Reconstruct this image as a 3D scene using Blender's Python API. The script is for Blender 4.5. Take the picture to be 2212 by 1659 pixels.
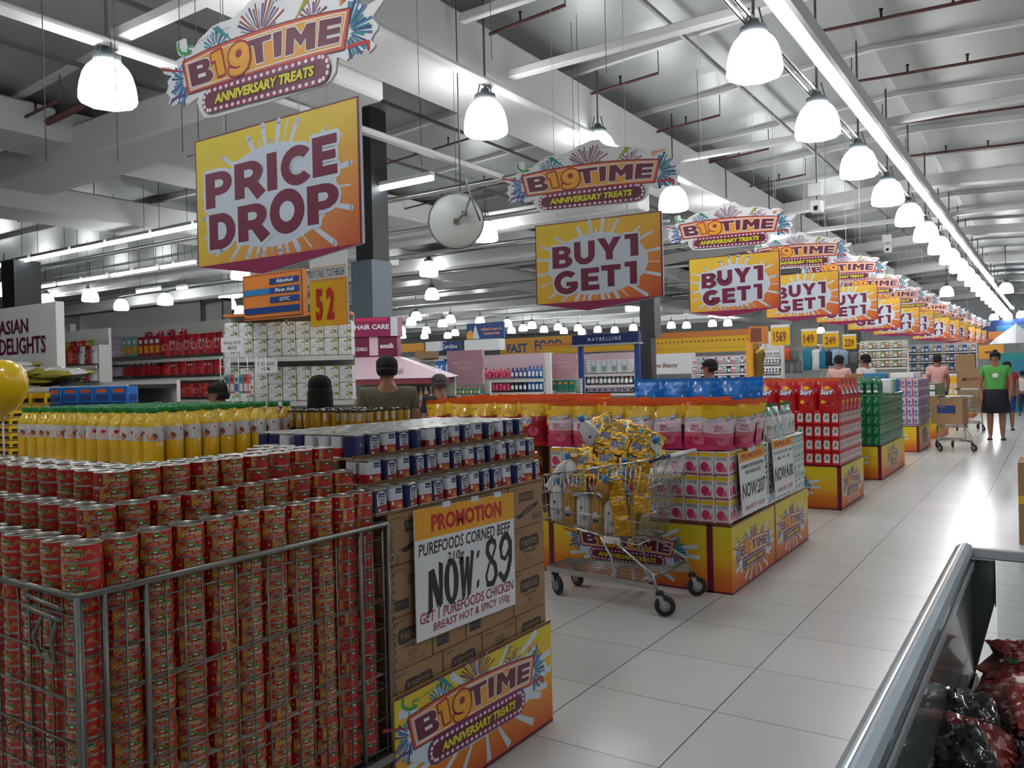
import bpy, math, random
from mathutils import Vector, Matrix
from mathutils.geometry import tessellate_polygon
random.seed(19)
S = bpy.context.scene
COL = S.collection
for _o in list(bpy.data.objects):
    bpy.data.objects.remove(_o)
PI = math.pi

# ------------------------------------------------------------ camera, world, exposure
F_PX, YAW, PITCH, ROLL, CAM_H = 1752.785, -0.590181, -0.0075316, -0.0242297, 1.48447
_cy, _sy, _cp, _sp = math.cos(YAW), math.sin(YAW), math.cos(PITCH), math.sin(PITCH)
FW = Vector((_sy * _cp, _cy * _cp, _sp))
_r0 = Vector((_cy, -_sy, 0))
_u0 = _r0.cross(FW)
_c, _s = math.cos(ROLL), math.sin(ROLL)
RT = _c * _r0 + _s * _u0
UP = -_s * _r0 + _c * _u0
EYE = Vector((0, 0, CAM_H))
cam_data = bpy.data.cameras.new('camera')
cam_data.sensor_width = 36
cam_data.lens = F_PX / 2212 * 36
cam_data.clip_end = 200
cam_data.clip_start = 0.05
cam = bpy.data.objects.new('camera', cam_data)
COL.objects.link(cam)
cam.matrix_world = Matrix(((RT.x, UP.x, -FW.x, 0), (RT.y, UP.y, -FW.y, 0), (RT.z, UP.z, -FW.z, CAM_H), (0, 0, 0, 1)))
S.camera = cam

world = bpy.data.worlds.new('world')
S.world = world
world.use_nodes = True
world.node_tree.nodes['Background'].inputs[0].default_value = (0.85, 0.93, 1, 1)
world.node_tree.nodes['Background'].inputs[1].default_value = 0.3
S.view_settings.view_transform = 'Standard'
S.view_settings.look = 'None'
S.view_settings.gamma = 1
S.view_settings.use_curve_mapping = False
S.view_settings.exposure = 0.97
S.cycles.use_denoising = True
S.cycles.use_adaptive_sampling = True
S.cycles.adaptive_threshold = 0.06
S.cycles.max_bounces = 4
S.cycles.diffuse_bounces = 2
S.cycles.glossy_bounces = 2
S.cycles.transmission_bounces = 4
S.cycles.transparent_max_bounces = 6
S.cycles.sample_clamp_indirect = 4
S.cycles.caustics_reflective = False
S.cycles.caustics_refractive = False
LAMP_GLOW = 10.0      # what a bell lamp's shade gives off
TUBE_GLOW = 8.0


def at(px, py, d):
    """A point of the place seen at a pixel of the photograph, d metres deep."""
    return EYE + d * (FW + (px - 1106) / F_PX * RT - (py - 829.5) / F_PX * UP)


def at_y(px, py, y):
    q = FW + (px - 1106) / F_PX * RT - (py - 829.5) / F_PX * UP
    return EYE + q * (y / q.y)


def at_z(px, py, z):
    q = FW + (px - 1106) / F_PX * RT - (py - 829.5) / F_PX * UP
    return EYE + q * ((z - CAM_H) / q.z)


# ------------------------------------------------------------ materials
def lin(c):
    return tuple(((x / 255) / 12.92 if x <= 10 else ((x / 255 + 0.055) / 1.055) ** 2.4) for x in c)


_M = {}


def M(name, rgb=None, rough=0.5, metal=0.0, emit=0.0, bump=0.0, bscale=60, trans=0.0, alpha=1.0, vary=0.0, vscale=8, coat=0.0):
    if rgb is None:
        return _M[name]
    m = bpy.data.materials.new(name)
    m.use_nodes = True
    nt = m.node_tree
    b = nt.nodes['Principled BSDF']
    c = lin(rgb) + (1,)
    b.inputs['Base Color'].default_value = c
    b.inputs['Roughness'].default_value = rough
    b.inputs['Metallic'].default_value = metal
    b.inputs['Coat Weight'].default_value = coat
    if trans:
        b.inputs['Transmission Weight'].default_value = trans
    if alpha < 1:
        b.inputs['Alpha'].default_value = alpha
    if emit:
        b.inputs['Emission Color'].default_value = c
        b.inputs['Emission Strength'].default_value = emit
    if bump or vary:
        tc = nt.nodes.new('ShaderNodeTexCoord')
        nz = nt.nodes.new('ShaderNodeTexNoise')
        nz.inputs['Scale'].default_value = bscale if bump else vscale
        nz.inputs['Detail'].default_value = 3
        nt.links.new(tc.outputs['Object'], nz.inputs['Vector'])
        if bump:
            bp = nt.nodes.new('ShaderNodeBump')
            bp.inputs['Strength'].default_value = bump
            bp.inputs['Distance'].default_value = 0.01
            nt.links.new(nz.outputs['Fac'], bp.inputs['Height'])
            nt.links.new(bp.outputs['Normal'], b.inputs['Normal'])
        if vary:
            mx = nt.nodes.new('ShaderNodeMix')
            mx.data_type = 'RGBA'
            mx.inputs[6].default_value = tuple(x * (1 - vary) for x in c[:3]) + (1,)
            mx.inputs[7].default_value = tuple(min(1, x * (1 + vary)) for x in c[:3]) + (1,)
            nt.links.new(nz.outputs['Fac'], mx.inputs[0])
            nt.links.new(mx.outputs[2], b.inputs['Base Color'])
    _M[name] = m
    return m


def ramp_mat(name, stops, axis=(0, 0, 1), scale=1.0, shift=0.0, rough=0.4):
    """A printed colour blend that runs along an axis of the object's own space."""
    m = bpy.data.materials.new(name)
    m.use_nodes = True
    nt = m.node_tree
    b = nt.nodes['Principled BSDF']
    b.inputs['Roughness'].default_value = rough
    tc = nt.nodes.new('ShaderNodeTexCoord')
    dp = nt.nodes.new('ShaderNodeVectorMath')
    dp.operation = 'DOT_PRODUCT'
    dp.inputs[1].default_value = tuple(a * scale for a in axis)
    ad = nt.nodes.new('ShaderNodeMath')
    ad.operation = 'ADD'
    ad.inputs[1].default_value = shift
    cr = nt.nodes.new('ShaderNodeValToRGB')
    el = cr.color_ramp.elements
    while len(el) < len(stops):
        el.new(0.5)
    for e, (p, c) in zip(el, stops):
        e.position = p
        e.color = lin(c) + (1,)
    nt.links.new(tc.outputs['Object'], dp.inputs[0])
    nt.links.new(dp.outputs['Value'], ad.inputs[0])
    nt.links.new(ad.outputs[0], cr.inputs[0])
    nt.links.new(cr.outputs[0], b.inputs['Base Color'])
    _M[name] = m
    return m


# ------------------------------------------------------------ text outlines, made before anything else is built
_T = {}


def text_mesh(s, bold=0.03, shear=0.0):
    k = (s, bold, shear)
    if k in _T:
        return _T[k]
    c = bpy.data.curves.new('text', 'FONT')
    c.body = s
    c.offset = bold
    c.shear = shear
    c.resolution_u = 2
    o = bpy.data.objects.new('text', c)
    me = o.to_mesh()
    vs = [(v.co.x, v.co.y) for v in me.vertices]
    fs = []
    for p in me.polygons:
        q = tuple(p.vertices)
        a2 = sum(vs[q[i]][0] * vs[q[(i + 1) % len(q)]][1] - vs[q[(i + 1) % len(q)]][0] * vs[q[i]][1] for i in range(len(q)))
        fs.append(q if a2 > 0 else q[::-1])
    o.to_mesh_clear()
    bpy.data.objects.remove(o)
    bpy.data.curves.remove(c)
    x0, x1 = min(v[0] for v in vs), max(v[0] for v in vs)
    y0, y1 = min(v[1] for v in vs), max(v[1] for v in vs)
    vs = [((x - x0) / (x1 - x0), (y - y0) / (y1 - y0)) for x, y in vs]
    _T[k] = (vs, fs, (x1 - x0) / (y1 - y0))
    return _T[k]


# ------------------------------------------------------------ mesh builder
class MB:
    def __init__(self):
        self.v, self.f, self.mi, self.sm, self.mats = [], [], [], [], []

    def m(self, mat):
        if isinstance(mat, str):
            mat = _M[mat]
        if mat not in self.mats:
            self.mats.append(mat)
        return self.mats.index(mat)

    def add(self, vs, fs, mat, smooth=False):
        n = len(self.v)
        i = self.m(mat)
        self.v += [tuple(p) for p in vs]
        for q in fs:
            self.f.append(tuple(a + n for a in q))
            self.mi.append(i)
            self.sm.append(smooth)
        return self

    def box(self, x0, x1, y0, y1, z0, z1, mat, c=0.0):
        x0, x1 = min(x0, x1), max(x0, x1)
        y0, y1 = min(y0, y1), max(y0, y1)
        z0, z1 = min(z0, z1), max(z0, z1)
        if not c:
            vs = [(x, y, z) for z in (z0, z1) for y in (y0, y1) for x in (x0, x1)]
            return self.add(vs, [(0, 2, 3, 1), (4, 5, 7, 6), (0, 1, 5, 4), (2, 6, 7, 3), (0, 4, 6, 2), (1, 3, 7, 5)], mat)
        c = min(c, (x1 - x0) / 3, (y1 - y0) / 3, (z1 - z0) / 3)
        rings = []
        for z, k in ((z0, c), (z0 + c, 0), (z1 - c, 0), (z1, c)):
            a, b, d, e = x0 + k, x1 - k, y0 + k, y1 - k
            rings.append([(a + c, d, z), (b - c, d, z), (b, d + c, z), (b, e - c, z), (b - c, e, z), (a + c, e, z), (a, e - c, z), (a, d + c, z)])
        return self.loft(rings, mat, cap=True)

    def loft(self, rings, mat, cap=True, smooth=False, closed=True):
        n = len(rings[0])
        vs = [p for r in rings for p in r]
        fs = []
        for i in range(len(rings) - 1):
            for j in range(n if closed else n - 1):
                k = (j + 1) % n
                fs.append((i * n + j, i * n + k, (i + 1) * n + k, (i + 1) * n + j))
        if cap:
            fs.append(tuple(range(n))[::-1])
            fs.append(tuple(range((len(rings) - 1) * n, len(rings) * n)))
        return self.add(vs, fs, mat, smooth)

    def lathe(self, prof, mat, o=(0, 0, 0), n=20, smooth=True, cap=True):
        rings = [[(o[0] + r * math.cos(2 * PI * j / n), o[1] + r * math.sin(2 * PI * j / n), o[2] + z) for j in range(n)] for r, z in prof]
        return self.loft(rings, mat, cap, smooth)

    def tube(self, pts, r, mat, n=6, closed=False, cap=True):
        P = [Vector(p) for p in pts]
        rings = []
        k = len(P)
        ref = None
        for i in range(k):
            if closed:
                t = P[(i + 1) % k] - P[i - 1]
            else:
                t = P[min(i + 1, k - 1)] - P[max(i - 1, 0)]
            t.normalize()
            a = ref if ref is not None else (Vector((0, 0, 1)) if abs(t.z) < 0.9 else Vector((1, 0, 0)))
            a = (a - t * a.dot(t))
            if a.length < 1e-6:
                a = t.orthogonal()
            a.normalize()
            ref = a
            b = t.cross(a)
            rr = r[i] if isinstance(r, (list, tuple)) else r
            rings.append([P[i] + rr * (math.cos(2 * PI * j / n) * a + math.sin(2 * PI * j / n) * b) for j in range(n)])
        if closed:
            rings.append(rings[0])
        return self.loft(rings, mat, cap and not closed, True)

    def poly(self, pts, mat, holes=()):
        """A flat polygon with holes, its outline counter-clockwise as seen from its front."""
        loops = [[Vector(p) for p in pts]] + [[Vector(p) for p in h] for h in holes]
        flat = [p for l in loops for p in l]
        if len(pts) <= 4 and not holes:
            return self.add(flat, [tuple(range(len(flat)))], mat)
        return self.add(flat, tessellate_polygon(loops), mat)

    def prism(self, pts, off, mat, side=None, holes=()):
        """A flat polygon pushed along off: front, back and rim."""
        off = Vector(off)
        a = [Vector(p) for p in pts]
        tri = tessellate_polygon([a])
        n = len(a)
        nrm = (a[tri[0][1]] - a[tri[0][0]]).cross(a[tri[0][2]] - a[tri[0][0]])
        if nrm.dot(off) > 0:
            tri = [t[::-1] for t in tri]
        self.add(a, tri, mat)
        self.add([p + off for p in a], [t[::-1] for t in tri], side or mat)
        self.add(a + [p + off for p in a], [(i, (i + 1) % n, n + (i + 1) % n, n + i) for i in range(n)], side or mat)
        return self

    def build(self, name, parent=None, loc=(0, 0, 0), rz=0.0, **kw):
        me = bpy.data.meshes.new(name)
        me.from_pydata(self.v, [], self.f)
        for mt in self.mats:
            me.materials.append(mt)
        me.polygons.foreach_set('material_index', self.mi)
        me.polygons.foreach_set('use_smooth', self.sm)
        me.update()
        return link(name, me, parent, loc, rz, **kw)


def link(name, me, parent=None, loc=(0, 0, 0), rz=0.0, **kw):
    o = bpy.data.objects.new(name, me)
    COL.objects.link(o)
    o.location = loc
    o.rotation_euler = (0, 0, rz)
    if parent is not None:
        o.parent = parent
    tag(o, **kw)
    return o


def tag(o, label=None, cat=None, group=None, kind=None):
    if label:
        o['label'] = label
    if cat:
        o['category'] = cat
    if group:
        o['group'] = group
    if kind:
        o['kind'] = kind
    return o


def thing(name, label, cat, loc=(0, 0, 0), rz=0.0, group=None):
    return link(name, None, None, loc, rz, label=label, cat=cat, group=group)


def dup(src, loc, rz=None, label=None, group=None):
    """A copy of a thing with its parts and their sub-parts."""
    def cp(o, par):
        c = o.copy()
        COL.objects.link(c)
        if par is not None:
            c.parent = par
        for ch in KIDS.get(o.name, []):
            cp(ch, c)
        return c
    r = cp(src, None)
    r.location = loc
    if rz is not None:
        r.rotation_euler = (0, 0, rz)
    tag(r, label=label, group=group)
    return r


KIDS = {}


def note_kids(root):
    """Remember a thing's parts so that dup() can copy them."""
    def walk(o):
        KIDS[o.name] = list(o.children)
        for c in o.children:
            walk(c)
    walk(root)
    return root


def struct(mb, name, **kw):
    return mb.build(name, kind='structure', **kw)


# ------------------------------------------------------------ printed artwork laid on a face
class Art:
    """Print on a flat face (origin o, unit axes u to the right and v up) or, with R, around an upright cylinder."""

    def __init__(self, mb, o=(0, 0, 0), u=(1, 0, 0), v=(0, 0, 1), s=1.0, eps=0.0006, R=None, a0=0.0):
        self.mb, self.o, self.u, self.v = mb, Vector(o), Vector(u), Vector(v)
        self.n = self.u.cross(self.v)
        self.s, self.eps, self.R, self.a0 = s, eps, R, a0

    def p(self, x, y, l):
        x, y = x * self.s, y * self.s
        if self.R:
            a, r = self.a0 + x / self.R, self.R + self.eps * l
            return Vector((self.o.x + r * math.cos(a), self.o.y + r * math.sin(a), self.o.z + y))
        return self.o + self.u * x + self.v * y + self.n * (self.eps * l)

    def poly(self, pts, mat, l=1, holes=()):
        if len(pts) > 2:
            a = sum(pts[i][0] * pts[(i + 1) % len(pts)][1] - pts[(i + 1) % len(pts)][0] * pts[i][1] for i in range(len(pts)))
            if a < 0:
                pts = pts[::-1]
        loops = [[Vector((x, y, 0)) for x, y in q] for q in [pts] + list(holes)]
        flat = [p for q in loops for p in q]
        tri = tessellate_polygon(loops)
        fx = []
        for t in tri:
            a, b, c = (flat[i] for i in t)
            z = (b.x - a.x) * (c.y - a.y) - (b.y - a.y) * (c.x - a.x)
            if abs(z) > 1e-12:
                fx.append(tuple(t) if z > 0 else tuple(t)[::-1])
        self.mb.add([self.p(q.x, q.y, l) for q in flat], fx, mat)
        return self

    def rect(self, x0, y0, x1, y1, mat, l=1):
        k = max(1, int((x1 - x0) * self.s / self.R / 0.2)) if self.R else 1
        vs, fs = [], []
        for i in range(k + 1):
            x = x0 + (x1 - x0) * i / k
            vs += [self.p(x, y0, l), self.p(x, y1, l)]
        for i in range(k):
            fs.append((2 * i, 2 * i + 2, 2 * i + 3, 2 * i + 1))
        self.mb.add(vs, fs, mat, bool(self.R))
        return self

    def strip(self, xs, lo, hi, mat, l=1):
        vs, fs = [], []
        for x, a, b in zip(xs, lo, hi):
            vs += [self.p(x, a, l), self.p(x, b, l)]
        for i in range(len(xs) - 1):
            fs.append((2 * i, 2 * i + 2, 2 * i + 3, 2 * i + 1))
        self.mb.add(vs, fs, mat)
        return self

    def ell(self, cx, cy, rx, ry, mat, l=1, n=16, rot=0.0, hole=0.0):
        c, s = math.cos(rot), math.sin(rot)
        ring = [(cx + rx * math.cos(2 * PI * i / n) * c - ry * math.sin(2 * PI * i / n) * s, cy + rx * math.cos(2 * PI * i / n) * s + ry * math.sin(2 * PI * i / n) * c) for i in range(n)]
        if hole:
            vs = [self.p(x, y, l) for x, y in ring] + [self.p(cx + (x - cx) * hole, cy + (y - cy) * hole, l) for x, y in ring]
            self.mb.add(vs, [(n + i, i, (i + 1) % n, n + (i + 1) % n) for i in range(n)], mat)
        else:
            self.mb.add([self.p(x, y, l) for x, y in ring], [tuple(range(n))], mat)
        return self

    def line(self, x0, y0, x1, y1, w, mat, l=1, w1=None, cap=False):
        w1 = w if w1 is None else w1
        d = math.hypot(x1 - x0, y1 - y0) or 1
        nx, ny = -(y1 - y0) / d, (x1 - x0) / d
        pts = [(x0 - nx * w / 2, y0 - ny * w / 2), (x1 - nx * w1 / 2, y1 - ny * w1 / 2), (x1 + nx * w1 / 2, y1 + ny * w1 / 2), (x0 + nx * w / 2, y0 + ny * w / 2)]
        self.mb.add([self.p(x, y, l) for x, y in pts], [(0, 1, 2, 3)], mat)
        if cap:
            self.ell(x0, y0, w / 2, w / 2, mat, l, 10)
            self.ell(x1, y1, w1 / 2, w1 / 2, mat, l, 10)
        return self

    def path(self, pts, w, mat, l=1, closed=False):
        k = len(pts)
        for i in range(k if closed else k - 1):
            a, b = pts[i], pts[(i + 1) % k]
            self.line(a[0], a[1], b[0], b[1], w, mat, l)
        for q in pts:
            self.ell(q[0], q[1], w / 2, w / 2, mat, l + 0.02, 8)
        return self

    def text(self, s, x, y, w, h, mat, l=2, bold=0.03, shear=0.0, rot=0.0, edge=None, ew=0.0):
        """Lettering fitted into the box whose lower left corner is x, y (w None keeps the letters' own width)."""
        vs, fs, asp = text_mesh(s, bold, shear)
        if w is None:
            w = h * asp
        c, sn = math.cos(rot), math.sin(rot)
        if edge:
            for dx, dy in ((-1, 0), (1, 0), (0, -1), (0, 1), (-.7, -.7), (.7, .7), (-.7, .7), (.7, -.7)):
                Art.text(self, s, x + dx * ew, y + dy * ew, w, h, edge, l - 0.5 + 0.03 * dx + 0.07 * dy, bold, shear, rot)
        self.mb.add([self.p(x + a * w * c - b * h * sn, y + a * w * sn + b * h * c, l) for a, b in vs], fs, mat)
        return self

    def ctext(self, s, cx, cy, w, h, mat, **k):
        vs, fs, asp = text_mesh(s, k.get('bold', 0.03), k.get('shear', 0.0))
        w = w or h * asp
        r = k.get('rot', 0.0)
        return self.text(s, cx - w / 2 * math.cos(r) + h / 2 * math.sin(r), cy - w / 2 * math.sin(r) - h / 2 * math.cos(r), w, h, mat, **k)


def arc(cx, cy, rx, ry, a0, a1, n=8):
    return [(cx + rx * math.cos(math.radians(a0 + (a1 - a0) * i / n)), cy + ry * math.sin(math.radians(a0 + (a1 - a0) * i / n))) for i in range(n + 1)]


# heavy sign letters: outline and holes in a box one unit high, and the width
def _glyphs():
    w = 0.27
    g = {}
    pb = [(0, 0), (w, 0), (w, 0.34)] + arc(0.42, 0.67, 0.33, 0.33, -90, 90) + [(0, 1)]
    ph = [(w, 0.56)] + arc(0.40, 0.67, 0.11, 0.11, -90, 90, 5) + [(w, 0.78)]
    g['P'] = (pb, [ph], 0.75)
    g['R'] = ([(0, 0), (w, 0), (w, 0.30), (0.36, 0.30), (0.60, -0.10), (0.84, 0.10), (0.62, 0.40)] + arc(0.43, 0.67, 0.33, 0.33, -40, 90) + [(0, 1)], [ph], 0.84)
    g['I'] = ([(0, 0), (w, 0), (w, 1), (0, 1)], [], w)
    g['C'] = (arc(0.52, 0.5, 0.52, 0.52, 42, 318, 16) + arc(0.52, 0.5, 0.26, 0.25, 318, 42, 12), [], 0.92)
    g['E'] = ([(0, 0), (0.66, 0), (0.66, 0.24), (w, 0.24), (w, 0.39), (0.62, 0.39), (0.62, 0.61), (w, 0.61), (w, 0.76), (0.66, 0.76), (0.66, 1), (0, 1)], [], 0.66)
    g['D'] = ([(0, 0), (0.36, 0)] + arc(0.36, 0.5, 0.44, 0.5, -90, 90, 12) + [(0, 1)], [[(w, 0.25)] + arc(0.37, 0.5, 0.17, 0.25, -90, 90, 6) + [(w, 0.75)]], 0.8)
    g['O'] = (arc(0.55, 0.5, 0.55, 0.54, 0, 345, 23), [arc(0.55, 0.5, 0.24, 0.25, 0, 345, 15)], 1.1)
    g['B'] = ([(0, 0), (0.44, 0)] + arc(0.46, 0.28, 0.32, 0.28, -90, 60, 7) + arc(0.42, 0.75, 0.31, 0.25, -30, 90, 7) + [(0, 1)],
              [[(w, 0.2)] + arc(0.43, 0.29, 0.09, 0.09, -90, 90, 5) + [(w, 0.38)], [(w, 0.64)] + arc(0.39, 0.72, 0.08, 0.08, -90, 90, 5) + [(w, 0.8)]], 0.78)
    g['U'] = ([(0, 1), (0, 0.42)] + arc(0.43, 0.42, 0.43, 0.43, 180, 360, 12) + [(0.86, 1), (0.59, 1), (0.59, 0.42)] + arc(0.43, 0.42, 0.16, 0.17, 360, 180, 8) + [(w, 1)], [], 0.86)
    g['Y'] = ([(0.33, 0), (0.61, 0), (0.61, 0.36), (0.95, 1), (0.64, 1), (0.47, 0.65), (0.30, 1), (0, 1), (0.33, 0.36)], [], 0.95)
    g['1'] = ([(0.20, 0), (0.48, 0), (0.48, 1), (0, 1), (0, 0.78), (0.20, 0.78)], [], 0.48)
    g['G'] = ([(0.96, 0.52), (0.50, 0.52), (0.50, 0.33), (0.66, 0.33)] + arc(0.52, 0.5, 0.25, 0.26, -45, -315, 14) + arc(0.52, 0.5, 0.52, 0.52, 45, 330, 18) + [(0.98, 0.3)], [], 0.98)
    g['T'] = ([(0.25, 0), (0.52, 0), (0.52, 0.75), (0.78, 0.75), (0.78, 1), (0, 1), (0, 0.75), (0.25, 0.75)], [], 0.78)
    return g


GLYPH = _glyphs()


def sign_letter(A, ch, x, y, w, h, mat, edge, l=5, ew=0.028):
    o, hs, gw = GLYPH[ch]
    k = w / gw
    q = [(x + a * k, y + b * h) for a, b in o]
    A.path(q, ew * 2, edge, l - 1.5, True)
    A.poly(q, edge, l - 1)
    A.poly(q, mat, l, [[(x + a * k, y + b * h) for a, b in hh] for hh in hs])

# ------------------------------------------------------------ palette
M('white_paint', (226, 228, 224), 0.55)
M('lamp_shade', (252, 253, 255), 0.4, emit=LAMP_GLOW)
_M['lamp_shade'].cycles.emission_sampling = 'NONE'
M('lamp_lens', (252, 253, 255), 0.4, emit=LAMP_GLOW * 2.2)
M('tube_glow', (250, 253, 255), 0.4, emit=TUBE_GLOW)
M('lamp_collar', (88, 96, 100), 0.5)
M('steel', (176, 178, 176), 0.3, 0.9)
M('dull_steel', (128, 129, 124), 0.42, 0.75)
M('chrome', (205, 208, 208), 0.18, 1.0)
M('girder_white', (206, 208, 206), 0.5)
M('pipe_red', (92, 52, 48), 0.5)
M('wire_grey', (96, 98, 96), 0.6)
M('string_white', (215, 216, 214), 0.6)
M('pillar_dark', (44, 48, 50), 0.5)
M('pillar_blue', (104, 118, 128), 0.5)
M('ink_black', (24, 25, 27), 0.45)
M('ink_maroon', (106, 22, 56), 0.38)
M('ink_plum', (118, 20, 62), 0.4)
M('magenta', (150, 30, 86), 0.38)
M('ink_white', (236, 238, 240), 0.4)
M('ink_pale', (214, 226, 238), 0.4)
M('ink_yellow', (236, 196, 32), 0.4)
M('ink_lemon', (226, 214, 40), 0.4)
M('ink_gold', (232, 164, 52), 0.4)
M('ink_orange', (222, 92, 38), 0.4)
M('ink_amber', (238, 168, 28), 0.4)
M('ink_teal', (22, 142, 138), 0.4)
M('ink_blue', (48, 122, 176), 0.4)
M('ink_deepblue', (36, 66, 128), 0.4)
M('ink_violet', (84, 56, 140), 0.4)
M('ink_red', (196, 34, 26), 0.4)
M('ink_crimson', (158, 26, 40), 0.4)
M('ink_green', (58, 160, 84), 0.4)
M('ink_olive', (160, 160, 36), 0.4)
M('ink_brown', (130, 70, 50), 0.4)
M('ink_peach', (232, 158, 112), 0.4)
M('ink_grey', (150, 150, 156), 0.45)
M('navy', (24, 38, 88), 0.35)
M('rubber', (34, 34, 36), 0.6)
M('cardboard', (162, 128, 92), 0.75, vary=0.06, vscale=14)
M('cardboard_print', (62, 58, 62), 0.7)
M('cardboard_fold', (128, 98, 68), 0.8)
M('shelf_white', (218, 219, 214), 0.4)
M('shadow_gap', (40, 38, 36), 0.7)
M('skin', (150, 104, 80), 0.55)
M('skin_light', (188, 140, 112), 0.55)
M('hair_black', (14, 12, 12), 0.85)
ramp_mat('sign_blend', [(0.0, (238, 204, 48)), (0.5, (238, 186, 58)), (0.76, (230, 140, 58)), (1.0, (210, 84, 44))], (0.55, 0, -0.9), 1.0, 0.5)
ramp_mat('sign_blend_gold', [(0.0, (232, 212, 48)), (0.5, (232, 198, 66)), (0.78, (226, 148, 74)), (1.0, (208, 98, 60))], (0.5, 0, -0.95), 1.0, 0.5)
ramp_mat('wrap_blend', [(0.0, (206, 76, 30)), (0.28, (224, 128, 34)), (0.55, (234, 184, 34)), (0.8, (226, 196, 36)), (1.0, (216, 200, 40))], (0, 0, 1), 2.2, 0.02)

# ------------------------------------------------------------ floor, roof, walls
def floor_material():
    m = bpy.data.materials.new('floor_tiles')
    m.use_nodes = True
    nt = m.node_tree
    b = nt.nodes['Principled BSDF']
    tc = nt.nodes.new('ShaderNodeTexCoord')
    sp = nt.nodes.new('ShaderNodeSeparateXYZ')
    nt.links.new(tc.outputs['Object'], sp.inputs[0])

    def mt(op, a, bb=None):
        n = nt.nodes.new('ShaderNodeMath')
        n.operation = op
        for i, x in enumerate((a, bb)):
            if x is None:
                continue
            if isinstance(x, (int, float)):
                n.inputs[i].default_value = x
            else:
                nt.links.new(x, n.inputs[i])
        return n.outputs[0]
    cells, lines = [], []
    for k, off in ((0, -1.86617 + 0.6 * 40), (1, 3.42296 + 0.6 * -40)):
        t = mt('DIVIDE', mt('SUBTRACT', sp.outputs[k], off - (48.0 if k == 0 else 0)), 0.6)
        cells.append(mt('FLOOR', t))
        fr = mt('FRACT', t)
        lines.append(mt('GREATER_THAN', mt('ABSOLUTE', mt('SUBTRACT', fr, 0.5)), 0.5 - 0.0028 / 0.6))
    ln = mt('MAXIMUM', lines[0], mt('MULTIPLY', lines[1], 0.72))
    cb = nt.nodes.new('ShaderNodeCombineXYZ')
    nt.links.new(cells[0], cb.inputs[0])
    nt.links.new(cells[1], cb.inputs[1])
    wn = nt.nodes.new('ShaderNodeTexWhiteNoise')
    nt.links.new(cb.outputs[0], wn.inputs['Vector'])
    nz = nt.nodes.new('ShaderNodeTexNoise')
    nz.inputs['Scale'].default_value = 1.6
    nz.inputs['Detail'].default_value = 4
    nt.links.new(tc.outputs['Object'], nz.inputs['Vector'])
    va = mt('ADD', mt('MULTIPLY', wn.outputs['Value'], 0.5), mt('MULTIPLY', nz.outputs['Fac'], 0.5))
    mx = nt.nodes.new('ShaderNodeMix')
    mx.data_type = 'RGBA'
    mx.inputs[6].default_value = lin((200, 201, 199)) + (1,)
    mx.inputs[7].default_value = lin((214, 214, 212)) + (1,)
    nt.links.new(va, mx.inputs[0])
    m2 = nt.nodes.new('ShaderNodeMix')
    m2.data_type = 'RGBA'
    m2.inputs[7].default_value = lin((92, 88, 82)) + (1,)
    nt.links.new(ln, m2.inputs[0])
    nt.links.new(mx.outputs[2], m2.inputs[6])
    nt.links.new(m2.outputs[2], b.inputs['Base Color'])
    b.inputs['Specular IOR Level'].default_value = 0.2
    rr = nt.nodes.new('ShaderNodeMapRange')
    nt.links.new(nz.outputs['Fac'], rr.inputs[0])
    rr.inputs[3].default_value = 0.2
    rr.inputs[4].default_value = 0.26
    nt.links.new(rr.outputs[0], b.inputs['Roughness'])
    _M['floor_tiles'] = m


floor_material()
M('roof_foil', (158, 163, 162), 0.36, 0.3, bump=0.7, bscale=1.3)
X0, X1, Y0, Y1 = -46.0, 13.0, -9.0, 62.0
RIDGE_X, RIDGE_Z, PITCH_R = -2.1, 6.1, 0.06


def roof(x):
    return RIDGE_Z - PITCH_R * min(abs(x - RIDGE_X), 10)


struct(MB().box(X0, X1, Y0, Y1, -0.1, 0, 'floor_tiles'), 'floor')
_xs = [X0, RIDGE_X - 10, RIDGE_X, RIDGE_X + 10, X1]
_mb = MB()
for a, b in zip(_xs, _xs[1:]):
    _mb.add([(a, Y0, roof(a)), (b, Y0, roof(b)), (b, Y1, roof(b)), (a, Y1, roof(a)), (a, Y0, roof(a) + .1), (b, Y0, roof(b) + .1), (b, Y1, roof(b) + .1), (a, Y1, roof(a) + .1)],
            [(0, 3, 2, 1), (4, 5, 6, 7), (0, 1, 5, 4), (3, 7, 6, 2)], 'roof_foil')
struct(_mb, 'ceiling')
M('wall_grey', (206, 209, 209), 0.6)
struct(MB().box(X0 - .1, X0, Y0, Y1, 0, 6.3, 'wall_grey'), 'wall_left')
struct(MB().box(X1, X1 + .1, Y0, Y1, 0, 6.3, 'wall_grey'), 'wall_right')
struct(MB().box(X0, X1, Y1, Y1 + .1, 0, 6.3, 'wall_grey'), 'wall_back')
struct(MB().box(X0, X1, Y0 - .1, Y0, 0, 6.3, 'wall_grey'), 'wall_front')


def beam_x(y, x0, x1, drop, w, h, mat='girder_white', name='ceiling_beam'):
    """A purlin across the store that follows the roof's slope."""
    xs = [x0] + [x for x in (RIDGE_X - 10, RIDGE_X, RIDGE_X + 10) if x0 < x < x1] + [x1]
    rings = [[(x, y - w / 2, roof(x) - drop - h), (x, y + w / 2, roof(x) - drop - h), (x, y + w / 2, roof(x) - drop), (x, y - w / 2, roof(x) - drop)] for x in xs]
    return struct(MB().loft(rings, mat), name)


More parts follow.
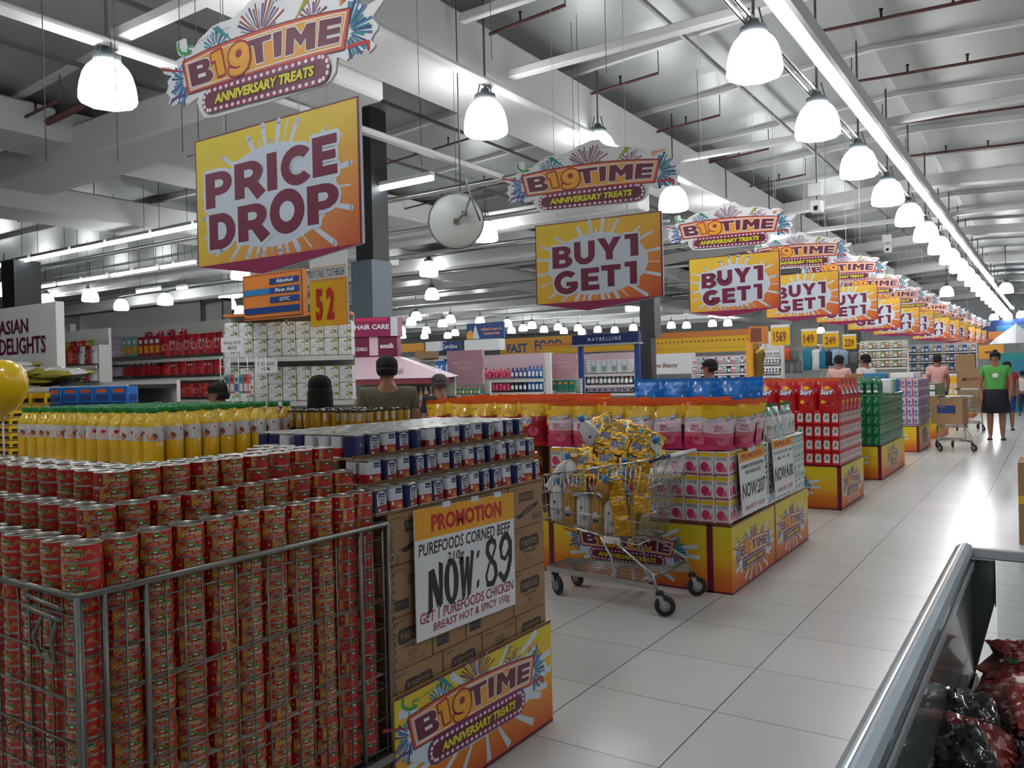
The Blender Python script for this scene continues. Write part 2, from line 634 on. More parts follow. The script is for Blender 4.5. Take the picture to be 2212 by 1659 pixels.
for i in range(24):
    beam_x(3.2 + 2.35 * i, -30 if i > 2 else -16, 12.5, 0.0, 0.08, 0.06 if i % 3 else 0.10)
for i in range(9):
    y = 20.5 + 4.1 * i
    beam_x(y, -44, -6.5 if i % 2 else 12.5, 0.30, 0.35, 0.26, 'girder_white', 'ceiling_duct')
for x in (-9.9, -8.1, -3.9, -0.2, 1.7, 3.6, 5.5, 7.6, 9.8):
    struct(MB().box(x - .02, x + .02, 1.5, 58, roof(x) - .2, roof(x) - .15, 'dull_steel'), 'ceiling_rail')


def girder_y(x0, x1, z0, z1, y0=-4, y1=58):
    return struct(MB().box(x0, x1, y0, y1, z0, z1, 'girder_white', 0.03), 'ceiling_girder')


girder_y(-6.35, -5.45, 4.9, 5.6)
girder_y(-5.36, -5.24, 4.80, 4.88)
girder_y(-12.6, -11.5, 4.95, 5.4)
girder_y(-16.4, -15.2, 4.7, 5.2)
girder_y(-2.12, -1.92, 4.78, 5.0)
girder_y(-2.27, -2.23, 4.70, 4.74)
girder_y(-2.35, -2.31, 4.70, 4.74)
girder_y(-7.3, -7.15, 4.62, 4.7, 1.0, 12)
for (y, x0, x1, z, w) in ((8.0, -5.3, -2.0, 5.0, .12), (4.35, -7.3, -2.0, 4.74, .14), (7.1, -5.3, -2.2, 5.35, .09), (13.2, -5.3, 9.0, 5.1, .12), (21.5, -12, 9, 5.0, .12)):
    struct(MB().box(x0, x1, y - w / 2, y + w / 2, z, z + .1, 'girder_white', 0.01), 'ceiling_tie')
for (y, x0, x1, z, w, h) in ((6.6, -14, -6.4, 4.72, .9, .5), (14.2, -30, -6.4, 4.6, .5, .4), (17.4, -40, -6.4, 4.5, .5, .35)):
    struct(MB().box(x0, x1, y - w / 2, y + w / 2, z, z + h, 'girder_white', 0.03), 'ceiling_duct')
for (y, x0) in ((10.6, -30), (13.0, -34), (15.6, -36), (18.7, -40), (22.4, -42), (27.0, -42), (33.0, -42)):
    struct(MB().tube([(x0, y, 4.62), (-6.5, y, 4.62)], .05, 'steel'), 'ceiling_pipe')


# sprinkler pipes: a pipe run and its upright heads
def sprinkler(a, b, r, label, heads=2):
    z = 5.6
    for _ in range(4):
        p = at_z(a[0], a[1], z)
        z = roof(p.x) - .38
    p = at_z(a[0], a[1], z)
    q = at_y(b[0], b[1], p.y)
    if q.x < p.x:
        p, q = q, p
    q = Vector((q.x, p.y, p.z + (roof(q.x) - roof(p.x))))
    o = thing('sprinkler_pipe', label, 'pipe', p)
    MB().tube([(0, 0, 0), q - p], r, 'pipe_red', 8).build('pipe', o)
    for i in range(heads):
        e = (q - p) * ((i + 1) / (heads + 1))
        MB().tube([e, e + Vector((0, 0, .09)), e + Vector((0, 0, .12))], [r * .7, r * .7, r * 1.3], 'ink_black').build('sprinkler_head', o)
    for e in (Vector((0, 0, 0)), q - p):
        MB().tube([e, e + Vector((0, 0, .37))], .008, 'wire_grey', 5).build('hanger', o)


for a, b, r, lb in (
        ((1761, 70), (2230, 20), .022, 'dark red sprinkler pipe nearest above the freezer aisle'),
        ((1840, 178), (2230, 143), .022, 'dark red sprinkler pipe second from the front over the aisle'),
        ((1907, 272), (2230, 250), .022, 'dark red sprinkler pipe third from the front over the aisle'),
        ((1957, 338), (2230, 324), .022, 'dark red sprinkler pipe farthest of those right of the lamp row'),
        ((950, 116), (1221, 13), .02, 'dark red sprinkler pipe at the top, left of the lamp row'),
        ((1190, 230), (1422, 150), .02, 'dark red sprinkler pipe between the bell lamps, above the second hanging sign'),
        ((1345, 305), (1555, 245), .02, 'dark red sprinkler pipe just behind the header of the second sign'),
        ((1475, 365), (1660, 315), .02, 'dark red sprinkler pipe above the third hanging sign'),
        ((1575, 412), (1740, 372), .02, 'dark red sprinkler pipe farthest of those left of the lamp row'),
        ((24, 301), (183, 222), .05, 'thick dark red pipe beside the large bell lamp'),
        ((-20, 290), (130, 205), .02, 'thin dark red pipe left of the large bell lamp'),
        ((39, 478), (203, 419), .018, 'dark red sprinkler pipe low on the left above the tube lights'),
        ((345, 360), (680, 220), .02, 'dark red sprinkler pipe passing behind the price drop sign'),
        ((830, 355), (1044, 284), .018, 'dark red sprinkler pipe under the wide white girder'),
        ((840, 460), (1220, 350), .018, 'dark red sprinkler pipe just above the convex mirror')):
    sprinkler(a, b, r, lb)

# thin hanging wires
for i, (px, py0, py1, d) in enumerate(((905, 0, 205, 7.5), (1062, 0, 130, 8), (1310, 0, 160, 8), (395, 230, 330, 6.5), (430, 240, 340, 6.6), (490, 270, 345, 6.8), (1252, 90, 330, 10), (255, 230, 350, 7), (1510, 300, 345, 12), (985, 250, 400, 9), (650, 240, 400, 8), (100, 60, 350, 6), (1240, 90, 330, 10.2))):
    a, b = at(px, py0, d), at(px, py1, d)
    MB().tube([b, (b.x, b.y, roof(b.x))], .004, 'wire_grey', 4).build('hanging_wire', label='thin grey wire hanging from the roof, %s counted from the left' % ('first second third fourth fifth sixth seventh eighth ninth tenth eleventh twelfth thirteenth'.split()[sorted([905, 1062, 1310, 395, 430, 490, 1252, 255, 1510, 985, 650, 100, 1240]).index(px)]), cat='wire', group='thin hanging wires')

# ------------------------------------------------------------ bell lamps
def make_lamp():
    o = thing('bell_lamp', 'x', 'lamp')
    pr = [(.02, -.005), (.20, -.012), (.243, 0.0), (.25, .02), (.247, .08), (.236, .16), (.214, .24), (.182, .30), (.14, .345), (.10, .37)]
    MB().lathe(pr, 'lamp_shade', n=24).build('lamp_shade', o)
    MB().add([(.235 * math.cos(a * PI / 4), .235 * math.sin(a * PI / 4), -.014) for a in range(8)], [tuple(range(8))[::-1]], 'lamp_lens').build('lens', o)
    MB().lathe([(.10, .362), (.125, .372), (.12, .43), (.06, .45), (.045, .50)], 'lamp_collar', n=16).build('collar', o)
    MB().tube([(0, 0, 0), (0, 0, 1)], .014, 'wire_grey').build('stem', o, (0, 0, .48)).scale = (1, 1, .14)
    for a in range(3):
        t = a * 2 * PI / 3
        MB().tube([(.09 * math.cos(t), .09 * math.sin(t), .43), (.05 * math.cos(t), .05 * math.sin(t), .60)], .008, 'wire_grey', 5).build('bracket', o)
    return note_kids(o)


LAMP = make_lamp()
_first = [True]
ORD = 'first second third fourth fifth sixth seventh eighth ninth tenth eleventh twelfth thirteenth fourteenth fifteenth sixteenth seventeenth eighteenth nineteenth twentieth twenty-first twenty-second twenty-third twenty-fourth twenty-fifth twenty-sixth twenty-seventh twenty-eighth twenty-ninth thirtieth'.split()


def lamp(x, y, z, label, group):
    if _first[0]:
        _first[0] = False
        LAMP.location = (x, y, z)
        o = tag(LAMP, label=label, group=group)
    else:
        o = dup(LAMP, (x, y, z), None, label, group)
    for c in o.children:
        if c.name.startswith('stem'):
            c.scale = (1, 1, roof(x) - z - .50)


for i in range(21):
    lamp(-2.24, 7.45 + 2.37 * i, 4.2, 'glowing white bell lamp, %s from the front in the long row over the aisle' % ORD[i], 'bell lamps over the aisle')
for i, y in enumerate((4.85, 7.55, 10.3, 13.0, 15.7, 18.6, 21.4, 24.2, 27.0)):
    lamp(-5.33, y, 4.27 if i != 2 else 4.55, 'glowing white bell lamp, %s from the front in the row under the wide girder' % ORD[i], 'bell lamps under the wide girder')
lamp(-7.22, 4.2, 4.12, 'large glowing white bell lamp at two crossing beams, left of the price drop sign', 'bell lamps under the wide girder')
_k = 0
for (px, py) in ((10, 628), (100, 650), (195, 640), (262, 660), (357, 648), (495, 657), (520, 673)):
    p = at_z(px, py, 4.4)
    lamp(p.x, p.y, 4.25, 'glowing white bell lamp far over the snack shelves, %s from the left' % ORD[_k], 'far bell lamps at the left')
    _k += 1
_k = 0
for (px, py) in ((867, 713), (869, 725), (888, 695), (899, 684), (917, 726), (921, 714), (956, 699), (967, 725), (973, 690), (983, 719), (1037, 694), (1096, 699), (1105, 714), (1130, 709), (1149, 703), (1175, 712), (1206, 707), (1218, 715), (1249, 709), (1257, 717), (1291, 712), (1328, 713), (1368, 708), (1450, 703), (1483, 703), (1539, 699), (1572, 698), (1773, 714)):
    p = at_z(px, py, 4.4)
    if p.y > 60:
        p = at_z(px, py, 4.15)
    lamp(max(p.x, -44), min(p.y, 60.5), p.z - .15, 'small far bell lamp glowing above the beauty department, %s from the left' % ORD[_k], 'far bell lamps above the beauty department')
    _k += 1
for i, (px, py) in enumerate(((2147, 686), (2206, 680), (2045, 631), (2173, 624))):
    p = at_z(px, py, 4.4)
    lamp(p.x, min(p.y, 60), 4.25, 'far bell lamp at the end of the aisle, %s' % ('beside the last sign', 'at the photo edge', 'left of the lamp row', 'right of the lamp row')[i], 'far bell lamps at the end of the aisle')
# the rows go on beside and behind the photographer
for i, (x, y) in enumerate(((2.6, 1.5), (2.6, 6), (2.6, 10.5), (2.6, 15), (2.6, 20), (2.6, 26), (-2.24, 1.2), (-5.33, -.5), (-8.8, 1.2), (-9.5, -2.5), (-1.5, -3.2), (7, 4), (7, 12), (7, 20), (-9.6, 13.5), (-10.5, 20), (-14, 11), (-14, 17), (-18, 14), (-18, 22))):
    lamp(x, y, 4.3, 'glowing white bell lamp out of the picture, %s of the further rows' % ORD[i], 'bell lamps of the further rows')

# ------------------------------------------------------------ tube lights
def tube_light(p, q, label, group):
    p, q = Vector(p), Vector(q)
    o = thing('tube_light', label, 'lamp', p, 0, group)
    d = q - p
    MB().tube([(0, 0, 0), d], .035, 'tube_glow', 8).build('tube', o)
    MB().box(0, d.x, -.05, .05, .04, .1, 'girder_white').build('housing', o)
    for t in (.15, .85):
        MB().tube([d * t + Vector((0, 0, .1)), d * t + Vector((0, 0, roof(p.x) - p.z - .02))], .006, 'wire_grey', 4).build('hanger', o)


for i, (a, b) in enumerate(((-40, 64), (70, 152), (157, 228), (234, 326), (332, 418), (424, 500), (508, 590), (598, 680), (690, 780), (788, 935))):
    y = 9.4
    p = at_y(a, 560 - .184 * a, y)
    q = at_y(b, 560 - .184 * b, y)
    tube_light((p.x, y, 4.47), (q.x, y, 4.47), 'bright fluorescent tube, %s from the left in the front row of tubes' % ORD[i], 'front row of fluorescent tubes')
for i, (a, b) in enumerate(((62, 118), (126, 176), (182, 232), (240, 286), (292, 340), (348, 376), (380, 422))):
    y = 11.9
    p = at_y(a, 617 - .125 * (a - 60), y)
    q = at_y(b, 617 - .125 * (b - 60), y)
    tube_light((p.x, y, 4.42), (q.x, y, 4.42), 'bright fluorescent tube, %s from the left in the second row of tubes' % ORD[i], 'second row of fluorescent tubes')
for i, (a, b, py) in enumerate(((296, 346, 631), (383, 404, 624), (474, 523, 643))):
    p = at_z(a, py, 4.3)
    q = at_y(b, py, p.y)
    tube_light(p, (q.x, p.y, p.z), 'short fluorescent tube over the snack wall, %s from the left' % ORD[i], 'short tubes over the snack wall')

# ------------------------------------------------------------ the anniversary logo, as printed on sign headers and carton skirts (millimetres)
L_OUT = [(-786,163),(-719,148),(-662,117),(-644,136),(-656,166),(-620,173),(-595,167),(-637,188),(-649,217),(-652,255),(-591,258),(-584,222),(-550,214),(-517,196),(-482,224),(-382,262),(-325,266),(-250,262),(-207,272),(-145,292),(-129,305),(-92,310),(-77,318),(-25,330),(40,326),(60,300),(102,272),(184,246),(238,250),(285,236),(356,222),(420,190),(440,206),(506,196),(542,171),(529,148),(492,131),(547,121),(564,99),(659,114),(670,96),(622,57),(610,43),(641,9),(638,-7),(614,-23),(601,-42),(624,-65),(612,-79),(587,-89),(558,-73),(509,-68),(465,-93),(428,-71),(412,-67),(408,-90),(402,-126),(372,-155),(335,-166),(-44,-166),(-383,-160),(-456,-148),(-492,-105),(-507,-66),(-493,-43),(-528,-51),(-571,-63),(-621,-37),(-701,-48),(-727,-27),(-708,-4),(-742,30),(-723,53),(-731,81),(-694,100),(-756,124)]
L_PLQ = [(-600,145),(-418,159),(-219,162),(-31,158),(111,151),(248,140),(378,126),(494,111),(455,-42),(308,-32),(105,-23),(-38,-19),(-188,-16),(-377,-14),(-564,-14)]
L_B = [(-562,123),(-440,124),(-412,116),(-399,100),(-399,84),(-412,68),(-388,56),(-377,38),(-380,22),(-396,12),(-420,9),(-537,11)]
L_BH = [[(-496,102),(-454,101),(-450,86),(-492,86)], [(-489,59),(-433,59),(-428,41),(-484,42)]]
L_1 = [(-387,132),(-318,138),(-289,22),(-337,19),(-358,97),(-384,95)]
L_9T = [(-121,88),(-119,48),(-138,14),(-175,-5),(-225,-6),(-258,8),(-262,40),(-222,26),(-190,24),(-172,40),(-170,60)]
L_T = [(-132,131),(26,126),(21,103),(-35,104),(-29,16),(-77,16),(-94,104),(-128,106)]
L_I = [(36,125),(93,123),(85,16),(39,16)]
L_M = [(121,123),(173,119),(210,75),(244,113),(300,108),(292,-1),(236,1),(239,56),(205,28),(167,72),(161,7),(109,8)]
L_E = [(323,106),(450,92),(446,64),(367,72),(365,58),(439,52),(438,27),(362,33),(360,20),(435,15),(431,-9),(306,-1)]


def burst(A, cx, cy, r0, r1, n, mats, w, l, a0=0, a1=360, seed=1):
    R = random.Random(seed)
    for i in range(n):
        a = math.radians(a0 + (a1 - a0) * (i + .5 * R.random()) / n)
        b0, b1 = r0 * (.8 + .6 * R.random()), r1 * (.62 + .38 * R.random())
        A.line(cx + b0 * math.cos(a), cy + b0 * math.sin(a), cx + b1 * math.cos(a), cy + b1 * math.sin(a), w * .5, mats[i % len(mats)], l, w * (.8 + .7 * R.random()))


def logo(A, plain=False, detail=True):
    """Art A is in millimetres with the logo's middle at 0, 0."""
    burst(A, -53, 140, 30, 175, 19, ['ink_violet', 'ink_grey', 'ink_crimson', 'ink_brown'], 9, 2, 5, 178, 3)
    burst(A, -357, 150, 25, 105, 11, ['ink_teal', 'ink_blue', 'ink_deepblue'], 9, 2, 15, 170, 4)
    burst(A, 275, 125, 25, 100, 9, ['ink_brown', 'ink_violet', 'ink_crimson'], 8, 2, 15, 165, 5)
    burst(A, 470, 25, 30, 150, 22, ['ink_blue', 'ink_deepblue', 'ink_teal'], 10, 2, -85, 85, 6)
    burst(A, -580, 55, 30, 135, 18, ['ink_blue', 'ink_deepblue', 'ink_blue'], 10, 2, 95, 275, 7)
    A.poly([(-382,252),(-337,254),(-227,151)], 'ink_teal', 3).poly([(241,236),(284,230),(164,145)], 'ink_olive', 3)
    A.path([(-634, 245), (-634, 215), (-612, 190), (-580, 180), (-545, 178)], 16, 'ink_green', 3)
    A.path([(-522, 205), (-560, 212), (-566, 194), (-536, 184)], 9, 'ink_green', 3)
    A.path([(530, 178), (500, 166), (470, 172), (440, 172), (444, 152), (472, 160), (440, 146)], 11, 'ink_peach', 3)
    A.path([(476, -42), (520, -40), (560, -42), (590, -46), (588, -74)], 15, 'ink_red', 3)
    A.path([(-590, -12), (-655, -12), (-694, -18), (-706, -36)], 13, 'ink_violet', 3)
    A.line(-772, 148, -598, 98, 16, 'ink_crimson', 3, 4)
    for k in range(13):
        t = k / 12
        A.ell(-520 + 260 * t, 205 + 50 * t - 30 * t * t, 4, 4, 'ink_deepblue', 3, 6)
        A.ell(60 + 300 * t, 262 - 20 * t - 50 * t * t, 4, 4, 'ink_deepblue', 3, 6)
    A.path(L_PLQ, 14, 'ink_maroon', 4, True)
    A.poly(L_PLQ, 'ink_orange', 5)
    q = [(x * .965 - 2, (y - 62) * .84 + 62) for x, y in L_PLQ]
    A.poly(q, 'ink_gold', 6)
    A.path(q, 6, 'ink_white', 6.4, True)
    for g in (L_B, L_T, L_I, L_M, L_E):
        A.path(g, 11, 'ink_white', 7, True)
        A.poly(g, 'ink_maroon', 8, L_BH if g is L_B else ())
    for h in L_BH:
        A.poly(h, 'ink_white', 7.5)
    nine = arc(-193, 86, 72, 54, 0, 345, 19)
    for w, m, l in ((20, 'ink_crimson', 9), (0, 'ink_amber', 10)):
        if w:
            A.path(L_1, w, m, l, True)
            A.path(nine, w, m, l, True)
            A.path(L_9T, w, m, l, True)
        A.poly(L_1, m, l + .2)
        A.poly(L_9T, m, l + .3)
        A.poly(nine, m, l + .4, [arc(-193, 90, 22, 19, 0, 345, 15)])
    A.poly(arc(-193, 90, 22, 19, 0, 345, 15), 'ink_crimson', 9.6)
    if detail:
        for k in range(22):
            a = 2 * PI * k / 22
            A.ell(-193 + 48 * math.cos(a), 88 + 37 * math.sin(a), 3, 3, 'ink_white', 11, 5)
    x0, x1, y0, y1, r0, r1 = -402, 318, -82, -96, 58, 64
    cap = arc(x0, y0, r0, r0, 90, 270, 9) + arc(x1, y1, r1, r1, -90, 90, 9)
    if plain:
        A.path(cap, 16, 'ink_violet', 11.2, True)
    A.poly(cap, 'magenta', 12)
    cin = arc(x0, y0, r0 * .6, r0 * .6, 90, 270, 6) + arc(x1, y1, r1 * .6, r1 * .6, -90, 90, 6)
    A.poly(cin, 'ink_maroon', 13)
    for k in range(19):
        t = k / 18
        for sg in (1, -1):
            A.ell(x0 + (x1 - x0) * t, y0 + (y1 - y0) * t + sg * (r0 + (r1 - r0) * t) * .78, 11, 9, 'ink_white', 14, 8)
    for a in (115, 150, 180, 210, 245):
        A.ell(x0 + r0 * .78 * math.cos(math.radians(a)), y0 + r0 * .78 * math.sin(math.radians(a)), 10, 10, 'ink_white', 14, 8)
        A.ell(x1 - r1 * .78 * math.cos(math.radians(a)), y1 + r1 * .78 * math.sin(math.radians(a)), 10, 10, 'ink_white', 14, 8)
    A.text('ANNIVERSARY TREATS', -368, -106, 655, 46, 'ink_lemon', 16, .05, .15, -.018, 'ink_black', 3)


SUN = [(118, 1.0, .030), (107, .92, .008), (99, 1.12, .030), (90, .86, .02), (80, 1.12, .032), (70, 1.2, .008), (60, 1.08, .028), (35, 1.05, .014), (24, 1.06, .02), (8, 1.12, .024), (-3, 1.28, .008), (-14, 1.1, .024), (-34, 1.14, .026), (-47, 1.22, .008), (-58, 1.16, .030), (-70, 1.02, .02), (-80, 1.12, .03), (-92, 1.2, .006), (-104, 1.12, .028), (-113, 1.0, .02), (-124, 1.2, .028), (-138, 1.25, .02), (160, 1.05, .022), (172, 1.08, .022), (186, 1.12, .024), (197, 1.2, .012), (210, 1.08, .022), (146, 1.0, .022)]


def price_art(A, words):
    A.ell(0, -.03, .395, .228, 'ink_pale', 1, 28)
    for a, r, w in SUN:
        c, s = math.cos(math.radians(a)), math.sin(math.radians(a))
        e = 1 / math.sqrt((c / .385) ** 2 + (s / .222) ** 2)
        r = min(1 + (r - .80) * 1.5, (.285 + (.03 if s > 0 else -.03)) / (abs(s) * e + 1e-6), .475 / (abs(c) * e + 1e-6))
        A.line(.8 * e * c, -.03 + .8 * e * s, r * e * c, -.03 + r * e * s, w * .7, 'ink_pale', 1.4, w, w > .01)
    if words == 'PRICE':
        for i, (ch, x, y, w, h) in enumerate((('P', -.455, -.035, .19, .165), ('R', -.247, -.02, .21, .163), ('I', -.027, -.01, .065, .166), ('C', .062, -.008, .185, .166), ('E', .258, .005, .145, .168),
                              ('D', -.435, -.23, .185, .165), ('R', -.23, -.215, .215, .163), ('O', -.016, -.205, .22, .182), ('P', .22, -.192, .187, .165))):
            sign_letter(A, ch, x, y, w, h, 'ink_plum', 'ink_pale', 4 + i * .08, .017)
    else:
        for i, (ch, x, y, w, h) in enumerate((('B', -.357, -.04, .163, .162), ('U', -.178, -.027, .166, .17), ('Y', .008, -.009, .187, .16), ('1', .221, 0, .102, .16),
                              ('G', -.347, -.236, .195, .17), ('E', -.127, -.222, .145, .165), ('T', .035, -.206, .151, .158), ('1', .217, -.2, .092, .163))):
            sign_letter(A, ch, x, y, w, h, 'ink_plum', 'ink_pale', 4 + i * .08, .016)


def make_sign(words, label, loc, rz=0.0, hw=.5):
    o = thing('hanging_sign', label, 'sign', loc, rz, 'hanging anniversary signs')
    hb = MB()
    hb.prism([(x / 1000, -.006, y / 1000 + .55) for x, y in L_OUT], (0, .012, 0), 'ink_white')
    logo(Art(hb, (0, -.006, .55), s=.001))
    hb.build('header_board', o)
    pb = MB()
    pent = [(-hw, -.3), (-.08, -.37), (hw, -.3), (hw, .3), (-hw, .3)]
    pb.prism([(x, -.008, z) for x, z in pent], (0, .016, 0), 'magenta', 'ink_white')
    A = Art(pb, (0, -.008, 0))
    A.rect(-hw, -.3, hw, .3, 'ink_maroon', .4)
    A.rect(-hw + .008, -.3, hw - .012, .293, 'sign_blend_gold' if words == 'PRICE' else 'sign_blend', .8)
    price_art(A, words)
    Art(pb, (0, .008, 0), (-1, 0, 0)).rect(-hw, -.3, hw, .3, 'sign_blend', .5)
    pb.build('price_board', o)
    top = roof(loc[0]) - loc[2]
    for x in (-.33, .24):
        MB().tube([(x, .003, .28), (x, .003, .42)], .0022, 'string_white', 4).build('string', o)
        MB().tube([(x, .003, .78), (x, .003, top)], .0022, 'string_white', 4).build('string', o)
    return note_kids(o)


# ------------------------------------------------------------ hanging signs down the aisle
make_sign('PRICE', 'price drop hanging sign with anniversary header, nearest and largest of the row', (-2.87, 2.42, 2.35), 0.02, .53)
SIGN = make_sign('BUY', 'buy 1 get 1 hanging sign, largest, its whole wording clear of the others', (-2.79, 5.33, 2.34), 0.1)
for i, (rx, rt, rb) in enumerate(((1685, 543, 660), (1813, 586, 675), (1896, 612, 690), (1946, 637, 712), (1987, 658, 722), (2018, 666, 724), (2052, 683, 731), (2073, 687, 735), (2092, 697, 737), (2107, 704, 740), (2120, 709, 741), (2132, 712, 742))):
    y = 8.75 + 3.05 * i
    p = at_y(rx, (rt + rb) / 2, y)
    dup(SIGN, (p.x - .5, y, p.z), .04, 'buy 1 get 1 hanging sign, %s in line behind the large one' % ORD[i], 'hanging anniversary signs')

# ------------------------------------------------------------ tuna cans in the wire cage
M('can_red', (204, 30, 24), 0.3, coat=0.3)
M('can_darkred', (170, 18, 20), 0.3, coat=0.3)
M('can_green', (20, 122, 70), 0.35)
M('can_outline', (214, 190, 60), 0.4)
M('can_orange', (214, 84, 34), 0.35)
M('can_pink', (244, 160, 148), 0.4)
M('can_mound', (186, 134, 66), 0.7, vary=0.25, vscale=300)
M('can_cream', (214, 196, 150), 0.4)
M('can_band', (206, 40, 32), 0.35)
M('can_text', (206, 226, 196), 0.4)
M('tin_silver', (168, 170, 164), 0.3, 0.85)
CR, CH, CP = 0.0448, 0.0400, 0.0405


def tuna_mesh(full=True):
    mb = MB()
    mb.lathe([(CR - .004, .001), (CR, 0), (CR + .0004, .0012), (CR - .0006, .0022)], 'tin_silver', n=28, cap=False)
    mb.lathe([(CR - .0006, .0022), (CR - .0006, CH - .0022)], 'can_red', n=28, cap=False)
    mb.lathe([(CR - .0006, CH - .0022), (CR + .0004, CH - .0012), (CR, CH), (CR - .003, CH), (CR - .0042, CH - .0022)], 'tin_silver', n=28, cap=False)
    A = Art(mb, (0, 0, 0), s=.001, eps=.00028, R=CR - .0006)
    A.rect(-38, 3, -28, 37, 'can_orange', 1).poly([(-28, 10), (-28, 37), (-2, 37), (-14, 14)], 'can_orange', 1).poly([(4, 37), (10, 26), (26, 24), (26, 37)], 'can_orange', 1)
    A.rect(-58, 4, -40, 36, 'can_darkred', 1)
    A.ell(-49, 21, 3, 4, 'can_cream', 2, 8)
    A.poly([(-40, 3), (-31, 3), (-27, 12), (-31, 24), (-30, 37), (-40, 37)], 'ink_amber', 1.5)
    A.rect(-38, 26, -28, 34, 'ink_grey', 2).rect(-37, 7, -29, 15, 'can_cream', 2)
    A.path([(-36, 8), (-33, 13), (-30, 9)], 1.6, 'ink_black', 3)
    lg = [(-28, 11), (-28, 22.5), (-24, 25), (-15, 25.5), (-13.5, 30), (-11, 33.5), (-6, 36), (1, 36), (6, 33.5), (9, 30), (10, 26.5), (26, 27), (27, 14), (12, 12), (-8, 10.5)]
    if full:
        A.path(lg, 3, 'can_outline', 3, True)
    A.poly(lg, 'can_green', 4)
    A.ell(-2.5, 29.5, 6, 2.6, 'can_text', 5, 10)
    A.poly([(-28, 3), (22, 3), (25, 11), (-24, 9.6)], 'can_band', 3.4)
    if full:
        A.text('SAN MARINO', -26, 14.6, 50, 8.6, 'can_text', 6, .025)
        A.text('CORNED TUNA', -22, 4.2, 43, 4.8, 'can_pink', 6, .02)
    mound = [(25, 5), (28, 12), (33, 17), (36, 24), (41, 30), (44, 28), (49, 22), (56, 16), (61, 8), (55, 4), (38, 3)]
    A.poly(mound, 'can_mound', 3)
    A.rect(66, 8, 82, 30, 'can_darkred', 1).rect(70, 14, 74, 26, 'can_pink', 2)
    A.rect(104, 6, 116, 34, 'ink_white', 1)
    for k in range(6):
        A.rect(105.5 + 1.7 * k, 8, 106.3 + 1.7 * k, 32, 'ink_black', 2)
    if not full:
        mb.add([(0, 0, CH - .0022)] + [((CR - .004) * math.cos(2 * PI * j / 14), (CR - .004) * math.sin(2 * PI * j / 14), CH - .0022) for j in range(14)], [(0, j + 1, (j + 1) % 14 + 1) for j in range(14)], 'tin_silver')
    return mb


def lid_mesh(r, ch, tab=True):
    mb = MB()
    n = 24
    prof = [(r - .004, ch - .0022), (r - .006, ch - .0034), (r * .62, ch - .0034), (r * .60, ch - .0026), (r * .2, ch - .0026)]
    mb.lathe(prof, 'tin_silver', n=n, cap=False)
    mb.add([(r * .2 * math.cos(2 * PI * j / n), r * .2 * math.sin(2 * PI * j / n), ch - .0026) for j in range(n)], [tuple(range(n))], 'tin_silver')
    if tab:
        mb.tube([(r * .25, 0, ch - .0012), (r * .5, .008, ch - .0008), (r * .78, 0, ch - .0012), (r * .5, -.008, ch - .0008)], .0016, 'tin_silver', 5, True)
    return mb


def photo_px(p):
    d = Vector(p) - EYE
    z = d.dot(FW)
    return 1106 + F_PX * d.dot(RT) / z, 829.5 - F_PX * d.dot(UP) / z, z


CX0, CY0 = -1.898, 1.008
cans = []
for r in range(0, 13):
    for c in range(0, 11):
        t = min(r, c, 2)
        base, n = ((.2755, 21), (.298, 22), (.2925, 24))[t]
        for k in range(n):
            up = n - 1 - k
            if t == 2 and r > 3 + max(0, (c - 7) * .8) and c > 3:
                continue
            if t == 0 and r > 7 or t > 0 and up > 3 or t == 2 and r > 2 and c > 2 and up > 0:
                continue
            cans.append([r, c, t, up, CX0 - .0925 * r + random.uniform(-.003, .003), CY0 + .0915 * c + random.uniform(-.003, .003), base + k * CP])
# cans keep one small sideways shift per column so that each column stands straight
_sh = {}
for q in cans:
    s = _sh.setdefault((q[0], q[1]), (q[4], q[5]))
    q[4], q[5] = s[0] + random.uniform(-.0012, .0012), s[1] + random.uniform(-.0012, .0012)
for q in cans:
    x, y, z = photo_px((q[4], q[5], q[6] + .02))
    q.append(z if -30 < x < 900 and y < 1690 else 99)
cans.sort(key=lambda q: q[7] + (0.0 if q[3] < 3 else .12 * q[0]))
CAN = tuna_mesh().build('tuna_can', None, label='x', cat='can', group='tuna cans in the wire cage')
CAN_ME = CAN.data
LID_ME = lid_mesh(CR, CH).build('lid', CAN).data
bpy.data.objects.remove(CAN.children[0])
rest = MB()
_far = tuna_mesh(False)
n_can = 0
for r, c, t, up, x, y, z, d in cans:
    front = (r <= c)
    rz = random.gauss(-.12, .2) if front else random.gauss(-PI / 2 - .2, .16)
    if r == c == 0:
        rz = random.choice((-.75, -1.0, -1.15, -.9))
    if n_can < 300 and d < 50:
        lv = 'topmost' if up == 0 else '%s down' % ORD[up]
        if front:
            lb = 'red tuna can, %s, %s column from the cage corner, aisle side%s' % (lv, ORD[c - t], ('', ', second step', ', third step')[t] if r == t else ', row %s behind' % ORD[r - t])
        else:
            lb = 'red tuna can, %s, %s column from the cage corner, near end%s' % (lv, ORD[r - t], ('', ', second step', ', third step')[t] if c == t else ', row %s in' % ORD[c - t])
        o = CAN if n_can == 0 else link('tuna_can', CAN_ME)
        o.location, o.rotation_euler = (x, y, z), (0, 0, rz)
        tag(o, label=lb, cat='can', group='tuna cans in the wire cage')
        if up == 0:
            link('lid', LID_ME, o)
        n_can += 1
    else:
        cs, sn = math.cos(rz), math.sin(rz)
        n = len(rest.v)
        rest.v += [(x + a * cs - b * sn, y + a * sn + b * cs, z + h) for a, b, h in _far.v]
        rest.f += [tuple(i + n for i in f) for f in _far.f]
        rest.mats = _far.mats
        rest.mi += _far.mi
        rest.sm += _far.sm
rest.build('tuna_cans', label='remaining red tuna cans of the stack, deeper inside the wire cage', cat='cans', kind='stuff')
M('sheet_white', (206, 206, 200), 0.6)
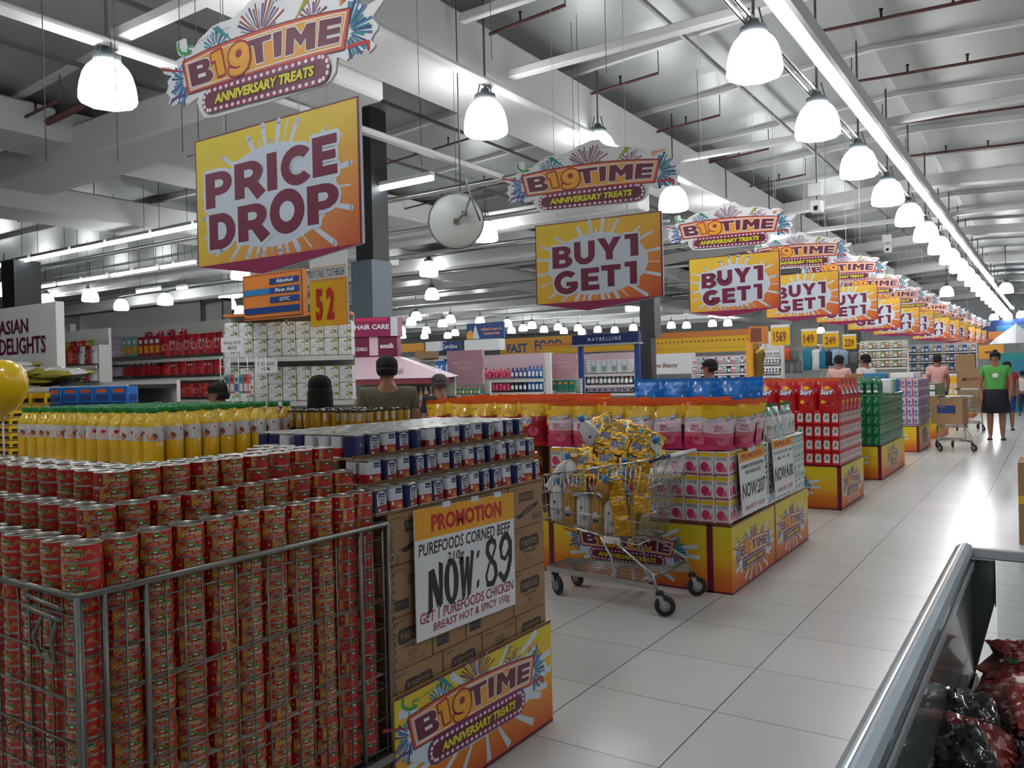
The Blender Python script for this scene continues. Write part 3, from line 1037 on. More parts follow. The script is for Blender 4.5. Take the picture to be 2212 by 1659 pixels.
for i, z in enumerate((.2755 + 12 * CP - .0005, .2755 + 6 * CP - .0005)):
    MB().box(-2.56, -1.852, .972, 1.974, z, z + .0006, 'sheet_white').build('cardboard_sheet', label='white cardboard layer sheet between the tuna cans, %s of two' % ('upper', 'lower')[i], cat='sheet', group='layer sheets in the can stack')

# the cage
cage = thing('wire_cage', 'grey wire mesh cage trolley holding the stacked tuna cans', 'cage', (-1.84, .965, 0))
CW, CD, CZ0, CZ1 = 1.02, 1.55, .262, 1.013   # along the aisle, away from it


def mesh_panel(p0, du, length, name, first, pitch=.052, thick=()):
    mb = MB()
    du = Vector(du)
    p0 = Vector(p0)
    k = int(length / pitch)
    off = Vector((-du.y, du.x, 0)) * .003
    for i in range(k + 1):
        u = first + i * pitch
        if u > length:
            break
        a = p0 + du * u
        mb.tube([(a.x, a.y, CZ0), (a.x, a.y, CZ1)], .0075 if i in thick else .0026, 'dull_steel', 6)
    for i in range(8):
        z = CZ0 + .02 + .0985 * i
        z = CZ1 - .045 if i == 7 else z
        a, b = p0 + off, p0 + off + du * length
        mb.tube([(a.x, a.y, z), (b.x, b.y, z)], .0028, 'dull_steel', 6)
    return mb.build(name, cage)


mesh_panel((0, 0, 0), (0, 1, 0), CW, 'front_mesh', .01, thick=(1, 3, 17))
mesh_panel((0, 0, 0), (-1, 0, 0), CD, 'end_mesh', .012)
mesh_panel((-CD, CW, 0), (1, 0, 0), CD, 'end_mesh', .02)
mesh_panel((-CD, CW, 0), (0, -1, 0), CW, 'back_mesh', .02)
for nm, a, b in (('top_rail', (0, 0, CZ1), (0, CW, CZ1)), ('top_rail', (0, 0, CZ1), (-CD, 0, CZ1)), ('top_rail', (-CD, CW, CZ1), (0, CW, CZ1)), ('top_rail', (-CD, 0, CZ1), (-CD, CW, CZ1))):
    MB().tube([a, b], .0085, 'dull_steel', 8).build(nm, cage)
for x, y in ((0, 0), (0, CW), (-CD, 0), (-CD, CW)):
    MB().tube([(x, y, .12), (x, y, CZ1)], .008, 'dull_steel', 8).build('corner_post', cage)
bf = MB()
bf.box(-CD - .01, .012, -.012, .0, .235, .262, 'dull_steel').box(-CD - .01, .012, CW, CW + .012, .235, .262, 'dull_steel')
bf.box(0, .012, 0, CW, .235, .262, 'dull_steel').box(-CD - .01, -CD, 0, CW, .235, .262, 'dull_steel')
bf.box(-CD, 0, 0, CW, .25, .258, 'dull_steel')
bf.build('base_frame', cage)
for x, y in ((-.06, .06), (-.06, CW - .06), (-CD + .06, .06), (-CD + .06, CW - .06)):
    w = MB().tube([(x, y, .12), (x, y, .236)], .018, 'dull_steel', 8).build('caster_stem', cage)
    MB().lathe([(.02, -.018), (.055, -.018), (.06, -.01), (.06, .01), (.055, .018), (.02, .018)], 'rubber', n=18).build('wheel', w, (x, y, .062)).rotation_euler = (PI / 2, 0, 0)
lt = MB()
for dz, dy in ((0, -.012), (-.022, -.020)):
    lt.tube([(-.035, dy, CZ1 - .03 + dz), (-.05, dy - .012, CZ1 - .022 + dz), (-.18, dy - .012, CZ1 - .012 + dz), (-.20, dy, CZ1 - .025 + dz)], .005, 'dull_steel')
lt.tube([(-.05, -.02, CZ1 - .05), (-.062, -.03, CZ1 - .10), (-.052, -.025, CZ1 - .15), (-.125, -.025, CZ1 - .14), (-.14, -.03, CZ1 - .10), (-.12, -.02, CZ1 - .055)], .0048, 'dull_steel')
lt.build('latch_handle', cage)
for x0, x1, y0, y1, z in ((-CD, 0, -.006, -.006, .648), (.006, .006, 0, 0, 0)):
    if z:
        MB().tube([(x0 + (x1 - x0) * i / 480, y0 + .012 * math.cos(i * .5), z + .012 * math.sin(i * .5)) for i in range(481)], .0022, 'dull_steel', 4).build('spiral_hinge', cage)
MB().tube([(.012 * math.cos(i * .55), CW + .012 + .012 * math.sin(i * .55), CZ0 + (CZ1 - CZ0) * i / 300) for i in range(301)], .0022, 'dull_steel', 4).build('spiral_hinge', cage)
lk = MB()
for y in (.88, .905, .985):
    lk.tube([(.008, y, .75), (.010, y, CZ1 - .02)], .003, 'dull_steel')
lk.tube([(.014, CW + .004, .93), (.03, CW + .02, .905), (.016, CW + .03, .88), (.012, CW + .012, .87)], .003, 'dull_steel')
lk.build('hook', cage)

# ------------------------------------------------------------ corned beef cartons, skirt and promotion board
def carton(y0, y1, z0, z1, kind, label, x1=-1.842, depth=.31):
    w, h = y1 - y0, z1 - z0
    mb = MB().box(-depth, 0, 0, w, 0, h, 'cardboard', .003)
    A = Art(mb, (0, 0, 0), (0, 1, 0), (0, 0, 1), eps=.0004)
    A.rect(0, h * .5 - .001 if False else h - .0025, w, h - .0012, 'cardboard_fold', 1)
    s = min(w, .30)
    if kind == 'badge':
        cx = min(w * .5, .14)
        A.poly(arc(cx - .062, h * .62, .012, .026, 90, 270, 5) + [(cx - .02, h * .62 - .026), (cx, h * .62 - .02), (cx + .02, h * .62 - .026)] + arc(cx + .062, h * .62, .012, .026, -90, 90, 5) + [(cx + .01, h * .62 + .026), (cx, h * .62 + .02), (cx - .01, h * .62 + .026)], 'cardboard_print', 1)
        A.ctext('PUREFOODS', cx, h * .62, .12, .026, 'cardboard', l=2, bold=.02)
        A.ctext('CORNED BEEF', cx, h * .62 - .038, .10, .011, 'cardboard_print', l=1, bold=.02)
        A.ell(cx, h * .24, .022, .012, 'cardboard_print', 1, 14, 0, .86)
        A.ctext('210g', cx, h * .24, .026, .009, 'cardboard_print', l=1, bold=.01)
        for k in range(2):
            A.rect(cx - .07, h * .13 - k * .009, cx + .07, h * .13 - k * .009 + .0022, 'cardboard_fold', 1)
        A.text('210g/CAN', .012, h - .022, .052, .011, 'cardboard_print', 1, .01)
    elif kind == 'ribbon':
        cx = min(w * .5, .14)
        A.poly([(cx - .055, h * .7 - .016), (cx + .055, h * .7 - .016), (cx + .055, h * .7 + .02), (cx - .055, h * .7 + .02)], 'cardboard_print', 1)
        A.ctext('PUREFOODS', cx, h * .7 + .002, .098, .024, 'cardboard', l=2, bold=.02)
        A.poly([(cx - .085, h * .28), (cx - .05, h * .32), (cx, h * .44), (cx + .06, h * .5), (cx + .09, h * .54), (cx + .085, h * .44), (cx + .02, h * .32), (cx - .06, h * .2)], 'cardboard_print', 1)
        A.ctext('Corned Beef', cx + .01, h * .38, .08, .013, 'cardboard', l=2, bold=.01, rot=.34)
        A.text('210g/CAN', .012, h - .022, .052, .011, 'cardboard_print', 1, .01)
        if w > .2:
            A.rect(w - .085, h * .12, w - .012, h * .26, 'cardboard_print', 1).rect(w - .082, h * .135, w - .015, h * .245, 'cardboard', 2)
            for k in range(5):
                A.rect(w - .08, h * (.145 + .018 * k), w - .018, h * (.153 + .018 * k), 'cardboard_print', 3)
    else:
        A.text('210g/CAN', .012, h - .024, .06, .012, 'cardboard_print', 1, .01)
        A.text('48 CANS', w - .075, h - .024, .055, .011, 'cardboard_print', 1, .01)
        A.rect(.02, h * .12, min(.09, w - .02), h * .32, 'cardboard_print', 1)
        A.ctext('Y T 1 + 2', min(.055, w * .5), h * .22, min(.06, w * .4), .018, 'cardboard', l=2, bold=.01)
        A.ell(w * .62, h * .5, .026, .026, 'cardboard_print', 1, 16, 0, .88)
        for k in range(3):
            A.rect(w * .36, h * .72 - k * .012, w * .62, h * .72 - k * .012 + .004, 'cardboard_print', 1)
    return mb.build('corned_beef_carton', None, (x1, y0, z0), label=label, cat='carton', group='corned beef cartons')


ROWS = [(.866, 1.04), (.690, .865), (.512, .689), (.336, .511), (.16, .335), (0, .159)]
SEAM = [[(1.992, 2.31, 'ribbon'), (2.315, 2.70, 'other'), (2.705, 2.965, 'ribbon')],
        [(1.995, 2.235, 'other'), (2.24, 2.48, 'badge'), (2.485, 2.722, 'badge'), (2.728, 2.97, 'badge')],
        [(1.995, 2.205, 'badge'), (2.21, 2.40, 'other'), (2.405, 2.722, 'other'), (2.728, 2.968, 'badge')],
        [(1.998, 2.26, 'badge'), (2.265, 2.50, 'badge'), (2.505, 2.735, 'other'), (2.74, 2.968, 'badge')],
        [(1.998, 2.32, 'other'), (2.325, 2.64, 'other'), (2.645, 2.968, 'other')],
        [(1.998, 2.32, 'other'), (2.325, 2.64, 'other'), (2.645, 2.968, 'other')]]
_n = 0
for ri, (z0, z1) in enumerate(ROWS):
    for ci, (y0, y1, kd) in enumerate(SEAM[ri]):
        carton(y0, y1, z0 + .0005, z1 - .0005, kd, 'brown corned beef carton, %s row from the top, %s from the cage' % (ORD[ri], ORD[ci]))
        _n += 1
for ri, (z0, z1) in enumerate(ROWS):
    for ci, (y0, y1) in enumerate(((1.998, 2.48), (2.485, 2.968))):
        MB().box(-2.68, -2.155, y0, y1, z0 + .0005, z1 - .0005, 'cardboard', .003).build('corned_beef_carton', label='plain brown carton behind the front cartons, %s row down, %s' % (ORD[ri], ('nearer the cage', 'farther from the cage')[ci]), cat='carton', group='cartons behind the corned beef cartons')


def skirt(loc, rz, w, h, label, reps=1, s=.00078, cz=.24, stripes=()):
    """A printed board wrapped round the foot of a display; its face is the local xz plane, facing -y."""
    mb = MB()
    k = 12
    front = [(w * i / k, -.002 * (i % 2), 0) for i in range(k + 1)]
    mb.box(0, w, 0, .006, 0, h, 'wrap_blend')
    A = Art(mb, (0, 0, 0), eps=.0005)
    A.rect(0, h - .012, w, h, 'ink_maroon', .6).rect(0, 0, w, .014, 'ink_maroon', .6)
    for x in stripes:
        A.rect(x - .022, 0, x + .022, h, 'ink_maroon', .6)
    for r_ in range(reps):
        cx = w * (r_ + .5) / reps
        R = random.Random(3)
        for i in range(20):
            a = 2 * PI * i / 20 + R.uniform(-.1, .1)
            c, sn = math.cos(a), math.sin(a)
            e0, e1 = .25, .40 + .12 * R.random()
            lim = min(w / reps * .49, .6)
            p = [(cx + min(lim, max(-lim, e * c * s * 1600)), cz + e * sn * s * 640) for e in (e0, e1)]
            p = [(x, min(h - .02, max(.02, z))) for x, z in p]
            A.line(p[0][0], p[0][1], p[1][0], p[1][1], .012, 'ink_pale', .9, .03)
        A.ell(cx, cz, s * 640, s * 170, 'ink_pale', 1.0, 22)
        LA = Art(mb, (cx, 0, cz), s=s, eps=.00035)
        logo(LA, True, r_ == 0 and s > .0006)
    return mb.build('carton_skirt', None, loc, rz, label=label, cat='display skirt', group='printed display skirts')


skirt((-1.826, 1.984, 0), PI / 2, .996, .438, 'printed yellow and orange skirt around the corned beef cartons', 1, .00072, .245)

pb = thing('promotion_board', 'white promotion board with now 89 in black brush lettering, on the brown cartons', 'sign', (-1.815, 2.396, .809))
mb = MB()
ca, sa = math.cos(-.025), math.sin(-.025)
U, V = Vector((0, ca, sa)), Vector((0, -sa - .02, ca)).normalized()
bw, bh = .606, .45
def _bp(x, y, d=0):
    return U * x + V * y + Vector((d, 0, 0))
mb.prism([_bp(-bw / 2, -bh / 2), _bp(bw / 2, -bh / 2), _bp(bw / 2, bh / 2), _bp(-bw / 2, bh / 2)], (-.004, 0, 0), 'ink_white')
A = Art(mb, (0, 0, 0), U, V, eps=.0004)
A.rect(-bw / 2, bh / 2 - .105, bw / 2, bh / 2, 'ink_amber', 1)
A.ctext('PROMOTION', .0, bh / 2 - .055, .43, .062, 'ink_red', l=2, bold=.045)
A.text('PUREFOODS CORNED BEEF', -.285, .062, .56, .044, 'ink_black', 2, .012, .12, .01)
A.text('210g', -.13, .012, .10, .042, 'ink_black', 2, .008, .1)
A.rect(-.065, .004, -.03, .008, 'ink_black', 2)
_nw = [[(-.24, -.15), (-.215, -.125), (-.215, -.01), (-.235, .005)], [(-.235, .005), (-.205, .012), (-.165, -.11), (-.19, -.13)], [(-.18, -.135), (-.16, -.12), (-.155, .02), (-.178, .03)]]
for q in _nw:
    A.poly(q, 'ink_black', 2 + _nw.index(q) * .1)
A.poly(arc(-.108, -.052, .042, .082, 0, 345, 23), 'ink_black', 2, [arc(-.108, -.052, .014, .06, 0, 345, 15)])
for i, q in enumerate([[(-.06, .025), (-.035, .025), (-.028, -.12), (-.045, -.135)], [(-.045, -.135), (-.03, -.125), (-.005, .02), (-.02, .02)], [(-.02, .02), (0, .02), (.0, -.12), (-.015, -.13)], [(-.012, -.13), (.005, -.12), (.03, .035), (.012, .04)]]):
    A.poly(q, 'ink_black', 2 + i * .1)
A.poly([(.043, .0), (.06, .008), (.066, .032), (.052, .03)], 'ink_black', 2).poly([(.04, -.11), (.056, -.104), (.062, -.078), (.048, -.08)], 'ink_black', 2)
A.path([(.165, .045), (.145, .058), (.12, .045), (.115, .015), (.135, -.015), (.165, -.04), (.172, -.08), (.15, -.11), (.115, -.108)], .022, 'ink_black', 2)
A.path([(.115, -.108), (.105, -.075), (.125, -.035), (.155, .0), (.172, .03), (.165, .045)], .012, 'ink_black', 2.3)
A.path([(.205, .02), (.21, -.02), (.235, -.032), (.262, .0)], .015, 'ink_black', 2.6)
A.path([(.205, .02), (.222, .052), (.25, .06), (.272, .03), (.27, -.04), (.252, -.085), (.225, -.112)], .024, 'ink_black', 2.9)
A.path([(.225, -.112), (.198, -.085)], .022, 'ink_black', 3.2)
A.text('GET 1 PUREFOODS CHICKEN', -.285, -.17, .575, .038, 'ink_crimson', 2, .012, .1, .015)
A.text('BREAST HOT & SPICY 150g', -.215, -.215, .475, .036, 'ink_crimson', 2, .012, .1, .015)
mb.build('board', pb)
for x in (-.15, .02, .17):
    MB().prism([_bp(x, bh / 2 - .008, .001), _bp(x + .045, bh / 2 - .008, .001), _bp(x + .045, bh / 2 + .012, .001), _bp(x, bh / 2 + .012, .001)], (-.0008, 0, 0), 'ink_pale').build('tape', pb)
bs = MB().box(0, .0006, -.07, .07, -.035, .035, 'ink_white')
for k in range(16):
    Art(bs, (.0006, 0, 0), (0, 1, 0), eps=.0003).rect(-.045 + .0055 * k, -.01, -.045 + .0055 * k + .003, .024, 'ink_black', 1)
bs.build('paper_label', None, (-1.8415, 2.655, .60), label='white barcode label stuck on a carton under the promotion board', cat='label')

# ------------------------------------------------------------ corned beef tins in three layers
M('tin_white', (214, 218, 224), 0.35)
M('tin_navy', (30, 44, 92), 0.35)
M('tin_red', (186, 38, 36), 0.35)
M('meat_tin', (150, 50, 44), 0.5)
M('tin_food', (198, 112, 56), 0.5, vary=0.4, vscale=120)
TW, TD, TH = .066, .052, .083


def tin(kind):
    def ring(z, k):
        w, d = TW / 2 * k, TD / 2 * k
        pts = []
        for sx, sy, a in ((1, 1, 0), (-1, 1, 90), (-1, -1, 180), (1, -1, 270)):
            for j in range(4):
                t = math.radians(a + 30 * j)
                pts.append((sx * (d - .008) + .008 * math.cos(t), sy * (w - .008) + .008 * math.sin(t), z))
        return pts
    mb = MB()
    body = 'tin_navy' if kind in (1, 2) else 'tin_white'
    foot = 'tin_red' if kind in (0, 3) else body
    mb.loft([ring(0, 1.0), ring(.003, 1.03), ring(.005, 1.0)], 'tin_silver', True, False)
    mb.loft([ring(.005, 1.0), ring(.036, .975)], foot, False, True)
    mb.loft([ring(.036, .975), ring(TH - .006, .93)], body, False, True)
    mb.loft([ring(TH - .006, .93), ring(TH - .002, .96), ring(TH, .95)], 'tin_silver', True, False)
    A = Art(mb, (TD / 2 * .985, 0, 0), (0, 1, 0), Vector((-.022, 0, 1)).normalized(), s=.001, eps=.0004)
    w = 24
    if kind == 0:      # white with a red foot and a dish of noodles
        A.ell(6, 19, 17, 13, 'tin_food', 2, 12).ell(14, 14, 9, 7, 'ink_gold', 2.5, 8)
        A.rect(-24, 20, -13, 33, 'ink_white', 3)
        A.rect(-4, 58, 23, 75, 'tin_navy', 1).ctext('Purefoods', 9.5, 66, 23, 7, 'ink_pale', l=2, bold=.01)
        A.text('Corned', -3, 48, 25, 7.5, 'ink_black', 1, .02).text('BEEF', 2, 38, 19, 8, 'tin_red', 1, .03)
    elif kind == 1:    # white panel in a navy frame, red dish below
        A.poly(arc(0, 62, 22, 13, 0, 180, 8) + [(-22, 8), (22, 8)], 'tin_white', 2)
        A.poly([(-22, 8), (22, 8), (22, 30), (-22, 26)], 'tin_red', 3).ell(3, 20, 16, 9, 'meat_tin', 4, 12).ell(-12, 13, 7, 5, 'tin_white', 5, 8)
        A.rect(-17, 54, 17, 68, 'tin_navy', 3).ctext('Purefoods', 0, 61, 30, 8, 'ink_pale', l=4, bold=.01)
        A.ctext('CORNED', 0, 46, 32, 8, 'ink_black', l=3, bold=.02).ctext('BEEF', 2, 35, 22, 8, 'ink_black', l=3, bold=.03)
    elif kind == 2:    # navy back of the tin
        A.rect(-7, 36, 9, 56, 'tin_white', 1).rect(-5, 40, 7, 52, 'ink_grey', 2).rect(-8, 8, 10, 22, 'ink_blue', 1)
    else:              # white back with ingredients
        A.rect(-14, 14, 10, 44, 'ink_white', 2)
        for k in range(5):
            A.rect(-9, 17 + 4 * k, 5, 18.5 + 4 * k, 'ink_grey', 3)
        A.rect(-10, 52, 12, 70, 'ink_pale', 1)
    return mb


TIN = [tin(k).build('corned_beef_tin', None, label='x', cat='tin') for k in range(4)]
TIN_ME = [o.data for o in TIN]
TLID = MB()
TLID.loft([[(x * .8, y * .8, TH + .0002) for x, y in ((TD / 2, TW / 2 - .01), (TD / 2 - .01, TW / 2), (-TD / 2 + .01, TW / 2), (-TD / 2, TW / 2 - .01), (-TD / 2, -TW / 2 + .01), (-TD / 2 + .01, -TW / 2), (TD / 2 - .01, -TW / 2), (TD / 2, -TW / 2 + .01))],
           [(x * .76, y * .76, TH + .0012) for x, y in ((TD / 2, TW / 2 - .01), (TD / 2 - .01, TW / 2), (-TD / 2 + .01, TW / 2), (-TD / 2, TW / 2 - .01), (-TD / 2, -TW / 2 + .01), (-TD / 2 + .01, -TW / 2), (TD / 2 - .01, -TW / 2), (TD / 2, -TW / 2 + .01))]], 'tin_silver')
TLID_ME = TLID.build('lid', TIN[0]).data
bpy.data.objects.remove(TIN[0].children[0])
for o in TIN:
    bpy.data.objects.remove(o)


def place_tin(kind, x, y, z, rz, label):
    o = link('corned_beef_tin', TIN_ME[kind], None, (x, y, z), rz, label=label, cat='tin', group='corned beef tins on the cartons')
    link('lid', TLID_ME, o)


for L, (x, ya, yb, z, n) in enumerate(((-1.878, 1.985, 2.945, 1.0455, 14), (-1.962, 2.045, 3.035, 1.1305, 14), (-2.05, 2.06, 3.08, 1.2155, 14))):
    tr = MB().box(-2.62 if L else -2.66, x + .034, ya - .045, yb + .045, z - .003, z - .0005, 'cardboard')
    tr.box(x + .030, x + .034, ya - .045, yb + .045, z - .0005, z + .012 if L else z + .004, 'cardboard_fold')
    tr.build('cardboard_tray', label='brown cardboard tray under the %s layer of corned beef tins' % ('lowest', 'middle', 'top')[L], cat='tray', group='trays under the tins')
    for i in range(n):
        y = ya + (yb - ya) * i / (n - 1) + random.uniform(-.003, .003)
        k = (1, 0, 1, 0, 1, 0, 1, 0, 1, 1, 0, 1, 0, 1)[(i + 5 * L) % 14]
        if L == 2 and i in (0, 4):
            k = 2
        if L == 2 and i in (5, 11):
            k = 3
        place_tin(k, x + random.uniform(-.006, .003), y, z, random.gauss(0, .14) - (.12 if k == 0 else -.1), 'corned beef tin, %s from the cage in the %s layer' % (ORD[i], ('lowest', 'middle', 'top')[L]))
    for rr in range(1, 8 if L == 2 else 2):
        for i in range(n):
            y = ya + (yb - ya) * i / (n - 1) + random.uniform(-.004, .004)
            place_tin(random.choice((0, 0, 1, 3, 3, 2)), x - .066 * rr - random.uniform(0, .006), y, z, random.gauss(0, .2), 'corned beef tin, %s from the cage, %s row behind in the %s layer' % (ORD[i], ORD[rr - 1], ('lowest', 'middle', 'top')[L]))
# filler rows that carry the upper trays: plain inner cartons
for i, (z0, z1, x0, x1) in enumerate(((1.0455, 1.1265, -2.6, -2.0), (1.1305, 1.2115, -2.6, -2.09))):
    MB().box(x0, x1, 2.0, 2.99, z0, z1, 'cardboard', .003).build('inner_carton', label='brown carton inside the tin stack under the %s tray' % ('middle', 'top')[i], cat='carton', group='cartons inside the tin stack')

# ------------------------------------------------------------ juice bottles with green caps
M('juice', (226, 178, 28), 0.16, coat=0.6)
M('juice_top', (232, 196, 34), 0.10, coat=0.8, bump=0.35, bscale=90)
M('cap_green', (20, 128, 62), 0.4)
M('label_white', (218, 214, 210), 0.45)
M('label_food', (156, 96, 66), 0.5, vary=0.3, vscale=60)


def make_bottle():
    o = thing('juice_bottle', 'x', 'bottle')
    b = MB().lathe([(.030, 0), (.041, .003), (.043, .015), (.0435, .11), (.0415, .114)], 'juice', n=18, cap=False)
    b.lathe([(.0415, .114), (.0420, .175)], 'juice', n=18, cap=False)
    b.build('bottle_body', o)
    MB().lathe([(.0425, .175), (.0405, .188), (.034, .205), (.023, .222), (.0185, .232), (.0185, .240)], 'juice_top', n=18, cap=False).build('shoulder', o)
    l = MB().lathe([(.0434, .113), (.0434, .176)], 'label_white', n=20, cap=False)
    A = Art(l, (0, 0, .113), s=.001, eps=.0003, R=.0434)
    A.ell(-20, 20, 24, 17, 'label_food', 1, 14).ell(-24, 13, 15, 8, 'ink_peach', 2, 10).ell(-12, 24, 9, 5, 'ink_brown', 2, 10).rect(9, 4, 34, 58, 'ink_white', 1)
    for k in range(6):
        A.rect(11, 12 + 5 * k, 28, 13.6 + 5 * k, 'ink_grey', 2)
    A.rect(22, 42, 30, 52, 'ink_brown', 2).ell(-66, 38, 12, 8, 'ink_red', 1, 10).ell(-76, 22, 16, 12, 'ink_peach', 1, 12).rect(-128, 10, -100, 50, 'ink_white', 1).rect(-124, 36, -112, 46, 'ink_black', 2)
    l.build('label', o)
    MB().lathe([(.0195, .236), (.0205, .238), (.0205, .258), (.019, .261)], 'cap_green', n=16).build('cap', o)
    return note_kids(o)


BOT = make_bottle()
_first_b = True
for r in range(9):
    for c in range(13):
        if r > 3 and c > 5 and (r + c) % 2 and r > 6:
            continue
        x, y = -3.312 - .094 * c + random.uniform(-.004, .004), 2.095 + .093 * r + random.uniform(-.004, .004)
        z = 1.132
        rz = random.choice((-.5, -.9, -1.2, -.2, .9)) + random.uniform(-.25, .25)
        lb = ('yellow juice bottle with green cap, corner bottle nearest the tuna cans' if r == c == 0 else
              'yellow juice bottle with green cap, %s from the corner along the front row' % ORD[c] if r == 0 else
              'yellow juice bottle with green cap, %s from the corner towards the small gold cans' % ORD[r] if c == 0 else
              'yellow juice bottle with green cap, row %s back, %s from the side' % (ORD[r], ORD[c]))
        if _first_b:
            _first_b = False
            BOT.location, BOT.rotation_euler = (x, y, z), (0, 0, rz)
            tag(BOT, label=lb, group='juice bottles on their stack')
        else:
            dup(BOT, (x, y, z), rz, lb, 'juice bottles on their stack')
for i, (x0, x1) in enumerate(((-3.86, -3.26), (-4.5, -3.87))):
    for j in range(3):
        MB().box(x0, x1, 2.045, 2.90, .376 * j + .0005, .376 * j + .3755, 'cardboard', .004).build('juice_carton', label='brown carton under the juice bottles, %s, %s column from the aisle' % (('on the floor', 'second up', 'topmost')[j], ORD[i]), cat='carton', group='cartons under the juice bottles')
for i, (x, y, w, d, a) in enumerate(((-4.06, 1.97, .5, .16, .05), (-3.42, 1.99, .42, .12, -.03))):
    MB().box(-w / 2, w / 2, -d / 2, d / 2 + .05, 0, .003, 'ink_white').build('white_board', None, (x, y, 1.1285), a, label=('white cardboard sheet under the left juice bottles', 'white cardboard sheet under the corner juice bottle')[i], cat='sheet')

# ------------------------------------------------------------ small gold drink cans in two tiers
M('gold_can', (206, 158, 40), 0.3, 0.3)
M('can_rim_dark', (60, 34, 24), 0.4)


def make_gold():
    o = thing('drink_can', 'x', 'can')
    b = MB().lathe([(.0235, .003), (.0258, .008), (.0258, .094), (.0238, .099)], 'gold_can', n=16, cap=False)
    b.lathe([(.022, 0), (.0235, .003), (.0258, .008), (.0260, .012)], 'can_rim_dark', n=16, cap=False)
    b.lathe([(.0260, .090), (.0262, .095), (.0240, .1)], 'can_rim_dark', n=16, cap=False)
    A = Art(b, (0, 0, 0), s=.001, eps=.0004, R=.0259)
    for a in (-80, -27, 27, 80):
        A.rect(a - 9, 48, a + 9, 86, 'label_white', 1).rect(a - 5, 16, a + 5, 32, 'label_white', 1).rect(a - 3, 19, a + 3, 29, 'ink_brown', 2)
    b.build('can_body', o)
    lid_mesh(.0245, .1005).build('lid', o)
    return note_kids(o)


GC = make_gold()
_fg = True
for t in range(2):
    for r in range(7):
        for c in range(11):
            if t == 0 and r > 1 and c > 1:
                continue
            x, y = -2.79 - .0535 * c + .012 * math.sin(c * 1.1), 2.845 + .0535 * r
            if t == 0:
                x, y = x + .02, y - .02
            z = 1.142 + t * .1035
            lb = 'small gold drink can with dark rims, %s tier, row %s, %s from the corner' % (('lower', 'upper')[t], ORD[r], ORD[c])
            if _fg:
                _fg = False
                GC.location = (x, y, z)
                tag(GC, label=lb, group='small gold drink cans')
            else:
                dup(GC, (x, y, z), random.uniform(0, 6), lb, 'small gold drink cans')
MB().box(-3.38, -2.755, 2.79, 3.22, 1.2425, 1.2445, 'cardboard').build('cardboard_sheet', label='thin brown sheet between the two tiers of gold drink cans', cat='sheet')
for j in range(3):
    MB().box(-3.25, -2.74, 2.915 if False else 2.975, 3.25, .378 * j + .0005, .378 * j + .3775, 'cardboard', .004).build('drink_carton', label='brown carton under the gold drink cans, %s' % ('on the floor', 'second up', 'topmost')[j], cat='carton', group='cartons under the drink cans')
MB().box(-3.385, -2.70, 2.79, 3.27, 1.1355, 1.1415, 'cardboard').build('cardboard_tray', label='brown tray under the lower tier of gold drink cans', cat='tray')

# ------------------------------------------------------------ soft packs: bags, pouches, sachets
class BagArt(Art):
    """Print that follows the bulging front (-y) of a soft pack."""

    def __init__(self, mb, w, h, d, prof, eps=.0012):
        Art.__init__(self, mb)
        self.w, self.h, self.d, self.prof, self.eps = w, h, d, prof, eps

    def p(self, x, y, l):
        t = max(0.0, 1 - (2 * x / self.w) ** 2) ** .5
        return Vector((x, -self.d / 2 * t * self.prof(y / self.h) - self.eps * l, y))


def bag_prof(t):
    t = min(1, max(0, t))
    return .72 + .9 * t if t < .3 else (.99 if t < .5 else max(.06, .99 - (t - .5) * 2.15))


def flat_prof(t):
    return max(.08, 4 * t * (1 - t)) ** .6


def soft(w, h, d, bands, prof=bag_prof, nx=8, nz=11, wob=.0, seed=0):
    """A sealed pillow pack; bands is a list of (height share, material)."""
    R = random.Random(seed)
    mb = MB()
    g = {}
    for j in range(nz + 1):
        t = j / nz
        for i in range(nx + 1):
            x = w * (i / nx - .5)
            a = max(0.0, 1 - (2 * x / w) ** 2) ** .5 * prof(t)
            k = R.uniform(-wob, wob) if 0 < i < nx and 0 < j < nz else 0
            g[(i, j)] = (x * (1 - .06 * math.sin(PI * t)), d / 2 * a + k, h * t + (R.uniform(-wob, wob) if j == nz else 0))
    bmats = [next(m for lim, m in bands if (j + .5) / nz <= lim) for j in range(nz)]
    for sgn in (-1, 1):
        vs = [(g[(i, j)][0], sgn * g[(i, j)][1], g[(i, j)][2]) for j in range(nz + 1) for i in range(nx + 1)]
        for j in range(nz):
            fs = []
            for i in range(nx):
                a = j * (nx + 1) + i
                q = (a, a + 1, a + nx + 2, a + nx + 1)
                fs.append(q if sgn < 0 else q[::-1])
            row = vs[j * (nx + 1):(j + 2) * (nx + 1)]
            mb.add(row, [tuple(k - j * (nx + 1) for k in f) for f in fs], bmats[j], True)
    mb.add([(g[(i, 0)][0], s * g[(i, 0)][1], 0) for s in (-1, 1) for i in range(nx + 1)], [(i + 1, i, nx + 1 + i, nx + 2 + i) for i in range(nx)], bmats[0])
    return mb


def first_or_dup(store, name, mb_fn, loc, rz, label, cat, group, tilt=None):
    """The first of a kind is built, the others are copies that share its mesh."""
    if name not in store:
        store[name] = mb_fn()
    kind, me = store[name]
    if isinstance(me, MB):
        o = me.build(kind, None, loc, rz, label=label, cat=cat, group=group)
        store[name] = (kind, o.data)
    else:
        o = link(kind, me, None, loc, rz, label=label, cat=cat, group=group)
    if tilt:
        o.rotation_euler = (tilt[0], tilt[1], rz)
    return o


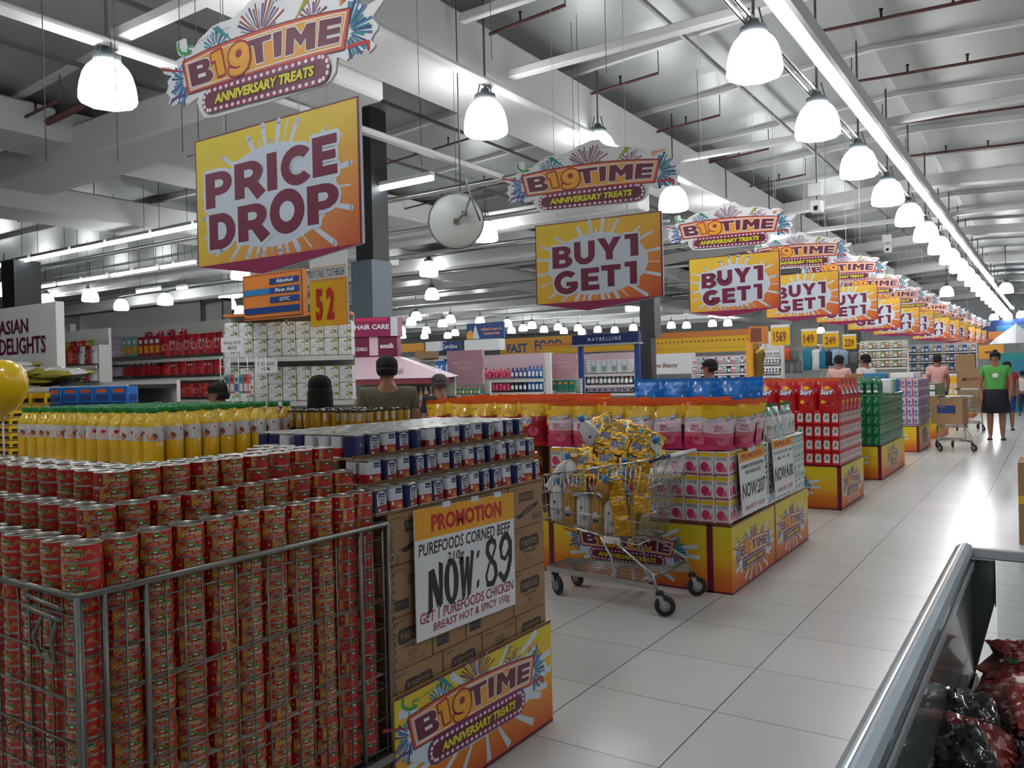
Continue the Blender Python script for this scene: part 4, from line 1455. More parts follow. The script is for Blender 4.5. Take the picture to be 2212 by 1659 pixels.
PK = {}
M('pack_red', (198, 24, 32), 0.28, coat=0.4)
M('pack_crimson', (168, 18, 36), 0.28, coat=0.4)
M('pack_orange', (226, 92, 30), 0.28, coat=0.4)
M('pack_yellow', (238, 190, 30), 0.28, coat=0.4)
M('pack_pink', (214, 50, 106), 0.28, coat=0.4)
M('pack_pale', (230, 206, 216), 0.3, coat=0.3)
M('pack_rose', (222, 110, 130), 0.3, coat=0.3)
M('pack_white', (226, 228, 230), 0.3, coat=0.3)
M('pack_blue', (20, 112, 200), 0.22, coat=0.5, bump=0.5, bscale=25)
M('pack_green', (16, 112, 66), 0.3, coat=0.4)
M('pack_mint', (120, 176, 158), 0.25, coat=0.4)
M('foil_gold', (206, 158, 52), 0.22, 0.75, bump=0.8, bscale=55)
M('pack_gold', (196, 142, 48), 0.35, coat=0.3)
M('pack_lilac', (196, 182, 204), 0.4)


def k_tide():
    w, h, d = .235, .36, .12
    mb = soft(w, h, d, [(.1, 'pack_red'), (.62, 'pack_crimson'), (.68, 'pack_orange'), (.93, 'pack_yellow'), (1, 'pack_orange')], wob=.004, seed=2)
    A = BagArt(mb, w, h, d, bag_prof)
    A.ell(-.035, .20, .055, .055, 'pack_orange', 1, 20).ell(-.035, .20, .044, .044, 'pack_yellow', 2, 18)
    A.ell(-.035, .20, .03, .03, 'ink_white', 3, 16)
    A.ctext('Tide', -.025, .197, .085, .042, 'ink_deepblue', l=5, bold=.03, edge='ink_white', ew=.004)
    A.ell(.03, .115, .042, .036, 'pack_rose', 2, 12).ell(.03, .115, .02, .016, 'pack_pink', 3, 10)
    A.text('2 kg', -.085, .285, .045, .016, 'ink_deepblue', 2, .02, .2)
    A.text('80.50', .0, .255, .07, .02, 'ink_amber', 2, .02)
    A.rect(-.1, .236, .1, .244, 'ink_deepblue', 2)
    return 'detergent_bag', mb


def k_champ():
    w, h, d = .235, .335, .12
    mb = soft(w, h, d, [(.3, 'pack_pink'), (.4, 'pack_rose'), (.66, 'pack_pale'), (.9, 'pack_yellow'), (1, 'pack_orange')], wob=.007, seed=4)
    A = BagArt(mb, w, h, d, bag_prof)
    A.poly([(-.095, .195), (-.06, .22), (.095, .247), (.09, .22), (.05, .203), (-.06, .183)], 'ink_grey', 1)
    A.ctext('CHAMPION', 0, .216, .165, .026, 'ink_white', l=3, bold=.03, shear=.2, rot=.17, edge='ink_deepblue', ew=.002)
    A.text('Pink', -.03, .155, .06, .02, 'pack_pink', 2, .01, .3).text('Bloom', -.035, .132, .07, .02, 'pack_pink', 2, .01, .3)
    A.ell(.03, .07, .045, .035, 'pack_rose', 2, 12)
    for s in (-1, 1):
        mb.add([(s * w * .49, -.018, .02), (s * w * .49, .03, .02), (s * w * .47, .02, .17), (s * w * .47, -.012, .17)], [(0, 1, 2, 3) if s > 0 else (3, 2, 1, 0)], 'navy')
    return 'detergent_bag', mb


def k_surf():
    w, h, d = .20, .35, .11
    mb = soft(w, h, d, [(.93, 'pack_red'), (1, 'pack_orange')], wob=.004, seed=6)
    A = BagArt(mb, w, h, d, bag_prof)
    A.ell(0, .235, .05, .035, 'pack_orange', 1, 14).ell(0, .25, .03, .02, 'pack_yellow', 2, 12)
    A.ctext('Surf', 0, .205, .13, .055, 'ink_white', l=4, bold=.04, shear=.2, edge='ink_deepblue', ew=.005)
    A.ell(.015, .08, .05, .032, 'pack_rose', 1, 12).ell(.03, .085, .02, .018, 'pack_crimson', 2, 10).ell(-.04, .1, .025, .02, 'pack_yellow', 2, 10)
    return 'detergent_bag', mb


def box_pack(w, d, h, body, fn):
    mb = MB().box(-w / 2, w / 2, -d / 2, d / 2, 0, h, body, .006)
    fn(Art(mb, (0, -d / 2, 0), eps=.0005))
    fn(Art(mb, (w / 2, 0, 0), (0, 1, 0), eps=.0005), d)
    return mb


def k_champ_pack():
    def f(A, w=.104):
        a = w / 2 - .007
        A.rect(-a, .13, a, .158, 'pack_yellow', 1).rect(-a, .006, a, .014, 'pack_crimson', 1).rect(-a, .014, a, .07, 'pack_pale', 1)
        A.rect(-a * .8, .105, a * .8, .125, 'ink_grey', 2)
        A.ctext('Champion', 0, .115, a * 1.4, .011, 'ink_white', l=3, bold=.01, shear=.2)
        A.ell(-a * .25, .06, a * .62, .034, 'pack_pink', 2, 12).ell(a * .4, .045, a * .35, .02, 'pack_rose', 3, 10)
    return 'detergent_pack', box_pack(.104, .06, .162, 'pack_white', f)


def k_tide_pack():
    def f(A, w=.125):
        a = w / 2 - .007
        A.rect(-a, .118, a, .13, 'pack_orange', 1).ell(-a * .2, .07, .036, .036, 'pack_orange', 2, 16).ell(-a * .2, .07, .028, .028, 'pack_yellow', 3, 14)
        A.ctext('Tide', -a * .2, .07, .05, .024, 'ink_deepblue', l=4, bold=.03)
        A.ell(a * .6, .035, .018, .014, 'pack_rose', 3, 10)
    return 'detergent_pack', box_pack(.125, .06, .135, 'pack_red', f)


def k_green_pack():
    def f(A, w=.104):
        a = w / 2 - .007
        A.rect(-a * .7, .09, a * .7, .15, 'pack_green', 1).rect(-a * .7, .02, a * .2, .06, 'pack_mint', 1).rect(-a * .3, .1, a * .4, .13, 'ink_white', 2).ell(a * .5, .06, .012, .012, 'ink_teal', 2, 8)
    return 'detergent_pack', box_pack(.104, .06, .162, 'pack_white', f)


def k_red_pack():
    def f(A, w=.088):
        a = w / 2 - .006
        A.poly([(-a * .7, .03), (a * .8, .03), (a * .85, .118), (-a * .5, .125), (-a * .8, .08)], 'pack_white', 1).ell(a * .1, .086, a * .4, .022, 'pack_mint', 2, 10)
        A.ctext('Surf', 0, .07, a * .8, .016, 'ink_deepblue', l=3, bold=.03)
    return 'detergent_pack', box_pack(.088, .06, .142, 'pack_red', f)


def k_dish_pack():
    def f(A, w=.088):
        a = w / 2 - .006
        A.ell(a * .1, .085, a * .3, .022, 'pack_mint', 1, 10).ell(-a * .3, .05, a * .2, .012, 'pack_white', 2, 8)
    return 'dishwash_pack', box_pack(.088, .06, .134, 'pack_green', f)


def k_dish_bottle():
    mb = MB().lathe([(.036, 0), (.04, .01), (.04, .15), (.032, .19), (.014, .21), (.014, .235), (.01, .24)], 'pack_green', n=14)
    A = Art(mb, (0, 0, 0), s=1, eps=.0006, R=.0402, a0=-PI / 2)
    A.rect(-.03, .03, .03, .06, 'ink_white', 1).ell(0, .105, .026, .028, 'pack_white', 1, 12).rect(-.016, .095, .016, .115, 'ink_blue', 2)
    return 'dishwash_bottle', mb


def k_lilac_pack():
    def f(A, w=.1):
        a = w / 2 - .006
        A.rect(-a, .02, -a * .5, .15, 'ink_red', 1).ell(a * .2, .09, a * .5, .034, 'ink_blue', 1, 10).rect(-a * .3, .02, a, .04, 'ink_deepblue', 1)
    return 'soap_pack', box_pack(.1, .07, .165, 'pack_lilac', f)


for k, fn in (('tide', k_tide), ('champ', k_champ), ('surf', k_surf), ('cp', k_champ_pack), ('tp', k_tide_pack), ('gp', k_green_pack), ('rp', k_red_pack), ('dp', k_dish_pack), ('db', k_dish_bottle), ('lp', k_lilac_pack)):
    PK[k] = fn()


def put(k, loc, rz, label, cat, group, tilt=None):
    return first_or_dup(PK, k, None, loc, rz, label, cat, group, tilt)


LV = ('lowest', 'second', 'third', 'fourth', 'fifth', 'sixth', 'seventh')


def core(x0, x1, y0, y1, z0, z1, label):
    return MB().box(x0, x1, y0, y1, z0, z1, 'cardboard', .004).build('carton_block', label=label, cat='carton', group='cartons inside the promotion stacks')


# ------------------------------------------------------------ the pink detergent stack behind the trolley
skirt((-3.30, 5.282, 0), 0, 1.492, .462, 'printed skirt of the pink detergent stack, face towards the trolley', 1, .00070, .24, (.09, 1.34))
skirt((-1.809, 5.282, 0), PI / 2 + .012, 2.1, .462, 'printed skirt of the pink detergent stack, face along the aisle', 2, .00064, .21, (1.05,))
core(-3.27, -1.90, 5.37, 7.34, .001, .955, 'brown carton block inside the pink detergent stack')
for j in range(3):
    z = .463 + .1635 * j
    for i in range(13):
        put('cp', (-1.872 - .107 * i, 5.326, z), 0, 'pink and white detergent pack, %s layer, %s from the corner on the trolley side' % (LV[j], ORD[i]), 'detergent pack', 'pink detergent packs')
    for i in range(7):
        put('cp', (-1.858, 5.412 + .1065 * i, z), PI / 2, 'pink and white detergent pack, %s layer, %s from the corner on the aisle side' % (LV[j], ORD[i]), 'detergent pack', 'pink detergent packs')
    for i in range(7, 18):
        put('gp', (-1.862, 5.412 + .1065 * i, z), PI / 2, 'green and white soap pack, %s layer, %s from the pink ones on the aisle side' % (LV[j], ORD[i - 7]), 'detergent pack', 'green and white soap packs')
zb = .957
for i in range(6):
    put('champ', (-2.05 - .222 * i if i else -2.06, 5.36, zb), random.uniform(-.08, .08), 'yellow and pink detergent bag, %s from the aisle corner in the front row' % ORD[i], 'detergent bag', 'yellow and pink detergent bags', (random.uniform(-.1, .08), random.uniform(-.08, .08)))
for i, (x, y, rz, ty) in enumerate(((-1.93, 5.385, .42, .2), (-1.865, 5.63, .75, .24), (-1.875, 5.88, 1.0, .2))):
    put('champ', (x, y, zb + .01), rz, 'yellow and pink detergent bag leaning out over the aisle side, %s from the corner' % ORD[i], 'detergent bag', 'yellow and pink detergent bags', (ty, .05))
for r in range(1, 5):
    for i in range(6):
        put('champ', (-2.14 - .222 * i, 5.36 + .15 * r + .03 * (i % 2), zb + random.uniform(0, .015)), random.uniform(-.15, .15), 'yellow and pink detergent bag, row %s behind the front, %s from the aisle' % (ORD[r - 1], ORD[i]), 'detergent bag', 'yellow and pink detergent bags')
# white plush bear and pouches on the aisle side
M('plush', (226, 222, 206), 0.9, bump=0.6, bscale=180)
bear = thing('plush_bear', 'small white plush bear propped among the detergent bags above the price boards', 'toy', (-1.86, 6.09, .957), .9)


def blob(mb, c, r, mat, n=12, m=8):
    rings = []
    for i in range(1, m):
        a = PI * i / m
        rings.append([(c[0] + r[0] * math.sin(a) * math.cos(2 * PI * j / n), c[1] + r[1] * math.sin(a) * math.sin(2 * PI * j / n), c[2] - r[2] * math.cos(a)) for j in range(n)])
    return mb.loft(rings, mat, True, True)


bb = MB()
blob(bb, (0, 0, .085), (.07, .06, .09), 'plush')
blob(bb, (0, -.01, .205), (.055, .05, .052), 'plush')
for s in (-1, 1):
    blob(bb, (s * .045, 0, .25), (.02, .014, .02), 'plush', 8, 6)
    blob(bb, (s * .07, -.03, .11), (.025, .045, .028), 'plush', 8, 6)
    blob(bb, (s * .04, -.06, .025), (.03, .05, .026), 'plush', 8, 6)
blob(bb, (0, -.055, .195), (.022, .018, .018), 'plush', 8, 6)
bb.build('bear_body', bear)
fb = MB()
for s in (-1, 1):
    blob(fb, (s * .02, -.055, .218), (.006, .006, .006), 'ink_black', 6, 5)
blob(fb, (0, -.074, .2), (.008, .006, .006), 'ink_black', 6, 5)
fb.build('eyes_and_nose', bear)


def k_pouch():
    w, h, d = .15, .27, .075
    mb = soft(w, h, d, [(.62, 'pack_white'), (.8, 'pack_mint'), (1, 'pack_green')], wob=.004, seed=8)
    A = BagArt(mb, w, h, d, bag_prof)
    A.ell(0, .14, .045, .03, 'ink_teal', 1, 12).ell(.01, .07, .04, .03, 'pack_mint', 1, 12).rect(-.05, .165, .02, .185, 'ink_red', 2)
    return 'soap_pouch', mb


PK['pouch'] = k_pouch()
for i, (x, y, rz) in enumerate(((-1.90, 6.30, 1.3), (-1.88, 6.52, 1.5), (-1.89, 6.72, 1.45), (-1.88, 6.92, 1.6), (-2.02, 6.25, 1.2), (-2.03, 6.45, 1.4), (-2.02, 6.66, 1.5), (-2.03, 6.87, 1.3), (-1.9, 7.12, 1.5))):
    put('pouch', (x, y, zb), rz, 'white and green soap pouch above the sale board, %s' % ('first of the edge row', 'second of the edge row', 'third of the edge row', 'fourth of the edge row', 'first of the row behind', 'second of the row behind', 'third of the row behind', 'fourth of the row behind', 'last at the far end')[i], 'soap pouch', 'white and green soap pouches', (-.12, 0))


def price_board(name, loc, w, h, head, hmat, lines, now, foot, label, rz=PI / 2, tilt=-.05, mat='ink_black'):
    o = thing(name, label, 'sign', loc, rz)
    o.rotation_euler = (tilt, 0, rz)
    mb = MB().box(0, w, -.004, 0, 0, h, 'ink_white')
    A = Art(mb, (0, -.004, 0), eps=.0005)
    A.rect(0, h * .84, w, h, 'ink_amber', 1)
    A.ctext(head, w / 2, h * .92, w * .8, h * .085, hmat, l=2, bold=.04)
    for i, t in enumerate(lines):
        A.ctext(t, w / 2, h * (.76 - .1 * i), w * (.9 if i == 0 else .6), h * .06, 'ink_black', l=2, bold=.015, shear=.1)
    A.ctext(now, w / 2, h * .38, w * .92, h * .24, 'ink_black', l=2, bold=.02, shear=.15)
    A.ctext(foot, w / 2, h * .1, w * .75, h * .075, 'ink_crimson', l=2, bold=.015, shear=.1)
    mb.build('board', o)
    MB().box(w * .35, w * .65, -.006, -.0046, h - .012, h + .02, 'ink_pale').build('tape', o)
    return o


price_board('promotion_board', (-1.782, 5.43, .505), .58, .43, 'PROMOTION', 'ink_red', ['CHAMPION DETERGENT PWD.', 'WITH FABCON 2KG'], 'NOW:207', 'SAVE P 10.50', 'white promotion board now 207 on the aisle side of the pink detergent stack')
price_board('sale_board', (-1.790, 6.24, .525), .56, .43, 'SALE', 'ink_red', ['BUY SOAP PWD. 70g', '6+1'], 'NOW:4.00', 'SAVE 1.00', 'white sale board now 4.00 beside the promotion board on the detergent stack')

# ------------------------------------------------------------ orange-red detergent stack left of it
skirt((-4.82, 5.30, 0), 0, 1.49, .462, 'printed skirt of the red and orange detergent stack behind the tins', 1, .0007, .24, (1.44,))
core(-4.80, -3.36, 5.38, 7.2, .001, .945, 'brown carton block inside the red and orange detergent stack')
for j in range(3):
    for i in range(11):
        put('tp', (-3.395 - .13 * i, 5.345, .463 + .155 * j), 0, 'small red detergent pack with orange ring, %s layer, %s from the pink stack' % (LV[j], ORD[i]), 'detergent pack', 'small red detergent packs')
for r in range(5):
    for i in range(6):
        put('tide', (-3.17 - .238 * i - .03 * (r % 2), 5.37 + .17 * r, .952 + .006 * r), random.uniform(-.12, .12), 'red and yellow detergent bag, %s row, %s from the pink stack' % (ORD[r], ORD[i]), 'detergent bag', 'red and yellow detergent bags', (random.uniform(-.05, .05), random.uniform(-.05, .05)))

# ------------------------------------------------------------ red stack, blue-topped stack, green stack and those beyond
def stack(prefix, x0, x1, y0, y1, zs, pk, pw, ph, nl, side_pk, label_c, cat, group, back=False):
    skirt((x0, y0, 0), 0, x1 - x0, zs, 'printed skirt of the %s stack, face towards the front' % prefix, 1, .0007, .24, (.1, x1 - x0 - .02))
    skirt((x1, y0, 0), PI / 2, y1 - y0, zs, 'printed skirt of the %s stack, face along the aisle' % prefix, 1, .0007, .22)
    core(x0 + .03, x1 - .08, y0 + .09, y1 - .02, .001, zs + nl * (ph + .003), 'brown carton block inside the %s stack' % prefix)
    for j in range(nl):
        z = zs + .001 + (ph + .003) * j
        for i in range(min(8, int((x1 - x0) / pw))):
            put(pk, (x1 - .055 - (pw + .002) * i, y0 + .045, z), 0, '%s, %s layer, %s from the corner, front face' % (label_c, LV[j], ORD[i]), cat, group)
        for i in range(int((y1 - y0 - .1) / pw)):
            put(side_pk, (x1 - .042, y0 + .135 + (pw + .002) * i, z), PI / 2, '%s, %s layer, %s from the corner, aisle side' % (label_c, LV[j], ORD[i]), cat, group)


stack('red', -3.36, -1.895, 9.03, 10.22, .465, 'rp', .088, .142, 4, 'rp', 'red soap pack with white oval', 'detergent pack', 'red soap packs')
for r in range(4):
    for i in range(6):
        put('surf', (-2.03 - .215 * i, 9.10 + .2 * r, 1.047), random.uniform(-.06, .06), 'red soap bag with blue and white lettering, %s row, %s from the aisle' % (ORD[r], ORD[i]), 'detergent bag', 'red soap bags')
for r in range(5):
    put('surf', (-1.94, 9.22 + .21 * r, 1.047), PI / 2, 'red soap bag facing the aisle, %s from the front corner' % ORD[r], 'detergent bag', 'red soap bags')
for i in range(2):
    MB().box(-.2, .2, -.16, .16, 0, .26, 'cardboard', .004).build('brown_carton', None, (-2.35 - .6 * i, 10.95, 1.05 + .0), .1, label='brown carton on top of the stack behind the red bags, %s' % ('nearer the aisle', 'farther from the aisle')[i], cat='carton', group='cartons behind the red bags')
core(-3.2, -2.1, 10.7, 11.25, .001, 1.049, 'brown carton block behind the red stack')
MB().box(-3.2, -2.1, 10.7, 11.25, 1.3105, 1.325, 'ink_white').build('white_sheet', label='white sheet over the cartons behind the red bags', cat='sheet')


def k_bluebag():
    w, h, d = .30, .36, .14
    mb = soft(w, h, d, [(.35, 'pack_white'), (1, 'pack_blue')], wob=.008, seed=11)
    A = BagArt(mb, w, h, d, bag_prof)
    A.rect(-.03, .10, .03, .145, 'pack_orange', 1)
    return 'soap_bag', mb


PK['blue'] = k_bluebag()
core(-3.78, -2.5, 7.82, 8.7, .001, 1.07, 'brown carton block under the blue bags')
for r in range(3):
    for i in range(4):
        put('blue', (-2.66 - .31 * i, 7.92 + .25 * r, 1.075), random.uniform(-.08, .08), 'shiny blue soap bag, %s row, %s from the aisle' % (ORD[r], ORD[i]), 'soap bag', 'shiny blue soap bags')


def k_mint():
    w, h, d = .22, .20, .10
    return 'soap_bag', soft(w, h, d, [(.7, 'pack_mint'), (1, 'pack_white')], wob=.006, seed=12)


PK['mint'] = k_mint()
for i in range(7):
    put('mint', (-2.2 - .22 * i, 6.95, .96), random.uniform(-.1, .1), 'pale mint soap bag behind the yellow bags, %s from the aisle' % ORD[i], 'soap bag', 'pale mint soap bags')
    put('mint', (-2.2 - .22 * i, 6.45, 1.05 if False else .96), random.uniform(-.1, .1), 'pale mint soap bag in the middle of the pink stack, %s from the aisle' % ORD[i], 'soap bag', 'pale mint soap bags')

stack('green', -3.3, -1.945, 11.70, 13.7, .455, 'dp', .088, .134, 5, 'dp', 'green dishwashing pack', 'dishwashing pack', 'green dishwashing packs')
for r in range(3):
    for i in range(12):
        put('db', (-2.0 - .098 * i, 11.78 + .11 * r, 1.142), random.uniform(-.3, .3), 'green dishwashing bottle with white label, %s row, %s from the aisle' % (ORD[r], ORD[i]), 'bottle', 'green dishwashing bottles')
for i in range(3):
    MB().box(-.12, .12, -.09, .09, 0, .20, ('ink_white', 'pack_mint', 'ink_blue')[i], .01).build('soap_box', None, (-2.02, 12.35 + .3 * i, 1.142), label='%s box on the green stack beside the bottles' % ('white', 'mint green', 'blue')[i], cat='box')
stack('lilac', -3.4, -2.01, 15.85, 17.4, .46, 'lp', .1, .165, 5, 'lp', 'lilac soap pack with red stripe', 'soap pack', 'lilac soap packs')
for i, (x, y, c, z, lb) in enumerate(((-2.3, 16.2, 'ink_white', 1.307, 'white'), (-2.75, 16.2, 'ink_blue', 1.307, 'blue'), (-2.25, 16.7, 'pack_lilac', 1.307, 'lilac'), (-3.1, 16.3, 'cardboard', 1.307, 'brown'))):
    MB().box(-.19, .19, -.15, .15, 0, .10, c, .006).build('soap_carton', None, (x, y, z), label='%s carton on top of the lilac stack' % lb, cat='carton')
for i, (y, c, lb, zt) in enumerate(((19.0, 'pack_green', 'green and white', 1.15), (24.0, 'pack_yellow', 'yellow', 1.25), (27.2, 'pack_lilac', 'lilac', 1.3), (31.4, 'pack_red', 'red', 1.2), (36.0, 'pack_white', 'white', 1.3), (41, 'pack_blue', 'blue', 1.2))):
    o = thing('goods_stack', '%s wrapped stack of goods, %s beyond the lilac stack' % (lb, ORD[i]), 'stack', (-2.7, y, 0), 0, 'far stacks of goods')
    MB().box(-.68, .68, -.1, 1.6, 0, .45, 'wrap_blend').build('skirt', o)
    g = MB().box(-.64, .64, -.06, 1.55, .45, zt, c)
    for j in range(5):
        for k in range(9):
            Art(g, (-.64, -.06, .45), eps=.002).rect(.03 + .14 * k, .02 + (zt - .45) / 5 * j, .13 + .14 * k, -.02 + (zt - .45) / 5 * (j + 1), ('pack_white', 'pack_pale', 'ink_amber')[(j + i) % 3], 1)
    g.build('wrapped_goods', o)

# ------------------------------------------------------------ shopping trolleys
def make_trolley(name, label, loc, rz, full=True):
    """Local x runs from the nose (0) to the handle (.86); y across."""
    o = thing(name, label, 'trolley', loc, rz)
    L, wn, wr = .86, .15, .27

    def yw(x):
        return wn + (wr - wn) * x / L
    ch = MB()
    for s in (-1, 1):
        ch.loft([[(x, s * yw(x) - .006, z), (x, s * yw(x) + .006, z), (x, s * yw(x) + .006, z + .034), (x, s * yw(x) - .006, z + .034)] for x, z in ((-.04, .155), (.84, .155))], 'steel')
    ch.tube([(-.04, -wn, .172), (-.06, 0, .172), (-.04, wn, .172)], .011, 'steel')
    for k in range(7):
        y = (-.75 + .25 * k)
        ch.tube([(-.04, y * wn, .178), (.74, y * wr, .178)], .004, 'steel')
    for x in (.1, .4, .72):
        ch.tube([(x, -yw(x), .172), (x, yw(x), .172)], .005, 'steel')
    for s in (-1, 1):
        ch.tube([(.42, s * .21, .44), (.50, s * .225, .31), (.53, s * .232, .18)], .009, 'steel', 8)
        ch.tube([(.52, s * .22, .42), (.80, s * .262, .25), (.835, s * .268, .15)], .009, 'steel', 8)
        ch.tube([(.74, s * .25, .17), (.74, s * .25, .215), (.80, s * .2, .24)], .006, 'steel', 6)
    for k in range(5):
        ch.tube([(.70 + .02 * k, -.22, .19 + .012 * k), (.80 + .01 * k, .22, .235)], .003, 'steel', 4)
    ch.build('chassis', o)
    bk = MB()
    zt = lambda x: .80 + .17 * max(0, x + .10) / .96
    zb = lambda x: .50 - .09 * (x + .07) / .8

    def side_pt(x, t, s):
        return (x, s * (yw(x) - .02 * (1 - t)), zb(x) + (zt(x) - zb(x)) * t)
    xs = [-.09 + .036 * i for i in range(24)]
    for s in (-1, 1):
        for x in xs:
            xb = -.07 + (x + .09) * .86
            a, b = side_pt(xb, 0, s), side_pt(x, 1, s)
            bk.tube([a, b], .0022, 'chrome', 4)
        for t in (0, .28, .62, 1):
            r_ = .0055 if t in (0, 1) else .0035
            bk.tube([side_pt(-.07 - .02 * t, t, s), side_pt(.68 + .12 * t, t, s)], r_, 'chrome', 6)
    for k in range(9):
        y = -1 + .25 * k
        bk.tube([(-.07, y * (wn - .02), .5), (-.09, y * wn, .80)], .0022, 'chrome', 4)
        bk.tube([(-.07, y * (wn - .02), .5), (.68, y * (yw(.68) - .02), zb(.68))], .0022, 'chrome', 4)
    for t in (0, .3, .62, 1):
        bk.tube([side_pt(-.07 - .02 * t, t, -1), side_pt(-.07 - .02 * t, t, 1)], .005 if t in (0, 1) else .0035, 'chrome', 6)
    for k in range(17):
        bk.tube([(-.07 + .044 * k, -(yw(-.07 + .044 * k) - .02), zb(-.07 + .044 * k)), (-.07 + .044 * k, yw(-.07 + .044 * k) - .02, zb(-.07 + .044 * k))], .0022, 'chrome', 4)
    bk.build('basket', o)
    gt = MB()
    for k in range(21):
        y = -1 + .1 * k
        gt.tube([(.68, y * .235, zb(.68)), (.815, y * .262, .945)], .0022, 'chrome', 4)
    for t in (0, .35, .7, 1):
        x, z = .68 + .135 * t, zb(.68) + (.945 - zb(.68)) * t
        gt.tube([(x, -.235 - .027 * t, z), (x, .235 + .027 * t, z)], .0045, 'chrome', 6)
    gt.build('rear_gate', o)
    hd = MB().tube([(.88, -.27, .975), (.88, .27, .975)], .0135, 'ink_white', 10)
    for s in (-1, 1):
        hd.tube([(.80, s * .265, .945), (.85, s * .27, .965), (.88, s * .27, .975)], .009, 'navy', 8)
    hd.tube([(.88, -.27, .975), (.88, -.16, .975)], .0145, 'navy', 10)
    hd.build('handle', o)
    MB().box(.44, .56, -.222, -.219, .405, .45, 'ink_white').build('number_plate', o)
    for x, y, a in ((.015, -.13, -.5), (.015, .13, -.4), (.845, -.262, .35), (.845, .262, .6)):
        c = MB().lathe([(.024, .128), (.026, .134), (.026, .152), (.02, .156)], 'rubber', n=12)
        off = .03
        ca_, sa_ = math.cos(a), math.sin(a)
        for s in (-1, 1):
            q = [(-.016, .022 * s, .132), (.016, .022 * s, .132), (off + .014, .022 * s, .055), (off - .014, .022 * s, .055)]
            c.prism([(px * ca_ - py * sa_, px * sa_ + py * ca_, pz) for px, py, pz in q], (-sa_ * .003 * s, ca_ * .003 * s, 0), 'steel')
        k = c.build('caster', o, (x, y, 0))
        w = MB().lathe([(.012, -.016), (.05, -.015), (.062, -.010), (.065, 0), (.062, .010), (.05, .015), (.012, .016)], 'rubber', n=20)
        w.lathe([(.0, -.017), (.034, -.017), (.034, .017), (.0, .017)], 'ink_grey', n=14)
        wo = w.build('wheel', k, (off * ca_, off * sa_, .066))
        wo.rotation_euler = (PI / 2, 0, a)
    return o


make_trolley('shopping_trolley', 'steel shopping trolley heaped with gold sachets in front of the pink detergent stack', (-2.88, 4.885, 0), -.01)

# its load
def k_sachet():
    w, h, d = .15, .16, .032
    mb = soft(w, h, d, [(1, 'foil_gold')], flat_prof, wob=.006, seed=21)
    A = BagArt(mb, w, h, d, flat_prof)
    A.rect(-.054, .03, .054, .132, 'pack_white', 1)
    A.poly([(-.054, .1), (.01, .132), (-.054, .132)], 'ink_blue', 2)
    A.ell(.022, .106, .022, .018, 'pack_mint', 2, 10)
    A.ctext('BREEZE', 0, .064, .098, .038, 'ink_deepblue', l=3, bold=.04, edge='ink_white', ew=.002)
    return 'detergent_sachet', mb


def k_strip():
    mb = MB()
    for j in range(3):
        s = soft(.115, .125, .022, [(1, 'foil_gold')], flat_prof, wob=.003, seed=30 + j)
        A = BagArt(s, .115, .125, .022, flat_prof)
        A.rect(-.01, .098, .05, .112, 'ink_blue', 1).ctext('BREEZE', .02, .105, .05, .009, 'ink_white', l=2, bold=.02)
        A.rect(.0, .02, .003, .095, 'ink_amber', 1)
        n = len(mb.v)
        mb.v += [(x, y, z + .127 * j) for x, y, z in s.v]
        mb.f += [tuple(i + n for i in f) for f in s.f]
        mb.mi += [mb.m(s.mats[i]) for i in s.mi]
        mb.sm += s.sm
    return 'sachet_strip', mb


def k_jug(body, face):
    def f():
        mb = MB()
        prof = [(0, .9), (.01, 1), (.10, 1), (.17, .92), (.215, .62), (.235, .3), (.255, .28)]
        mb.loft([[(.055 * k * math.copysign(abs(math.cos(2 * PI * j / 16)) ** .6, math.cos(2 * PI * j / 16)), .036 * k * math.copysign(abs(math.sin(2 * PI * j / 16)) ** .6, math.sin(2 * PI * j / 16)), z) for j in range(16)] for z, k in prof], body, True, True)
        mb.lathe([(.019, .25), (.021, .254), (.021, .285), (.018, .288)], 'ink_blue' if body != 'x' else body, n=12)
        A = Art(mb, (0, -.0365, 0), eps=.0008)
        if face:
            A.rect(-.036, .03, .036, .15, 'pack_gold', 1).ell(0, .09, .024, .03, 'pack_white', 2, 12).rect(-.02, .05, .02, .075, 'ink_deepblue', 3)
        else:
            A.ell(.012, .06, .016, .018, 'ink_grey', 1, 10).ell(-.01, .13, .01, .01, 'ink_deepblue', 1, 8)
        return 'detergent_bottle', mb
    return f


PK['sachet'], PK['strip'], PK['wjug'], PK['gjug'] = k_sachet(), k_strip(), k_jug('pack_white', False)(), k_jug('pack_gold', True)()
CT = Vector((-2.88, 4.885, 0))


def load(k, x, y, z, rz, tilt, label, cat):
    put(k, (CT.x + x, CT.y + y, z), rz, label, cat, {'sachet': 'gold sachets in the trolley', 'strip': 'gold sachet strips in the trolley'}.get(k, 'bottles in the trolley'), tilt)


